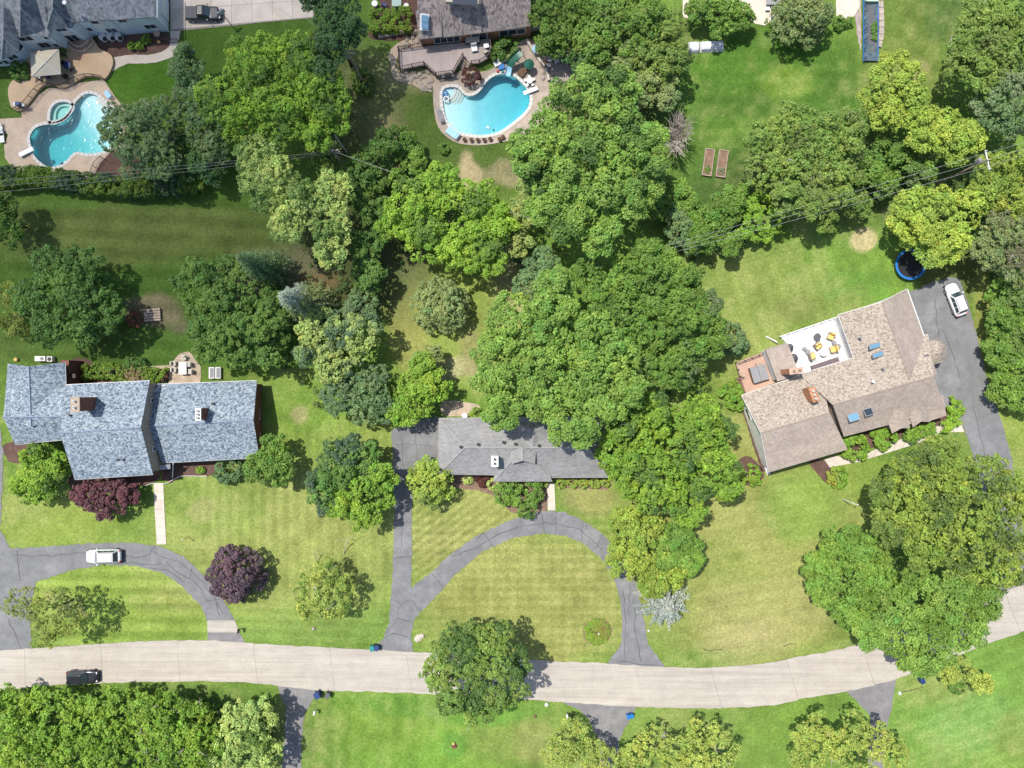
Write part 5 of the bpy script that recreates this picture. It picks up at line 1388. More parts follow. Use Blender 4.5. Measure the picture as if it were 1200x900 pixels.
tree('dark leafy tree behind the utility pole at the end of the grass strip', 'dark', [(425, 215, 32), (440, 188, 26), (405, 208, 22), (458, 170, 24)], 7, second=((.12, .2, .03), .2))
tree('deep green tree in the shade between the silvery tree and the lime tree', 'dark', [(440, 255, 26), (428, 290, 24), (432, 325, 22)], 7)
tree('small bright green bush tree below the bare patches of the upper lawn', 'mid', [(475, 172, 20), (485, 190, 16)], 5)
tree('bright lime green tree on the upper side of the middle clearing', 'brite', [(482, 235, 36), (520, 222, 32), (562, 240, 34), (585, 265, 24), (500, 275, 36), (545, 290, 36), (462, 262, 22), (575, 305, 20)], 10, second=((.10, .18, .03), .25))
tree('yellowish tall shrubby tree wedged between lime tree and big maple', 'pale', [(610, 250, 20), (608, 285, 18), (618, 222, 16)], 7, scale_c=.75)
tree('round grey green tree standing alone in the middle clearing', 'greyg', [(516, 358, 36)], 6, second=((.2, .26, .09), .3))
tree('big round dark green tree on the left back lawn', 'dark', [(84, 346, 62), (122, 366, 32), (108, 384, 24)], 9, second=((.09, .18, .04), .35), scale_c=1.15)
tree('large dark tree with lighter lower right side above the blue shingled house', 'dark', [(248, 338, 46), (285, 350, 52), (300, 395, 46), (262, 390, 42), (320, 372, 34)], 10, second=((.15, .25, .045), .5))
tree('thin yellow green tree at the left edge beside the big round dark tree', 'thin', [(8, 368, 24), (14, 345, 16), (24, 385, 14)], 6)
tree('dark tree cut by the left edge below the hedge', 'mid', [(6, 268, 26), (2, 245, 22)], 7, scale_c=.75)
conifer('grey green spruce pointing up and left above the house with the blue roof', 'bluegr', (278, 300), 27, 15, second=((.16, .2, .13), .3))
conifer('bluish grey spruce with its tip to the left near the middle clearing', 'greyg', (328, 345), 30, 15, second=((.30, .36, .29), .35))
tree('small pale blue green tree at the left rim of the middle clearing', 'bluegr', [(425, 352, 20), (415, 368, 16)], 6, second=((.16, .22, .1), .3))
tree('pale green tree left of the middle clearing below the silver spruce', 'pale', [(375, 385, 30), (405, 400, 34), (430, 388, 22), (390, 425, 26), (362, 412, 20)], 9, second=((.09, .16, .08), .4), scale_c=.85)
tree('blue green tree above the asphalt apron of the grey house', 'bluegr', [(405, 462, 30), (435, 472, 32), (398, 440, 22), (440, 445, 22)], 7, second=((.13, .2, .09), .3))
tree('bright green tree next to the rear corner of the grey house', 'lime', [(490, 462, 30), (508, 450, 24), (475, 480, 22), (495, 428, 16)], 7)
tree('pale little tree at the lower end of the middle clearing', 'greyg', [(495, 428, 18), (508, 415, 12)], 5)
# --- west lots
tree('lime green tree at the front left corner of the blue shingled house', 'brite', [(50, 558, 34), (38, 570, 24), (70, 545, 18), (48, 530, 20)], 6, second=((.1, .18, .03), .25))
tree('dark reddish purple tree in front of the blue shingled house', 'purple', [(115, 582, 22), (138, 580, 22), (126, 595, 16), (100, 580, 14), (152, 578, 13)], 4.5)
tree('round dark violet tree standing alone near the road on the left lawn', 'violet', [(276, 672, 37)], 6)
tree('medium green tree at the right corner of the blue shingled house', 'mid', [(322, 535, 27), (305, 548, 20), (330, 552, 18)], 6, second=((.13, .21, .04), .35))
shrub('small dark evergreen shrub under the eave of the blue shingled house', 'bluegr', 266, 551, 17, 2.6, 'evergreen_shrub')
tree('dense dark bluish half of the tree pair left of the straight drive', 'dark', [(405, 545, 38), (392, 575, 34), (425, 535, 26), (375, 565, 16)], 8, second=((.07, .12, .065), .4), scale_c=1.25)
tree('dense lime green half of the tree pair left of the straight drive', 'lime', [(428, 578, 38), (448, 560, 20), (425, 600, 20), (400, 590, 20)], 8.2)
tree('round pale yellowish tree at the corner of the grey house', 'yellow', [(505, 565, 31)], 5.5, scale_c=.95, second=((.13, .19, .05), .25))
tree('pale feathery tree with bare twigs on the front lawn left of the straight drive', 'locust', [(370, 690, 26), (392, 705, 24), (382, 672, 20), (400, 685, 18), (362, 712, 16)], 6.5, twigs=4, scale_c=1.0, second=((.12, .22, .03), .35))
tree('thin olive tree leaning over the road at the left edge', 'thin', [(55, 712, 34), (80, 720, 26), (30, 705, 24), (60, 738, 22)], 9, twigs=5, second=((.2, .25, .08), .3))
# --- bottom
tree('leafy bright green tree mass in the bottom left corner', 'lime', [(20, 850, 46), (62, 840, 42), (40, 885, 40), (5, 825, 26)], 8)
tree('bright green tree below the parked black car', 'lime', [(110, 850, 42), (145, 835, 36), (130, 885, 40), (90, 880, 34)], 8, scale_c=.95)
tree('bright green tree with grey dead branches beside the road at the bottom left', 'lime', [(190, 840, 38), (225, 850, 36), (200, 885, 38), (240, 880, 30)], 8, twigs=12, scale_c=.92)
tree('pale yellow green tree beside the lower left driveway', 'pale', [(285, 850, 34), (300, 880, 36), (272, 885, 28), (308, 835, 20)], 8, twigs=3, second=((.1, .18, .03), .3))
tree('large olive green tree overhanging the road below the half loop', 'olive', [(545, 765, 44), (575, 765, 44), (540, 800, 40), (580, 795, 42), (560, 820, 26), (608, 775, 16), (515, 790, 24)], 11, second=((.08, .15, .035), .4), twigs=5)
tree('pale sparse tree left of the bottom centre driveway', 'locust', [(672, 865, 26), (655, 880, 24), (690, 882, 24), (712, 892, 22), (728, 902, 18)], 7)
tree('pale sparse tree right of the bottom centre driveway', 'locust', [(765, 870, 26), (790, 885, 28), (745, 885, 20), (740, 900, 20)], 7)
tree('pale sparse tree below the road with grey limbs showing', 'locust', [(825, 862, 26), (845, 880, 26), (810, 885, 24), (835, 905, 20)], 7, twigs=3)
tree('thin pale tree left of the bottom right driveway', 'locust', [(955, 850, 20), (940, 862, 16), (965, 872, 22), (945, 885, 24)], 7, twigs=2)
tree('wide pale tree in front of the bottom right driveway', 'locust', [(1000, 855, 26), (1025, 862, 24), (1005, 885, 30), (985, 868, 20), (1045, 880, 22)], 8)
# --- the big maples of the middle
tree('huge green maple between the light blue pool and the dead grey bush', 'maple2', [(690, 115, 36), (725, 105, 24), (660, 130, 34), (722, 135, 30), (640, 170, 36), (690, 175, 46), (735, 175, 36), (760, 165, 20), (755, 205, 28), (625, 200, 24), (660, 220, 38), (705, 225, 40), (740, 235, 26), (670, 262, 30), (700, 275, 26), (640, 240, 28), (612, 178, 18)], 15, second=((.07, .14, .03), .25))
tree('giant pale green maple overhanging the rear of the grey house', 'maple2', [(605, 375, 38), (585, 410, 34), (645, 365, 36), (640, 405, 44), (690, 395, 40), (600, 450, 38), (640, 455, 42), (685, 440, 42), (720, 425, 34), (590, 480, 24), (665, 490, 36), (705, 470, 34), (650, 335, 24), (575, 445, 22), (680, 505, 20), (735, 455, 24)], 14, twigs=0)
tree('bushy mid green tree above the giant maple at the edge of the wood', 'mid', [(690, 325, 24), (735, 330, 32), (770, 315, 28), (800, 330, 22), (770, 355, 34), (735, 370, 34), (705, 350, 22), (795, 375, 30), (760, 390, 28), (760, 300, 22)], 11, second=((.10, .18, .03), .35))
tree('dark olive tree at the right rim of the wood beside the back lawn', 'mid', [(810, 350, 22), (825, 380, 24), (810, 410, 28), (790, 430, 28), (838, 400, 18), (825, 360, 20), (765, 430, 26)], 9, scale_c=.92, second=((.12, .17, .07), .3))
shrub('dark evergreen bush at the tip of the wood on the back lawn', 'bluegr', 858, 398, 19, 3.6, 'evergreen_shrub')
tree('rounded grey green tree between giant maple and upper wood', 'bluegr', [(635, 310, 22), (640, 330, 20), (618, 335, 20)], 9, scale_c=1.1)
tree('yellowish green tree right of the grey house by the side lawn', 'lime', [(790, 524, 58), (738, 548, 36), (822, 500, 40), (832, 548, 38), (722, 500, 24), (772, 568, 42), (742, 512, 34), (762, 482, 26), (716, 528, 22), (805, 592, 26), (848, 565, 20)], 11, second=((.085, .16, .04), .25), scale_c=1.0)
tree('light green tree at the bend of the half loop driveway', 'yellow', [(755, 640, 42), (735, 615, 27), (785, 662, 26), (730, 655, 22), (765, 680, 20)], 7, scale_c=.88)
tree('denser bright green tree above the pale blue spruce', 'maple', [(795, 638, 26), (805, 658, 18), (785, 650, 20)], 7)
conifer('pale silver blue spruce at the foot of the green trees by the loop', 'silver', (786, 719), 32, 5.5, 'spruce')
# --- north and north-east
tree('dark green tree crowding the top edge right of the brown roof', 'mid', [(645, 20, 30), (668, 42, 32), (642, 50, 18), (680, 15, 30)], 6.5, second=((.12, .2, .03), .2), scale_c=.8)
tree('dim green tree at the top edge above the shaded hollow', 'mid', [(715, 25, 34), (740, 40, 32), (755, 15, 30), (700, 55, 24)], 9, scale_c=.85)
tree('shadowy dark bushes in the hollow above the huge maple', 'deep', [(700, 85, 26), (680, 72, 20), (715, 70, 22)], 5)
tree('olive tinted tree beside the white tarpaulin', 'olive', [(760, 60, 30), (780, 35, 26), (790, 70, 22), (770, 90, 20)], 8, scale_c=.85)
tree('pale dusty tree left of the back lawn below the tarpaulin', 'greyg', [(735, 72, 26), (770, 92, 26), (750, 110, 22), (722, 90, 20), (780, 115, 18)], 7)
tree('small green tree behind the white tarpaulin at the top', 'mid', [(842, 19, 28), (866, 22, 18), (835, 6, 20), (816, 14, 16)], 5)
tree('round grey green tree against the top edge beside the patio', 'greyg', [(940, 18, 40)], 7, scale_c=.85)
tree('dense dark shrub tree under the dead grey bush', 'mid', [(790, 225, 20), (775, 240, 18), (810, 245, 18)], 5)
tree('broad olive green tree at the lower side of the upper right lawn', 'olive', [(895, 165, 28), (925, 155, 34), (960, 155, 30), (985, 175, 28), (900, 200, 30), (935, 205, 38), (975, 215, 32), (950, 240, 22), (995, 150, 22), (920, 235, 22)], 10, second=((.16, .22, .06), .25), twigs=8)
tree('yellow green tree standing at the end of the netted garden bed', 'yellow', [(1045, 90, 28), (1030, 110, 24), (1060, 115, 28), (1040, 135, 24), (1065, 90, 18)], 9, scale_c=.95)
tree('spreading yellow green tree above the utility pole on the right', 'yellow', [(1080, 145, 24), (1105, 155, 30), (1135, 160, 22), (1120, 175, 22), (1075, 165, 16)], 9)
tree('olive tree in the upper right corner with pale twigs', 'olive', [(1150, 20, 34), (1185, 15, 34), (1130, 55, 28), (1165, 60, 34), (1120, 75, 16), (1195, 55, 26), (1145, 90, 24)], 11, second=((.17, .23, .06), .3), twigs=8)
tree('pale bluish green tree at the right edge above the power line', 'bluegr', [(1175, 110, 30), (1195, 90, 26), (1155, 120, 20), (1190, 140, 26), (1165, 140, 18)], 10, second=((.2, .26, .12), .4))
tree('mid green low tree between the olive tree and the power line', 'mid', [(1035, 185, 24), (1060, 195, 26), (1015, 200, 20), (1080, 205, 18), (1030, 215, 18)], 6, second=((.13, .2, .06), .3))
tree('green tree strip under the power line left of the back lawn', 'mid', [(835, 262, 24), (850, 245, 20), (820, 280, 20), (855, 285, 16), (862, 232, 16)], 6, second=((.12, .21, .03), .3))
tree('bluish shrub tree at the left end of the green strip under the wires', 'bluegr', [(797, 270, 20), (808, 285, 16), (790, 255, 14)], 5)
shrub('bright yellow green rounded bush beside the power line', 'brite', 886, 256, 29, 4.5, 'bush', 'bush')
tree('green tree hanging over the shaded end of the back lawn', 'olive', [(985, 235, 22), (1005, 240, 18), (965, 258, 16)], 6, scale_c=.9)
tree('big yellow green tree shading the trampoline', 'yellow', [(1065, 245, 26), (1095, 250, 34), (1130, 245, 28), (1075, 275, 26), (1110, 285, 26), (1090, 300, 16), (1055, 262, 18)], 9)
tree('olive yellow tree on the right edge below the utility pole', 'yellow', [(1165, 205, 30), (1195, 200, 26), (1150, 225, 22), (1180, 235, 28)], 9, scale_c=.8)
tree('dull grey brown leaved tree on the right edge above the white car', 'greyg', [(1170, 275, 28), (1195, 270, 28), (1160, 300, 22), (1190, 310, 28), (1145, 290, 14)], 9, second=((.16, .16, .09), .35), twigs=5, scale_c=.85)
tree('leafy dark green tree right of the parked white car', 'mid', [(1175, 345, 22), (1195, 355, 24), (1170, 375, 20)], 6, second=((.14, .21, .06), .3))
tree('leafy green bush row on the right edge beside the east driveway', 'maple', [(1170, 405, 24), (1190, 425, 28), (1178, 455, 24), (1195, 390, 22), (1195, 465, 20)], 5, second=((.13, .2, .05), .35))
# --- south-east
tree('wide yellow olive tree over the lower end of the east driveway', 'yellow', [(1095, 535, 28), (1060, 560, 32), (1105, 570, 36), (1150, 560, 32), (1050, 595, 30), (1090, 610, 38), (1135, 605, 36), (1175, 575, 30), (1185, 620, 32), (1120, 645, 34), (1155, 660, 32), (1080, 640, 30), (1190, 665, 26), (1030, 575, 16), (1040, 620, 24)], 13, scale_c=.78, second=((.11, .17, .04), .4))
tree('dark green rounded tree on the lawn left of the wide olive tree', 'maple', [(985, 640, 30), (960, 665, 24), (1010, 650, 28), (990, 680, 36), (1025, 685, 30), (965, 690, 22), (1000, 715, 28)], 10)
tree('vivid green maple overhanging the road on the right', 'maple2', [(1040, 710, 32), (1075, 700, 34), (1110, 710, 32), (1055, 740, 32), (1095, 745, 34), (1130, 735, 26), (1120, 690, 26), (1080, 770, 22), (1020, 740, 20), (1065, 770, 18), (1150, 705, 20)], 12, second=((.13, .22, .03), .3))
tree('small yellow tuft of a tree beside the road bend on the right', 'locust', [(1130, 785, 16), (1150, 800, 14), (1110, 790, 12)], 4)
shrub('little dark bush on the bright lawn in the lower right', 'mid', 1122, 806, 9, 1.2, 'bush', 'bush')

# dead bush
def dead_tree(label, x, y, r, h):
    p = P(x, y, h * .6); root = thing('dead_bush', label, 'dead bush', (p.x, p.y, 0))
    mb = MB(); R_ = r * S
    mb.tube([(0, 0, -.1), (0, 0, h * .4)], .14, 6, .08)
    for i in range(70):
        a = random.uniform(0, 6.28); e = Vector((math.cos(a) * R_ * random.uniform(.35, 1), math.sin(a) * R_ * 1.5 * random.uniform(.35, 1), h * random.uniform(.55, 1)))
        s0 = Vector((0, 0, h * random.uniform(.1, .4))); q = s0.lerp(e, .55) + Vector((random.uniform(-.3, .3), random.uniform(-.3, .3), .2))
        mb.tube([s0, q, e], .06, 4, .02, cap=False)
        for k_ in range(4):
            mb.tube([q.lerp(e, k_ / 4), e + Vector((random.uniform(-.9, .9), random.uniform(-.9, .9), random.uniform(-.3, .4)))], .035, 3, .015, cap=False)
    mb.build('branches', M['deadwood'], root)
dead_tree('leafless pinkish grey dead bush at the right side of the huge maple', 793, 160, 17, 6)
# hedges and shrubs
hedge('long leafy hedge under the wires below the western pool', 'lime', [(-20, 212), (40, 206), (90, 214), (150, 220), (205, 218), (240, 212)], 20, 2.6, scc=.62, second=((.05, .1, .05), .35))
hedge('short bright hedge under the lower wires right of the long hedge', 'lime', [(120, 228), (190, 228)], 8, 1.6, scc=.8) if False else None
hedge('clipped green box hedge beside the brown shingled house', 'lime', [(434, 25), (482, 24)], 24, 1.6, scc=.8)
hedge('low flowering hedge behind the blue shingled house', 'lime', [(96, 436), (125, 434), (150, 440), (195, 441)], 15, 1.3, scc=.7, second=((.30, .22, .12), .12))
hedge('dark clipped hedge along the lawn behind the blue shingled house', 'dark', [(146, 428), (172, 426)], 10, 1.2)
hedge('bright hedge curling round the corner of the tan house by the drive', 'brite', [(1112, 471), (1121, 478), (1122, 488), (1116, 495), (1103, 499)], 12, 1.3, scc=1.0)
hedge('low shrub row along the south front of the tan house', 'lime', [(1062, 511), (1095, 500)], 10, 1.2, scc=1.0)
for i, (x, w) in enumerate(((657, 6.5), (671, 6.5), (684, 6.5), (697, 7), (709, 5))):
    shrub('clipped yellow green cube shrub under the grey front eave, ' + ['nearest the white walk', 'second from the white walk', 'middle of the five', 'fourth from the white walk', 'half under the tree'][i], 'yellow', x, 566, w, 1.1, 'clipped_shrub', 'shrub', 'clipped shrubs under the grey front eave', rc=.22, ls=.15, sc_=.8)
for i, (x, y) in enumerate(((558.5, 559), (570, 558), (565, 566))):
    shrub('small dark red shrub in front of the grey house, ' + ['left of the three', 'right of the three', 'lowest of the three'][i], 'redb', x, y, 5.5, 1.0, 'red_shrub', 'shrub', 'dark red shrubs by the grey house')
shrub('low grey green shrub left of the dark red shrubs', 'pale', 548, 562, 7, .9); shrub('pale leafy shrub right of the dark red shrubs', 'pale', 578, 568, 8, .9, sc_=.85)
tree('leafy green shrub mass in front of the entry of the grey house', 'mid', [(612, 582, 18), (592, 578, 14), (618, 594, 15), (607, 566, 12), (625, 575, 12)], 3.2, 'large_shrub', 'shrub', sub=False)
shrub('small yellow green shrub between entry and white walk', 'yellow', 637, 566, 6, 1, sc_=.8)
shrub('round clipped dark green bush at the west corner of the tan house', 'lime', 880, 556, 14, 1.8, 'bush', 'bush', sc_=.95)
shrub('round bush with yellow and orange blooms on the lawn of the tan house', 'lime', 981, 559, 13, 1.6, 'flowering_bush', 'bush', second=((.42, .32, .05), .12))
for a in (('leafy shrub at the south step of the tan house', 'lime', 1003, 524, 17, 1.9), ('leafy green shrub under the front skylights of the tan house', 'lime', 1036, 512, 16, 1.9), ('narrow green shrub between the two garage gables', 'mid', 1068, 508, 11, 1.6), ('bushy green shrub at the west wall of the tan house beside the cedar deck', 'lime', 858, 458, 14, 2.2), ('lower of two shrubs beside the cedar deck', 'lime', 861, 470, 12, 1.8)):
    shrub(a[0], a[1], *a[2:], sc_=1.05)
for i, (x, y, r) in enumerate(((154, 53.5, 5), (164, 53.5, 5.2), (171, 46, 6))):
    shrub('round bright green shrub in the mulch by the blue house, ' + ['leftmost', 'middle', 'nearest the wall'][i], 'lime', x, y, r, 1.0, 'round_shrub', 'shrub', 'round shrubs in the mulch bed')
shrub('dark maroon laceleaf tree beside the deck stairs', 'redb', 552, 89, 11, 2.2, 'maroon_tree', 'tree', rc=.3, ls=.18)
shrub('dark leafy shrub against the wall right of the deck', 'dark', 593, 56, 14, 1.8); shrub('second dark shrub between deck and slide', 'dark', 582, 64, 9, 1.4)
shrub('dark shrub row left of the gazebo', 'dark', 22, 84, 12, 1.6); shrub('dark shrub against the blue wall right of the gazebo', 'dark', 73, 61, 5, 1.3)
shrub('small dark shrub on the lawn below the light blue pool', 'mid', 520, 174, 7, .9)
shrub('dark reddish shrub left of the slatted garden bench', 'redb', 158, 374, 10, .9, sc_=2.2)
shrub('tiny green shrub on the lawn by the front bed of the blue shingled house', 'brite', 235, 551, 5, .8)
shrub('bright green shrub behind the rear of the grey house', 'brite', 559, 486, 9, 1.1, sc_=.9)
shrub('dark green bush under the patio edge at the top', 'mid', 984, 27, 8, 1.3); shrub('small dark bush right of the patio edge bush', 'mid', 994, 26, 6, 1.2)
shrub('low shrub on the bank left of the light blue pool', 'mid', 425, 95, 14, 1.5, sc_=.7)
# low growth under the trees, too dense to count
def undergrowth(label, polys, dens, c, hmax=1.4):
    CC, CN, CR = [], [], []
    for poly in polys:
        w = PL(poly); x0, x1 = min(p.x for p in w), max(p.x for p in w); y0, y1 = min(p.y for p in w), max(p.y for p in w)
        n = int((x1 - x0) * (y1 - y0) * dens); xx = RNG.uniform(x0, x1, n); yy = RNG.uniform(y0, y1, n)
        k_ = inpoly(xx, yy, w) & (fbm(xx + 200, yy + 200, 6, 7) > .42); xx, yy = xx[k_], yy[k_]
        CC.append(np.stack([xx, yy, RNG.uniform(.1, hmax, len(xx))], 1))
    CC = np.vstack(CC); CN = np.tile([0, 0, 1.], (len(CC), 1)); CR = RNG.uniform(.3, .7, len(CC))
    o = leaf_object('undergrowth', *clumps_to_leaves(CC, CN, CR, c, .26, .45, hue=.25), None)
    o['label'] = label; o['category'] = 'undergrowth'; o['kind'] = 'stuff'
undergrowth('low green undergrowth between the tree trunks of the wood', [[(340, 150), (480, 140), (500, 200), (470, 330), (450, 380), (360, 330), (330, 250)], [(600, 230), (780, 210), (820, 250), (900, 270), (830, 320), (760, 330), (600, 330)],
    [(640, 60), (800, 90), (790, 240), (750, 220), (690, 100)], [(860, 200), (1010, 170), (1190, 180), (1200, 330), (1140, 330), (1060, 230), (930, 265), (870, 240)], [(1100, 100), (1210, 60), (1210, 200), (1120, 190)], [(0, 810), (320, 810), (310, 905), (0, 905)],
    [(740, 430), (860, 430), (820, 600), (720, 610)], [(1000, 640), (1190, 560), (1190, 680), (1060, 760), (960, 730)], [(230, 420), (420, 330), (470, 490), (400, 500), (330, 440)], [(150, 120), (420, 60), (430, 140), (400, 190), (250, 200)], [(1150, 330), (1215, 330), (1215, 480), (1165, 470)]], .36, (0.07, 0.125, 0.03))
print('leaves', LEAFN[0])
# ------------------------------------------------------------------ vehicles
def paint(name, c, rough=0.25):
    m = mat(name, c, rough, 0.03, 1.0, 0, 25, 0, spec=0.5, coat=0.6); return m
M['paint_white'] = paint('white_car_paint', (0.72, 0.72, 0.72)); M['paint_black'] = paint('black_car_paint', (0.018, 0.02, 0.026)); M['paint_silver'] = paint('silver_car_paint', (0.60, 0.61, 0.62))
M['glass'] = glass_mat('car_glass', (0.03, 0.045, 0.05), 0.05); M['tyre'] = mat('tyre', (0.02, 0.02, 0.02), .8, .1, 4); M['rim'] = mat('rim', (0.45, 0.45, 0.46), .4, .05, 2, metal=.6)
M['lamp'] = glass_mat('headlight_glass', (0.55, 0.56, 0.58), .1); M['taillamp'] = glass_mat('tail_light', (0.35, 0.02, 0.02), .2); M['plastic'] = mat('black_trim', (0.03, 0.03, 0.032), .6, .1, 3)

def loft(mb, secs):
    """secs: (x, halfwidth, z0, z1, corner) rounded box sections along x"""
    vs = []; n = 16
    for x, hw, z0, z1, rc in secs:
        cz = (z0 + z1) / 2; hz = (z1 - z0) / 2
        for k in range(n):
            t = 2 * math.pi * (k + .5) / n; c_, s_ = math.cos(t), math.sin(t); e = rc
            vs.append((x, hw * math.copysign(abs(c_) ** e, c_), cz + hz * math.copysign(abs(s_) ** e, s_)))
    fs = []
    for i in range(len(secs) - 1):
        for k in range(n):
            a_, b_ = i * n + k, i * n + (k + 1) % n; fs.append((a_, b_, b_ + n, a_ + n))
    fs.append(tuple(reversed(range(n)))); fs.append(tuple(range((len(secs) - 1) * n, len(secs) * n)))
    return mb.add(vs, fs)

def plate(a_, b_, c_, d_, t=.02):
    mb = MB(); q = [Vector(p) for p in (a_, b_, c_, d_)]; nrm = (q[1] - q[0]).cross(q[3] - q[0]).normalized() * t
    mb.add(q + [p + nrm for p in q], [(3, 2, 1, 0), (4, 5, 6, 7), (0, 1, 5, 4), (1, 2, 6, 5), (2, 3, 7, 6), (3, 0, 4, 7)]); return mb

def car(label, px, py, rz, L, W_, Hh, pm, cat='car', kind='suv', name='parked_car', roofm=None, gap=0):
    p = P(px, py, .8); t = thing(name, label, cat, (p.x, p.y, 0.04 + gap), rz)
    h2, w2 = L / 2, W_ / 2; bz = Hh * .56
    mb = MB(); loft(mb, [(-h2, w2 * .70, .38, bz * .86, .6), (-h2 + .12, w2 * .88, .28, bz * .98, .45), (-h2 + .6, w2, .24, bz * 1.02, .4), (0, w2, .22, bz * 1.02, .4), (h2 - 1.2, w2, .24, bz * .98, .42), (h2 - .5, w2 * .93, .26, bz * .90, .45), (h2 - .15, w2 * .76, .3, bz * .8, .55), (h2, w2 * .55, .36, bz * .68, .6)])
    mb.build('body', pm, t, smooth=True)
    rear = -h2 + (.28 if kind == 'suv' else (L * .36 if kind == 'pickup' else .7)); front = h2 - L * .285
    rt, ft = rear + (.42 if kind != 'pickup' else .12), front - .72
    wb, wt = w2 * .90, w2 * .70; zb, zt = bz * .97, Hh - .05
    cab = MB(); cab.add([(rear, -wb, zb), (front, -wb * .97, zb), (front, wb * .97, zb), (rear, wb, zb), (rt, -wt, zt), (ft, -wt, zt), (ft, wt, zt), (rt, wt, zt)], [(0, 1, 5, 4), (1, 2, 6, 5), (2, 3, 7, 6), (3, 0, 4, 7), (4, 5, 6, 7), (3, 2, 1, 0)])
    cabo = cab.build('cabin', pm, t); bevel(cabo, .16, 4)
    def lerp3(a_, b_, u): return Vector(a_).lerp(Vector(b_), u)
    b0, b1, b2, b3 = [Vector(v) for v in cab.v[:4]]; t0, t1, t2, t3 = [Vector(v) for v in cab.v[4:8]]
    def panel(a_, b_, c_, d_, m_, nm, i0=.08, i1=.12):
        q = [a_.lerp(b_, m_).lerp(d_.lerp(c_, m_), i0), a_.lerp(b_, 1 - m_).lerp(d_.lerp(c_, 1 - m_), i0), a_.lerp(b_, 1 - m_).lerp(d_.lerp(c_, 1 - m_), 1 - i1), a_.lerp(b_, m_).lerp(d_.lerp(c_, m_), 1 - i1)]
        return plate(*q, .012).build(nm, M['glass'], t)
    panel(b1, b2, t2, t1, .07, 'windscreen'); panel(b3, b0, t0, t3, .10, 'rear_window')
    for (a_, b_, c_, d_) in ((b0, b1, t1, t0), (b2, b3, t3, t2)):
        for u0, u1 in ((.05, .33), (.36, .63), (.66, .93)) if kind == 'suv' else ((.08, .48), (.52, .92)):
            q0, q1 = a_.lerp(b_, u0), a_.lerp(b_, u1); q2, q3 = d_.lerp(c_, u1), d_.lerp(c_, u0)
            plate(q0.lerp(q3, .12), q1.lerp(q2, .12), q1.lerp(q2, .85), q0.lerp(q3, .85), .012).build('side_window', M['glass'], t)
    if roofm: bevel(MB().box(((rt + ft) / 2, 0, zt + .02), (ft - rt - .25, wt * 1.75, .05)).build('roof_panel', roofm, t), .02)
    for s_ in (-1, 1):
        if kind != 'pickup': MB().tube([(rt + .15, s_ * wt * .9, zt + .07), (ft - .15, s_ * wt * .9, zt + .07)], .025, 5).build('roof_rail', M['plastic'], t)
        MB().box((front - .35, s_ * (w2 + .12), bz * 1.05), (.16, .2, .14)).build('mirror', pm, t)
        MB().box((h2 - .22, s_ * w2 * .60, bz * .76), (.2, .26, .08)).build('headlight', M['lamp'], t)
        MB().box((-h2 + .08, s_ * w2 * .72, bz * .84), (.14, .22, .24)).build('tail_light', M['taillamp'], t)
        for x in (-h2 + L * .19, h2 - L * .19):
            w = MB(); w.lathe([(.22, -.11), (.34, -.11), (.36, 0), (.34, .11), (.22, .11)], (0, 0, 0), 16)
            for v in w.v: v.y, v.z = v.z, v.y
            for v in w.v: v += Vector((x, s_ * (w2 - .1), .32))
            wh = w.build('wheel', M['tyre'], t)
            r_ = MB(); r_.lathe([(.03, -.02), (.22, -.02), (.22, .02), (.03, .03)], (0, 0, 0), 12)
            for v in r_.v: v.y, v.z = v.z, v.y
            for v in r_.v: v += Vector((x, s_ * (w2 + .02), .32))
            r_.build('rim', M['rim'], wh)
    MB().box((h2 - .03, 0, bz * .45), (.1, W_ * .62, .26)).build('grille', M['plastic'], t)
    MB().box((h2 - .08, 0, .34), (.2, W_ * .86, .16)).build('bumper', M['plastic'] if kind != 'sedan' else pm, t)
    MB().box((-h2 + .06, 0, .40), (.2, W_ * .86, .18)).build('bumper', M['plastic'], t)
    plate((h2 - L * .27, -w2 * .7, bz * .985), (h2 - .5, -w2 * .62, bz * .90), (h2 - .5, w2 * .62, bz * .90), (h2 - L * .27, w2 * .7, bz * .985), .02).build('bonnet', pm, t)
    if kind == 'pickup':
        bevel(MB().box((-h2 + (L * .36) / 2 + .05, 0, bz * 1.05), (L * .36 - .1, W_ * .86, .1)).build('bed_cover', M['darkgrey'], t), .03)
        for i in range(3): MB().box((-h2 + .3 + i * .62, 0, bz * 1.05 + .06), (.04, W_ * .84, .03)).build('cover_rib', M['grey'], t)
    return t
def dirpx(a_, b_): 
    d = P(*b_) - P(*a_); return math.atan2(d.y, d.x)
car('white car parked at the top of the asphalt drive beside the tan house', 1121, 351, dirpx((1128, 369), (1114, 333)), 4.7, 1.85, 1.6, M['paint_white'])
car('white roofed car with dark rear glass on the circular drive at left', 121, 652, R(181), 4.9, 1.95, 1.75, M['paint_silver'], roofm=M['paint_white'])
car('black car parked on the concrete road at the lower left', 96, 794, R(1), 4.4, 1.85, 1.6, M['paint_black'])
car('black pickup truck on the pale concrete drive at the top', 238, 15.5, R(0), 5.0, 1.95, 1.8, M['paint_black'], 'pickup truck', 'pickup', 'pickup_truck')

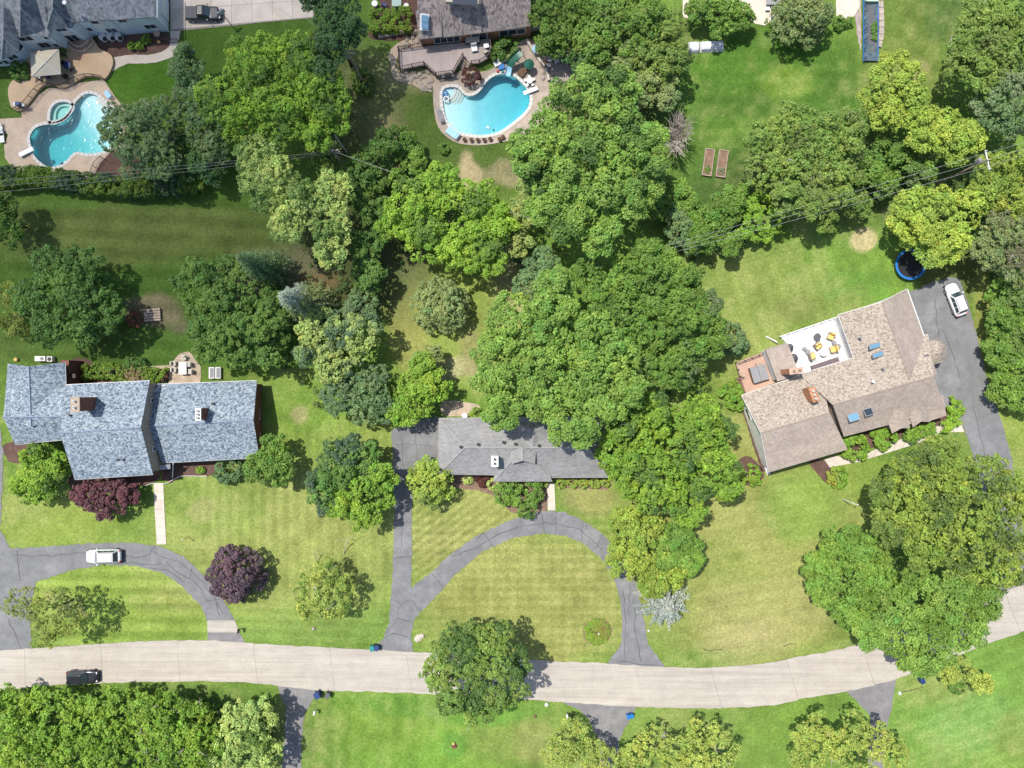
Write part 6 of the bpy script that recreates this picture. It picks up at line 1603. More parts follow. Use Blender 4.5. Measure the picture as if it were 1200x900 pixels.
# ------------------------------------------------------------------ basketball hoop, lamp post, poles, wires
t = thing('basketball_hoop', 'pole mounted basketball hoop at the edge of the pale concrete drive', 'basketball hoop', P(273, 32))
MB().tube([(0, 0, -.1), (0, 0, 2.4), (-.3, .3, 3.0)], .06, 8).build('pole', M['darkgrey'], t)
bb = MB().box((-.35, .45, 3.2), (1.1, .05, .75), R(35)).build('backboard', M['tarp'], t)
rg = MB(); rg.tube([(-.52 + math.cos(a) * .2, .7 + math.sin(a) * .2, 3.0) for a in np.linspace(0, 6.28, 13)], .015, 5); rg.build('hoop', M['red'], t)
t = thing('lamp_post', 'white lamp post leaning a thin shadow on the lawn of the tan house', 'lamp post', P(987, 585))
MB().tube([(0, 0, -.1), (0, 0, 3.0)], .06, 8).build('post', M['white'], t)
MB().tube([(0, 0, 2.9), (.25, -.15, 3.2), (.75, -.3, 3.1)], .035, 6).build('arm', M['white'], t)
MB().lathe([(.03, .15), (.10, .04), (.09, -.1), (.03, -.15)], (.75, -.3, 2.95), 10).build('lantern', M['white'], t)
t = thing('lamp_post', 'short garden lamp post on the lawn above the circular drive at left', 'lamp post', P(221, 629))
MB().tube([(0, 0, -.1), (0, 0, 1.7)], .04, 8).build('post', M['black'], t); MB().lathe([(.03, .2), (.11, .08), (.09, -.08), (.04, -.12)], (0, 0, 1.8), 10).build('lantern', M['white'], t)

def utility_pole(label, top, h, ang, arm=2.4, arms=1, transformer=False, white=False):
    p = P(top[0], top[1], h); t = thing('utility_pole', label, 'utility pole', (p.x, p.y, 0), ang)
    MB().tube([(0, 0, -.2), (0, 0, h)], .17, 10, .11).build('pole', M['wood'], t)
    for k in range(arms):
        z = h - .35 - k * .75
        ca_ = MB().box((.14, 0, z), (.12, arm, .14)).build('crossarm', M['wood'] if not white else M['trim'], t)
        for y in (-.45, 0, .45):
            MB().lathe([(.05, 0), (.07, .08), (.05, .16), (.07, .2), (.02, .26)], (.14, y * arm, z + .07), 8).build('insulator', M['trim'], ca_)
        for s_ in (-1, 1): MB().tube([(.1, s_ * arm * .3, z), (.1, 0, z - .6)], .025, 4).build('brace', M['grey'], t)
    if transformer:
        tf = MB().lathe([(.2, 0), (.25, .05), (.25, .8), (.2, .88)], (-.1, .42, h - 2.0), 12).build('transformer', M['grey'], t)
        MB().lathe([(.03, 0), (.05, .1), (.02, .25)], (-.1, .42, h - 1.1), 6).build('bushing', M['trim'], tf)
    return t, p
u1, p1 = utility_pole('brown utility pole with a crossarm in the shaded strip of trees', (389, 176), 9, R(88), 1.6, 2)
u2, p2 = utility_pole('utility pole with transformer right of the dark evergreen', (407, 59), 9.5, R(85), 1.5, 2, True)
u3, p3 = utility_pole('utility pole with white crossarm among the trees on the right', (1158, 187), 10, R(12), 2.6, 1, True, True)
t = thing('post', 'plain pale grey post standing in the trees above the crossarm pole', 'post', P(407, 179)); MB().tube([(0, 0, -.1), (0, 0, 7.2)], .1, 8, .08).build('shaft', M['trim'], t)
M['wire'] = mat('aluminium_wire', (.42, .42, .43), .5, .05, 1)
def wire(label, a_, b_, sag, r=.028, group=None):
    pts = [a_.lerp(b_, i / 20) - Vector((0, 0, sag * 4 * (i / 20) * (1 - i / 20))) for i in range(21)]
    o = MB().tube(pts, r, 5).build('power_line', M['wire']); tag(o, label, 'wire', group)
gL, gR = 'wires running to the left edge', 'wires on the right'
for k, (n_, y0) in enumerate((('upper', 218), ('middle', 224), ('lower', 231))):
    wire(f'{n_} of three thin wires crossing the hedge below the western pool', P(-60, y0 - 2 + k, 8.2 - k * .5), Vector((p1.x - .6 + k * .6, p1.y, 8.5 - k * .3)), .6, .010, gL)
wire('wire from the crossarm pole down into the lime tree', Vector((p1.x + .3, p1.y, 8.3)), P(640, 262, 8), .7, .018)
for k, n_ in enumerate(('northern', 'middle', 'southern')):
    e = Vector((p3.x - .2, p3.y + .9 - k * .9, 9.6))
    wire(f'{n_} of the wires slanting over the right hand trees to the pole', P(780, 288 + k * 5, 8.6), e, .8, .013, gR)
    wire(f'{n_} of the short wires from the white crossarm to the right edge', e, P(1260, 150 + k * 6, 9.6), .3, .013, 'wires to the right edge')
wire('wire linking the transformer pole and the crossarm pole', Vector((p2.x, p2.y, 9)), Vector((p1.x, p1.y, 8.4)), .5, .014)
wire('wire from the transformer pole up over the concrete drive', Vector((p2.x, p2.y, 9)), P(262, -60, 7), .5, .014)

# ------------------------------------------------------------------ trampoline
tp_ = P(1067, 310, .9); t = thing('trampoline', 'round blue rimmed trampoline with black mat partly under a tree', 'trampoline', (tp_.x, tp_.y, 0))
MB().lathe([(1.85, -.02), (1.85, .02)], (0, 0, .9), 40).build('mat', M['black'], t)
pd = MB(); pd.lathe([(1.84, -.03), (2.14, -.03), (2.14, .04), (1.84, .04)], (0, 0, .93), 40); pd.f = pd.f[:-2]; pd.f += [(120 + k, 120 + (k + 1) % 40, (k + 1) % 40, k) for k in range(40)]; pd.build('rim_pad', M['blue'], t)
for i in range(6):
    a = i * 1.047; MB().tube([(math.cos(a) * 2.05, math.sin(a) * 2.05, -.05), (math.cos(a) * 2.05, math.sin(a) * 2.05, .9)], .035, 6).build('leg', M['darkgrey'], t)
# ------------------------------------------------------------------ gazebo
t = thing('gazebo', 'square beige canopy gazebo on the terrace beside the pale blue house', 'gazebo', P(54, 75))
cs = [P(34.5, 60, 2.4), P(69, 57.5, 2.4), P(71.5, 87, 2.4), P(37, 90, 2.4)]; ap = P(53, 74, 3.3); mb = MB()
for i in range(4): mb.slab([cs[i], cs[(i + 1) % 4], ap], .06)
mb.build('canopy', M['cream'], t, world=True)
for c in cs: MB().tube([c + (ap - c) * .03 + Vector((0, 0, .02)), ap + Vector((0, 0, .05))], .035, 5).build('seam', M['trim'], t, world=True)
for c in cs:
    q = c + (ap - c) * .1; MB().box((q.x, q.y, 1.4), (.1, .1, 2.0)).build('post', M['black'], t, world=True)

# ------------------------------------------------------------------ iron fences
def iron_fence(label, pts, h=1.1, z=0.0, n_sm=4, step=1.2, m='black', name='iron_fence'):
    ps = smooth(PL(pts), False, n_sm); t = thing(name, label, 'fence', ps[0])
    mb = MB(); mb.tube([p + Vector((0, 0, z + h)) for p in ps], .035, 5); mb.build('top_rail', M[m], t, world=True)
    MB().tube([p + Vector((0, 0, z + .2)) for p in ps], .025, 5).build('bottom_rail', M[m], t, world=True)
    L = sum((ps[i + 1] - ps[i]).length for i in range(len(ps) - 1)); n_ = int(L / step)
    for i in range(n_ + 1):
        q = along(ps, i / n_); MB().box((q.x, q.y, z + h / 2), (.07, .07, h)).build('post', M[m], t, world=True)
    b = MB(); nb_ = int(L / .16)
    for i in range(nb_): q = along(ps, (i + .5) / nb_); b.box((q.x, q.y, z + .2 + (h - .2) / 2), (.022, .022, h - .2))
    b.build('pickets', M[m], t, world=True)
iron_fence('wavy black iron railing between the upper terrace and the western pool', [(16, 128), (22, 131), (30, 128), (38, 120), (46, 110), (54, 103), (62, 101), (72, 104), (82, 102), (96, 94), (108, 91.5), (118, 92.5), (124, 94)], 1.0, .45)
iron_fence('short iron fence hugging the mulch at the lower side of the western pool', [(122, 186), (115, 193), (111, 203), (108, 210)], 1.1)
iron_fence('iron fence between the mulch bed and the lawn by the concrete drive', [(192, 50), (199, 51), (211, 50)], 1.2)
def low_wall(label, pts, h, w, m='concrete_pale', name='retaining_wall', n_sm=3):
    ps = smooth(PL(pts), False, n_sm); t = thing(name, label, 'wall', ps[0]); L = sum((ps[i + 1] - ps[i]).length for i in range(len(ps) - 1)); n_ = max(2, int(L / .9))
    for i in range(n_):
        a_, b_ = along(ps, i / n_ + .003), along(ps, (i + 1) / n_ - .003); c = (a_ + b_) / 2; d = b_ - a_
        bevel(MB().box((c.x, c.y, h / 2 - .05), (d.length, w, h + random.uniform(0, .04)), math.atan2(d.y, d.x)).build('block', M[m], t, world=True), .03, 1)
low_wall('curved stone steps riser at the lower edge of the upper terrace', [(80, 50), (86, 58), (96, 63), (106, 60), (112, 53)], .75, .25, 'stamped')
low_wall('second curved riser of the stone steps by the blue house', [(84, 50), (90, 56), (97, 58), (104, 55), (108, 50)], .95, .25, 'stamped')
low_wall('long grey retaining wall stepping down behind the slide', [(617, 48), (624, 60), (632, 72), (640, 84), (643, 96)], .7, .35)
low_wall('short grey retaining wall running to the shaded hollow', [(637, 62), (646, 56), (654, 52)], .7, .3)
low_wall('grey garden wall behind the brown house corner', [(606, 42), (618, 38), (632, 33)], .8, .3)
low_wall('dark stone edging under the clipped box hedge', [(444, 44), (460, 41), (476, 38)], .5, .5, 'rock')
low_wall('rough stone border along the netted garden bed', [(1031, 2), (1032, 20), (1032, 40), (1029, 56)], .35, .7, 'rock')
def rocks(label, poly, n, s0, s1, m='rock', z=0):
    w = PL(poly); x0, x1 = min(p.x for p in w), max(p.x for p in w); y0, y1 = min(p.y for p in w), max(p.y for p in w)
    t = thing('rock_garden', label, 'rocks', ((x0 + x1) / 2, (y0 + y1) / 2, 0)); k_ = 0
    while k_ < n:
        x, y = random.uniform(x0, x1), random.uniform(y0, y1)
        if not inpoly(np.array([x]), np.array([y]), w)[0]: continue
        k_ += 1; r = random.uniform(s0, s1); mb = MB(); mb.sphere((x, y, z + r * .25), r, 7, 4, .6)
        for v in mb.v: v += Vector((random.uniform(-1, 1), random.uniform(-1, 1), random.uniform(-1, 1))) * r * .16
        mb.build('rock', M[m], t, world=True)
rocks('loose tan rocks on the bank left of the long deck', [(478, 38), (494, 36), (494, 48), (470, 58)], 26, .15, .4)
rocks('tan boulders below the deck at the left of the pool', [(470, 85), (500, 82), (512, 92), (504, 108), (480, 98)], 40, .15, .42)
rocks('stones among the low hedge behind the blue shingled house', [(112, 432), (135, 430), (130, 446), (112, 447)], 22, .1, .25)
rocks('pile of stones at the retaining walls beside the gravel yard', [(632, 76), (646, 82), (648, 98), (636, 94)], 16, .15, .4)
rocks('pale decorative rocks beside the straight driveway entrance', [(484, 741), (495, 741), (495, 749), (484, 749)], 7, .2, .45, 'concrete_pale')

# ------------------------------------------------------------------ slide, board, lounge etc. at the eastern pool
t = thing('pool_slide', 'dark green curved pool slide ending in a pale blue chute', 'pool slide', P(603, 75))
a0, a1, a2 = P(610, 62, 2.0), P(600, 74, 1.2), P(595.5, 86, .35)
def chute(path, w, m, nm):
    mb = MB(); ps = smooth(path, False, 4); vs = []
    for i, p in enumerate(ps):
        d = (ps[min(i + 1, len(ps) - 1)] - ps[max(i - 1, 0)]); d.z = 0; d.normalize(); s_ = Vector((-d.y, d.x, 0))
        for u, z in ((-1, .28), (-.8, 0), (.8, 0), (1, .28), (1.05, .22), (.8, -.06), (-.8, -.06), (-1.05, .22)): vs.append(p + s_ * u * w + Vector((0, 0, z)))
    fs = []
    for i in range(len(ps) - 1):
        for k in range(8): a_, b_ = i * 8 + k, i * 8 + (k + 1) % 8; fs.append((a_, b_, b_ + 8, a_ + 8))
    mb.add(vs, fs).build(nm, m, t, world=True)
chute([P(611, 62, 2.1), P(606, 66, 1.9), P(600, 72, 1.4), P(597, 78, .9)], .5, M['green_plastic'], 'slide_body')
chute([P(597, 78, .9), P(596, 84, .5), P(595, 89, .35)], .4, M['lightblue'], 'chute_end')
for q in ((610, 64), (604, 70)):
    g_ = P(*q); MB().tube([g_, g_ + Vector((0, 0, 1.8))], .05, 6).build('leg', M['green_plastic'], t, world=True)
MB().tube([P(613, 61, 0), P(612, 61.5, 2.6)], .04, 6).build('ladder_rail', M['grey'], t, world=True)
def diving_board(label, a_, b_, w=.5):
    A, B = P(*a_, .45), P(*b_, .45); c = (A + B) / 2; d = B - A; t = thing('diving_board', label, 'diving board', (c.x, c.y, 0), math.atan2(d.y, d.x)); L = d.length
    bevel(MB().box((0, 0, .48), (L, w, .07)).build('board', M['white'], t), .02); MB().box((-L * .3, 0, .22), (.7, w * .9, .42)).build('stand', M['trim'], t)
diving_board('white diving board at the deep left end of the western pool', (22.5, 182), (39, 174), .62)
diving_board('white diving board on the right side of the light blue pool', (630, 103), (613.5, 109.5), .55)

def lounger(label, px, py, rz, m, name='lounge_chair', L=1.9, W_=.7, z=.05, group=None):
    t = thing(name, label, 'lounge chair', P(px, py, z), rz, group)
    for i in range(6): MB().box((-L / 2 + .15 + i * L / 6, 0, .32 + (.0 if i < 4 else (i - 3) * .14)), (L / 6 - .03, W_, .05), rot=Matrix.Rotation(0 if i < 4 else -.5, 3, 'Y')).build('slat', m, t)
    for x in (-L * .4, L * .3):
        for s_ in (-1, 1): MB().tube([(x, s_ * W_ * .44, 0), (x, s_ * W_ * .44, .32)], .03, 5).build('leg', M['trim'], t)
    return t
def cyl_table(label, px, py, r, h, m, z=.05, name='round_table', cat='table', glass=False):
    t = thing(name, label, cat, P(px, py, z)); MB().lathe([(r, -.04), (r * 1.02, 0), (r, .02)], (0, 0, h), 24).build('table_top', m, t)
    MB().tube([(0, 0, 0), (0, 0, h - .04)], .05, 8).build('stem', M['grey'], t); MB().lathe([(.28, 0), (.26, .04)], (0, 0, 0), 12).build('foot', M['grey'], t)
    return t
def chair(label, px, py, rz, m, z=.05, cushion=None, group=None, s=1.0):
    t = thing('chair', label, 'chair', P(px, py, z), rz, group); t.scale = (s, s, s)
    fr = M['wood'] if m is None else m
    for x in (-.25, .25):
        for y in (-.25, .25): MB().tube([(x, y, 0), (x, y, .42)], .025, 5).build('leg', fr, t)
    MB().box((0, 0, .43), (.58, .58, .05)).build('seat', fr, t)
    MB().box((-.29, 0, .7), (.06, .56, .5)).build('backrest', fr, t)
    for s_ in (-1, 1): MB().box((0, s_ * .3, .62), (.5, .05, .04)).build('armrest', fr, t)
    if cushion:
        bevel(MB().box((.02, 0, .5), (.56, .52, .12)).build('seat_cushion', cushion, t), .03); bevel(MB().box((-.2, 0, .76), (.12, .52, .46)).build('back_cushion', cushion, t), .03)
    return t
lounger('white padded lounger tilted on the pool deck below the dark shrub', 586, 73, R(28), M['white'], W_=.8)
lounger('grey lounger on the left rim of the light blue pool', 516.5, 137, R(-72), M['grey'])
lounger('blue grey lounger at the lower left rim of the light blue pool', 531, 157, R(-38), M['lightblue'], L=2.0, W_=1.0)
t = thing('bench', 'dark brown slatted bench on the deck right of the slide', 'bench', P(613, 84, .05), R(52))
for i in range(5): MB().box((0, -.4 + i * .2, .42), (1.7, .17, .05)).build('slat', M['brown'], t)
for x in (-.7, .7): MB().box((x, 0, .2), (.1, .8, .4)).build('leg', M['brown'], t)
t = thing('barbecue', 'black barbecue grill standing beneath the edge of the long deck', 'barbecue', P(525.5, 91, .05), R(5))
bevel(MB().box((0, 0, .8), (.9, .6, .4)).build('lid', M['black'], t), .1); MB().box((0, 0, .35), (.8, .5, .6)).build('cabinet', M['darkgrey'], t)
for s_ in (-1, 1): MB().box((s_ * .68, 0, .7), (.42, .5, .05)).build('side_shelf', M['grey'], t)
for i, (dx, dy) in enumerate(((0, 0), (8, .5), (15.5, .5), (23, .3), (30, -.8), (41, -.5), (45, -3))):
    q = P(544.5 + dx, 164.5 + dy, .05); t = thing('flower_pot', ['leftmost', 'second from left', 'third from left', 'fourth from left', 'fifth from left', 'sixth from left', 'rightmost and smallest'][i] + ' of the brown pots along the lower pool rim', 'pot', q, 0, 'pots on the lower rim of the light blue pool')
    MB().lathe([(.18, 0), (.27, .4), (.30, .42), (.24, .42), (.22, .34)], (0, 0, 0), 12).build('pot', M['brown'], t); MB().sphere((0, 0, .42), .2, 8, 5, .5).build('soil', M['mulch'], t)
# clutter of floats
def ring_float(label, px, py, r, m, z=.05, tube=.1):
    mb = MB(); pts = [(math.cos(a) * r, math.sin(a) * r, tube) for a in np.linspace(0, 2 * math.pi, 25)]; mb.tube(pts, tube, 8, cap=False)
    t = thing('swim_ring', label, 'swim ring', P(px, py, z)); mb.build('ring', m, t, smooth=True)
ring_float('blue and white swim ring at the left end of the light blue pool', 523, 116.5, .36, M['white']); ring_float('blue swim ring touching the white swim ring by the pool', 522, 110, .34, M['blue'])
def block_toy(label, px, py, w, l, m, rz=0, h=.25, name='pool_toy'): 
    o = MB().box((0, 0, h / 2), (w, l, h), 0, .85).build(name, m); o.location = P(px, py, .06); o.rotation_euler.z = rz; bevel(o, .06); tag(o, label, 'pool toy')
block_toy('flat blue pool float lying beside the slide end', 588, 79, 1.0, .8, M['blue'], .3); block_toy('small red pool toy left of the slide end', 583.5, 84, .4, .35, M['red'], .2)
block_toy('green pool toy between the red toy and the slide', 589, 84.5, .4, .35, M['teal'], .5); block_toy('tiny red toy against the end of the slide', 592.5, 86, .3, .25, M['red'])
block_toy('floating white and dark toy in the lower part of the light blue pool', 572, 150, .5, .28, M['white'], -.6); block_toy('small dark float near the lower rim of the light blue pool', 578.5, 152.5, .3, .3, M['teal'])
block_toy('small dark skimmer lid on the lower left coping of the western pool', 72.5, 191.5, .35, .35, M['navy'], .3, .12)
t = thing('garden_table', 'white star shaped plastic table beside the light blue pool', 'table', P(620.5, 96.5, .05), .4)
MB().lathe([(.45, 0), (.45, .04)], (0, 0, .68), 12).build('table_top', M['white'], t)
for i in range(5): a = i * 1.2566; MB().box((math.cos(a) * .62, math.sin(a) * .62, .42), (.38, .34, .06), a).build('seat', M['white'], t); MB().tube([(math.cos(a) * .5, math.sin(a) * .5, 0), (math.cos(a) * .3, math.sin(a) * .3, .68)], .03, 5).build('leg', M['white'], t)
def umbrella(label, px, py, r, m, h=2.1, folded=False):
    t = thing('parasol', label, 'parasol', P(px, py, h) - Vector((0, 0, h))); MB().tube([(0, 0, 0), (0, 0, h + .2)], .035, 6).build('pole', M['grey'], t)
    mb = MB(); mb.lathe([(r, -.3), (r * .5, 0), (.03, .2)], (0, 0, h), 8); mb.build('canopy', m, t)
umbrella('dark green parasol half closed behind the slide', 620, 74, .75, M['green_plastic'], 1.9)
umbrella('faded light blue parasol by the retaining wall', 628, 56, .55, M['lightblue'], 1.9)
cyl_table('small white round table on the gravel yard', 658, 67, .4, .7, M['cream'], name='side_table')
for i, (x, y, a) in enumerate(((649, 68, .5), (652, 73, 2), (645, 71, -.6))): chair(['leftmost', 'lowest', 'upper'][i] + ' white garden chair on the pinkish gravel yard', x, y, a, M['white'] if i != 0 else M['darkgrey'], .03)
chair('dark garden chair by the stone pile of the gravel yard', 637, 77, .5, M['brown']); cyl_table('tiny white stool near the dark garden chair', 643, 78, .25, .4, M['white'], name='stool', cat='stool')
# things on the deck
t = thing('deck_chair', 'white lounge chair on the right half of the long deck', 'chair', P(556, 58, .9), R(10)); MB().box((0, 0, .4), (.8, .85, .1)).build('seat', M['white'], t); MB().box((0, .4, .7), (.8, .1, .6)).build('backrest', M['white'], t)
for x in (-.35, .35): MB().box((x, 0, .18), (.06, .8, .36)).build('leg', M['trim'], t)
t = thing('side_table', 'small white table at the right rail of the long deck', 'table', P(570, 55.5, .9), R(15)); MB().box((0, 0, .5), (.7, .6, .05)).build('table_top', M['white'], t)
for x in (-.28, .28): MB().box((x, 0, .24), (.05, .5, .48)).build('leg', M['trim'], t)
chair('dark framed chair in the right corner of the long deck', 569.5, 63, 2.2, M['railwood'], .9, M['cream'])
t = thing('swing_frame', 'dark framed glass table against the wall on the long deck', 'table', P(554, 48.5, .9), R(4)); MB().box((0, 0, .7), (2.0, 1.1, .05)).build('table_top', M['cream'], t)
for s_ in (-1, 1): MB().box((0, s_ * .56, .72), (2.1, .08, .08)).build('frame', M['black'], t); MB().box((s_ * 1.02, 0, .72), (.08, 1.04, .08)).build('frame', M['black'], t); MB().box((s_ * .95, 0, .34), (.07, .9, .68)).build('leg', M['black'], t)
# north patio bits by the hedge
cyl_table('white round table above the clipped box hedge', 440, 7, .42, .7, M['white'])
t = thing('garden_cabinet', 'pale green storage cabinet above the clipped box hedge', 'cabinet', P(466, 8), R(0)); MB().box((0, 0, .5), (1.2, .85, 1.0)).build('cabinet_body', M['teal'], t); MB().box((0, 0, 1.02), (1.3, .95, .06)).build('lid', mat('pale_green', (.35, .48, .42), .6, .05, 1), t)
cyl_table('white potted stand at the right end of the box hedge', 477, 10, .35, .8, M['white'], name='plant_stand', cat='plant stand')
chair('dark garden chair left of the pale green cabinet', 451, 8, 1.2, M['navy'])

# ------------------------------------------------------------------ western pool terrace
lounger('white lounger with blue pillow at the far left edge of the pool deck', 2, 152, R(100), M['white']); lounger('second white lounger at the far left edge of the pool deck', 3.5, 160, R(95), M['white'])
t = thing('barbecue', 'dark barbecue with silver shelf on the left tip of the upper terrace', 'barbecue', P(26, 124.5, .45), R(-5)); bevel(MB().box((0, 0, .8), (.75, .55, .4)).build('lid', M['navy'], t), .1); MB().box((0, 0, .35), (.65, .45, .6)).build('cabinet', M['darkgrey'], t)
for s_ in (-1, 1): MB().box((s_ * .6, 0, .72), (.4, .45, .05)).build('side_shelf', M['trim'], t)
lounger('pale blue lounger on the right edge of the western pool deck', 128, 112, R(-50), M['lightblue'], L=1.3)
cyl_table('dark round table on the upper terrace right of the gazebo', 82, 79, .5, .7, M['navy'], .45)
for i, (x, y, a) in enumerate(((85, 82, 2.4), (79, 77, -.6))): chair(['lower', 'upper'][i] + ' dark chair at the round table on the upper terrace', x, y, a, M['black'], .45)
chair('dark chair peeping out below the beige gazebo', 59, 91, 1.4, M['navy'], .45); chair('white chair peeping out below the beige gazebo', 47, 91, 1.4, M['white'], .45); chair('lone dark chair on the upper terrace near the wavy railing', 79, 91, .8, M['black'], .45)
# flower pot, round cedar table in the bed by the garage
cyl_table('round tan cushion table at the garage corner of the blue house', 185.5, 41, .45, .45, M['cedar'], .03)
t = thing('flower_bush', 'clump of yellow flowers in the dark mulch by the garage', 'flowers', P(187, 50)); MB().sphere((0, 0, .2), .22, 8, 5).build('blooms', M['yellow'], t)

# ------------------------------------------------------------------ garden of the blue shingled house
t = thing('slatted_bench', 'weathered grey slatted garden bench in the dirt patch of the left lawn', 'bench', P(180, 369), R(4))
for i in range(5): MB().box((0, -.75 + i * .36, .42 + (.0 if i < 3 else 0)), (2.3, .27, .07)).build('slat', M['wood'], t)
for x in (-.95, .95): MB().box((x, 0, .2), (.12, 1.9, .36)).build('leg', M['wood'], t)
t = thing('patio_table', 'white rectangular table on the round gravel patio', 'table', P(214, 431.5, .75) - Vector((0, 0, .7)), R(90)); bevel(MB().box((0, 0, .72), (1.75, 1.1, .06)).build('table_top', M['white'], t), .03)
for x in (-.75, .75):
    for y in (-.42, .42): MB().tube([(x, y, 0), (x, y, .7)], .035, 5).build('leg', M['white'], t)
for i, (x, y, a) in enumerate(((205.5, 426, 0), (206, 433.5, 0), (217.5, 419.5, -1.7), (223.5, 427, 3.1), (225, 435.5, 3.1))):
    chair('white patio chair at the rectangular table, ' + ['upper left', 'lower left', 'top end', 'upper right', 'lower right'][i], x, y, a, M['white'], .05, M['cream'], 'white chairs on the round patio')
for i, x in enumerate((249.5, 257)):
    t = thing('planter_bench', ['tall white planter box right of the round patio', 'half hidden pale box under the dark tree'][i], 'planter box', P(x, 437)); MB().box((0, 0, .25), (.75, 1.6, .5)).build('box', M['trim'], t); MB().box((.05, 0, .51), (.5, 1.35, .04)).build('soil', M['grey'], t)
t = thing('heat_pump', 'white boxed unit behind the blue shingled house', 'air conditioner', P(51, 420.5)); bevel(MB().box((0, 0, .4), (1.45, .7, .8)).build('casing', M['white'], t), .03); MB().lathe([(.25, 0), (.25, .03)], (.3, 0, .8), 12).build('fan', M['grey'], t)
t = thing('air_conditioner', 'square unit with round black fan behind the blue shingled house', 'air conditioner', P(62, 421)); bevel(MB().box((0, 0, .38), (.75, .75, .76)).build('casing', M['white'], t), .05); MB().lathe([(.28, 0), (.28, .04)], (0, 0, .76), 14).build('fan', M['black'], t)
t = thing('flower_clump', 'yellow flowering clump at the back corner of the blue shingled house', 'flowers', P(20, 421.5)); MB().sphere((0, 0, .25), .3, 9, 5, .7).build('blooms', M['yellow'], t)
iron_fence('thin white edging curving round the front bed of the blue shingled house', [(171, 569), (180, 566), (192, 567), (202, 563), (212, 558), (225, 557.5), (243, 558)], .25, 0, 4, 3, 'white', 'bed_edging')
# ------------------------------------------------------------------ terrace furniture of the tan house
Z = .37
cyl_table('round white table in the middle of the white terrace', 962.5, 413.5, .52, .74, M['white'], Z)
for i, (x, y, a) in enumerate(((949, 417.5, 20), (974, 409.5, 200), (971, 394.5, 250), (955.5, 405.5, -50))):
    chair('yellow cushioned chair on the white terrace, ' + ['lower left of the round table', 'right of the round table', 'upper right near the corner', 'upper left of the round table'][i], x, y, R(a), M['wood'], Z, M['yellow'], 'yellow cushioned chairs', 1.5)
cyl_table('small brown plant pot above the round white table', 960.5, 405, .22, .45, M['orange'], Z, 'flower_pot', 'pot')
cyl_table('dark grey covered grill on the white terrace', 955, 395, .48, .85, M['darkgrey'], Z, 'covered_grill', 'grill')
block_toy('grey lid beside the covered grill on the terrace', 960.5, 394.5, .35, .3, M['grey'], .3, .3, 'box')
for i, (x, y, r) in enumerate(((942, 409, .28), (945.5, 412.5, .36), (976.5, 402, .3), (981, 406, .36))):
    cyl_table(['small grey stool left of the yellow chairs', 'larger grey pouf left of the yellow chairs', 'small grey stool right of the yellow chairs', 'larger grey pouf at the right of the terrace'][i], x, y, r, .42, M['grey'], Z, 'stool', 'stool')
t = thing('storage_bench', 'long dark storage bench along the lower side of the white terrace', 'bench', P(966.5, 427, .6), dirpx((951, 432), (982, 421.5))); t.location.z = Z; bevel(MB().box((0, 0, .25), (3.9, .8, .5)).build('chest', M['railwood'], t), .03); MB().box((0, 0, .53), (3.96, .86, .05)).build('lid', mat('taupe', (.15, .12, .13), .8, .08, 2), t)
t = thing('planter_box', 'grey box in the right corner of the white terrace', 'box', P(992.5, 404.5, Z), R(17)); MB().box((0, 0, .3), (.8, 1.5, .6)).build('chest', M['grey'], t); MB().box((0, 0, .62), (.86, 1.56, .05)).build('lid', M['grey'], t)
umbrella('dark grey canopy standing in for a round shadow by the flat roof, upper one', 926.5, 407, .55, M['darkgrey'], 1.6); umbrella('dark grey canopy standing in for a round shadow by the flat roof, lower one', 931, 419.5, .65, M['darkgrey'], 1.6)  # both canopies are added where dark shadow shapes lie on the terrace
t = thing('ladder', 'white board leaning from the lawn to the corner of the white terrace', 'board', P(904, 397)); MB().tube([P(897.5, 394, .1), P(911, 401, .9)], .09, 4).build('plank', M['white'], t, world=True)
# ------------------------------------------------------------------ raised beds, tarps, netted bed
for i, (x, y) in enumerate(((829.5, 191), (845.5, 192.5))):
    t = thing('raised_bed', ['left wooden raised garden bed with green leaves at its foot', 'right wooden raised garden bed with greyish plants at its foot'][i], 'raised bed', P(x, y), R(-8))
    for s_ in (-1, 1): MB().box((s_ * .62, 0, .2), (.1, 3.8, .42)).build('plank', M['wood'], t); MB().box((0, s_ * 1.86, .2), (1.14, .1, .41)).build('plank', M['wood'], t)
    MB().box((0, 0, .14), (1.13, 3.6, .26)).build('soil', M['soil'], t)
    CC = np.array([[random.uniform(-.4, .4), random.uniform(-1.6, -.5), .3] for _ in range(12)]); leaf_object('plants', *clumps_to_leaves(CC, np.tile([0, 0, 1.], (12, 1)), np.full(12, .2), (.10, .2, .03) if i == 0 else (.16, .2, .12), .12, .7), t)
def lumpy(label, x0, x1, y, w, h, m, name, cat):
    a_, b_ = P(x0, y), P(x1, y); c = (a_ + b_) / 2; t = thing(name, label, cat, c, R(2)); L = (b_ - a_).length; n1_, n2_ = 24, 10; vs = []
    for i in range(n1_ + 1):
        for j in range(n2_ + 1):
            u, v = i / n1_ - .5, j / n2_ - .5
            e = min((.5 - abs(u)) * 12, 1) * min((.5 - abs(v)) * 6, 1)
            vs.append((u * L, v * w + random.uniform(-.03, .03), h * max(e, 0) ** .5 * (1 - .25 * abs(v) * 2) + random.uniform(-.03, .03)))
    fs = [(i * (n2_ + 1) + j, (i + 1) * (n2_ + 1) + j, (i + 1) * (n2_ + 1) + j + 1, i * (n2_ + 1) + j + 1) for i in range(n1_) for j in range(n2_)]
    MB().add(vs, fs).build('cover', m, t, smooth=True); MB().box((0, 0, h * .35), (L * .9, w * .8, h * .6)).build('load', M['darkgrey'], t)
lumpy('left white tarpaulin bundle at the upper edge of the back lawn', 807, 818.5, 56, 1.6, .7, M['tarp'], 'tarp_bundle', 'tarpaulin')
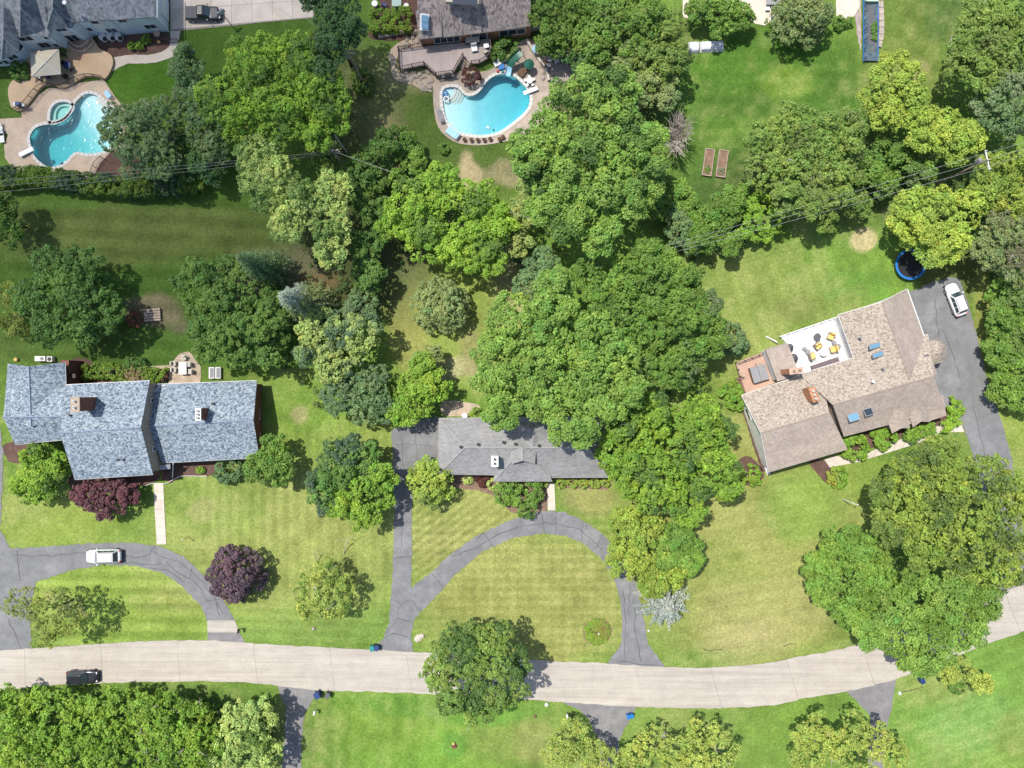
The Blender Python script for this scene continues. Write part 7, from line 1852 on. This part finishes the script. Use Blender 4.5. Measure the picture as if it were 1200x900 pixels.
lumpy('longer white tarpaulin bundle at the upper edge of the back lawn', 820, 848, 55, 1.5, .75, M['tarp'], 'tarp_bundle', 'tarpaulin')
t = thing('netted_bed', 'long narrow blue netted garden frame with plants at the top right', 'garden frame', P(1019, 36))
MB().box((0, 0, .2), (2.0, 8.8, .35)).build('bed_frame', M['net'], t)
MB().tube([(-1.02, -4.5, .4), (-1.02, 4.6, .4)], .06, 4).build('rail', M['blue'], t); MB().tube([(1.02, -4.5, .4), (1.02, 4.6, .4)], .06, 4).build('rail', M['blue'], t)
MB().box((.0, .5, .39), (.8, 5.5, .05)).build('soil', M['darkgrey'], t); MB().box((0, 4.1, .6), (1.7, .8, .5)).build('cover', mat('pale_lid', (.45, .58, .42), .7, .08, 2), t)
for i in range(7): y = -4.2 + i * 1.3; MB().tube([(-1.05, y, .35), (-.9, y, 1.1), (-1.3, y - .2, 1.2)], .04, 4).build('hoop', M['black'], t)
CC = np.array([[random.uniform(.1, .6), random.uniform(-1.6, .8), .6] for _ in range(22)]); leaf_object('plants', *clumps_to_leaves(CC, np.tile([0, 0, 1.], (22, 1)), np.full(22, .3), (.11, .22, .04), .15, .8), t)
# ------------------------------------------------------------------ bits at the top patio
t = thing('patio_set', 'grey patio table with seats at the top edge of the back patio', 'table', P(905, 4)); MB().box((0, 0, .7), (2.2, 1.1, .06)).build('table_top', M['grey'], t)
for x in (-.8, 0, .8): MB().box((x, -.95, .42), (.6, .5, .06)).build('seat', M['trim'], t); MB().box((x, -.95, .2), (.4, .4, .38)).build('leg', M['grey'], t)
MB().box((0, 0, .33), (.5, .5, .66)).build('pedestal', M['grey'], t)
t = thing('side_planter', 'white cube planter left of the round grey green tree', 'planter', P(903.5, 23.5, .05)); MB().box((0, 0, .2), (.5, .5, .4)).build('pot', M['white'], t); MB().box((0, 0, .41), (.3, .3, .03)).build('soil', M['navy'], t)
t = thing('blue_box', 'blue cooler box at the top edge above the small green tree', 'box', P(838, 1.5)); MB().box((0, 0, .3), (1.3, .6, .6)).build('chest', M['blue'], t); MB().box((0, 0, .62), (1.36, .66, .06)).build('lid', M['blue'], t)
# ------------------------------------------------------------------ bins, boxes, small things by the road
def bin_(label, px, py, m, rz=0, s=1.0):
    t = thing('wheelie_bin', label, 'bin', P(px, py, .03), rz); t.scale = (s, s, s)
    MB().box((0, 0, .48), (.5, .6, .96), 0, 1.12).build('body', m, t); l_ = MB().box((0, .02, 1.0), (.62, .74, .08)).build('lid', m, t); bevel(l_, .03)
    for s_ in (-1, 1):
        w = MB(); w.lathe([(.1, -.04), (.1, .04)], (0, 0, 0), 10)
        for v in w.v: v.x, v.z = v.z, v.x
        for v in w.v: v += Vector((s_ * .27, .28, .1))
        w.build('wheel', M['tyre'], t)
    MB().tube([(-.24, .4, .98), (.24, .4, .98)], .025, 6).build('handle', M['plastic'], t)
bin_('green bin at the mouth of the straight driveway', 437.5, 757.5, M['teal'], .2); bin_('blue bin next to the green bin by the straight driveway', 442.5, 757, M['navy'], -.2)
bin_('dark blue bin at the top of the lower left driveway', 374, 811.5, M['navy'], .5, 1.2); bin_('grey green bin on the grass right of the dark blue bin', 385.5, 812, M['darkgrey'], -.4)
bin_('blue bin left of the pair by the bottom centre driveway', 735.5, 837.5, M['blue'], .3, .8); bin_('blue bin right of the pair by the bottom centre driveway', 739.5, 836.5, M['blue'], -.3, .8)
bin_('dark bin under the vivid green maple by the road', 1077, 795, M['navy'], .4)
def mailbox(label, px, py, rz=0, m='white', post='wood'):
    t = thing('mailbox', label, 'mailbox', P(px, py), rz); MB().box((0, 0, .55), (.1, .1, 1.1)).build('post', M[post], t)
    mb = MB(); vs = []; 
    for x in (-.28, .28):
        for k in range(9): a = math.pi * k / 8; vs.append((x, math.cos(a) * .14, 1.2 + math.sin(a) * .14))
        vs += [(x, -.14, 1.05), (x, .14, 1.05)]
    mb.add(vs, [tuple(range(11)), tuple(reversed(range(11, 22)))] + [(k, k + 11, (k + 1) % 11 + 11, (k + 1) % 11) for k in range(11)]); mb.build('box', M[m], t); MB().box((.1, .16, 1.25), (.12, .02, .08)).build('flag', M['red'], t)
mailbox('white mailbox on the grass left of the bottom centre driveway', 664, 835, R(90)); mailbox('black mailbox beside the white one', 669.5, 835, R(90), 'black')
mailbox('pale mailbox at the edge of the bottom lawn by the dark blue bin', 371, 831, R(80), 'trim'); mailbox('small black mailbox left of the circular drive apron', 283, 736, R(80), 'black')
for lab, x, y, r, m in (('white stone on the grass below the overhanging olive tree', 640.5, 825.5, .3, 'trim'), ('dull red stone on the verge below the pale feathery tree', 367.5, 736.5, .28, 'rock'), ('tiny white marker right of the loop drive', 760, 739, .16, 'white'), ('brown stump on the grass left of the white mailbox', 627, 839, .25, 'brown'), ('pale boulder in the sparse tree shade right of the bottom centre drive', 779, 860, .5, 'rock'), ('second pale boulder below the road among sparse trees', 811, 867, .5, 'rock'), ('small pale stone beside the thin tree at the bottom', 955, 866, .3, 'rock'), ('orange stone in the lower right lawn beside the drive', 1054, 812, .25, 'trim')):
    mb = MB(); mb.sphere((0, 0, r * .4), r, 9, 6, .7)
    for v in mb.v: v += Vector((random.uniform(-1, 1), random.uniform(-1, 1), random.uniform(-1, 1))) * r * .1
    o = mb.build('stone', M[m], None, smooth=True); o.location = P(x, y); tag(o, lab, 'stone')
# round beds on the lawns
def round_bed(label, x, y, r, m, spec, inner, cat='flower bed', sc_=1.0, rnd=None):
    t = thing('round_bed', label, cat, P(x, y)); ps = []
    for k in range(40): a = 6.283 * k / 40; rr = r * S * (1 + .05 * math.sin(a * 2 + 1) + random.uniform(-.03, .03)); ps.append(Vector((math.cos(a) * rr, math.sin(a) * rr, 0)))
    MB().prism(ps, -.2, .05).build('mulch', M[m], t)
    n_ = int((inner * S) ** 2 * 80); CC = []
    for _ in range(n_): a = random.uniform(0, 6.283); q = inner * S * math.sqrt(random.random()); CC.append((math.cos(a) * q, math.sin(a) * q, .12 + .25 * (1 - q / (inner * S))))
    leaf_object('plants', *clumps_to_leaves(np.array(CC), np.tile([0, 0, 1.], (n_, 1)), np.full(n_, .26), np.array(SPEC[spec]['c']) * sc_, .14, 1.2, second=rnd), t)
round_bed('round green planted bed with orange rim in the loop lawn', 700, 740, 16, 'soil', 'lime', 14.5, sc_=.85, rnd=((.22, .2, .05), .12))
t = bpy.data.objects['round_bed']; MB().lathe([(.10, .2), (.12, .45), (.03, .52)], (.15, -.2, 0), 8).build('lantern', M['white'], t)
t = thing('red_flowers', 'small clump of dark red flowers inside the ring on the bottom lawn', 'flowers', P(532.5, 874.5)); MB().box((0, 0, .15), (.75, .6, .25), .4, .6).build('blooms', mat('dark_red_bloom', (.16, .06, .045), .9, .3, 6, .3, 12), t); MB().sphere((-.1, .5, .3), .18, 8, 5).build('yellow_blooms', M['yellow'], t)
for nm, lab, pts in (('fallen_branch', 'dark fallen stick on the lawn near the road right of the loop', [(824, 761), (831, 763), (840, 762), (848, 762)]), ('fallen_branch', 'thin fallen stick below the dark rounded tree', [(918, 757), (926, 755), (934, 755)]), ('fallen_branch', 'brown stick lying on the lower right lawn', [(1056, 811), (1070, 808), (1082, 804)])):
    o = MB().tube([P(x, y, .06) + Vector((0, random.uniform(-.1, .1), 0)) for x, y in pts], .06, 5, .03).build(nm, M['bark']); tag(o, lab, 'branch')
# bare saplings on the front lawn
for lab, pts in (('bleached bare branch rising from the feathery tree, right one', [(402, 651), (404, 640), (408, 632), (414, 627)]), ('bleached bare branch rising from the feathery tree, left one', [(371, 662), (370, 652), (368, 646)])):
    t = thing('bare_sapling', lab, 'sapling', P(*pts[0])); mb = MB(); q = [P(x, y, .3 + i * .8) for i, (x, y) in enumerate(pts)]; q[0].z = -.1; mb.tube(q, .07, 5, .02); mb.tube([q[1], q[1] + Vector((.7, .9, .9))], .04, 4, .01); mb.tube([q[2 if len(q) > 3 else 1], q[1] + Vector((-.8, 1.2, 1.2))], .04, 4, .01); mb.build('branches', M['deadwood'], t, world=True)
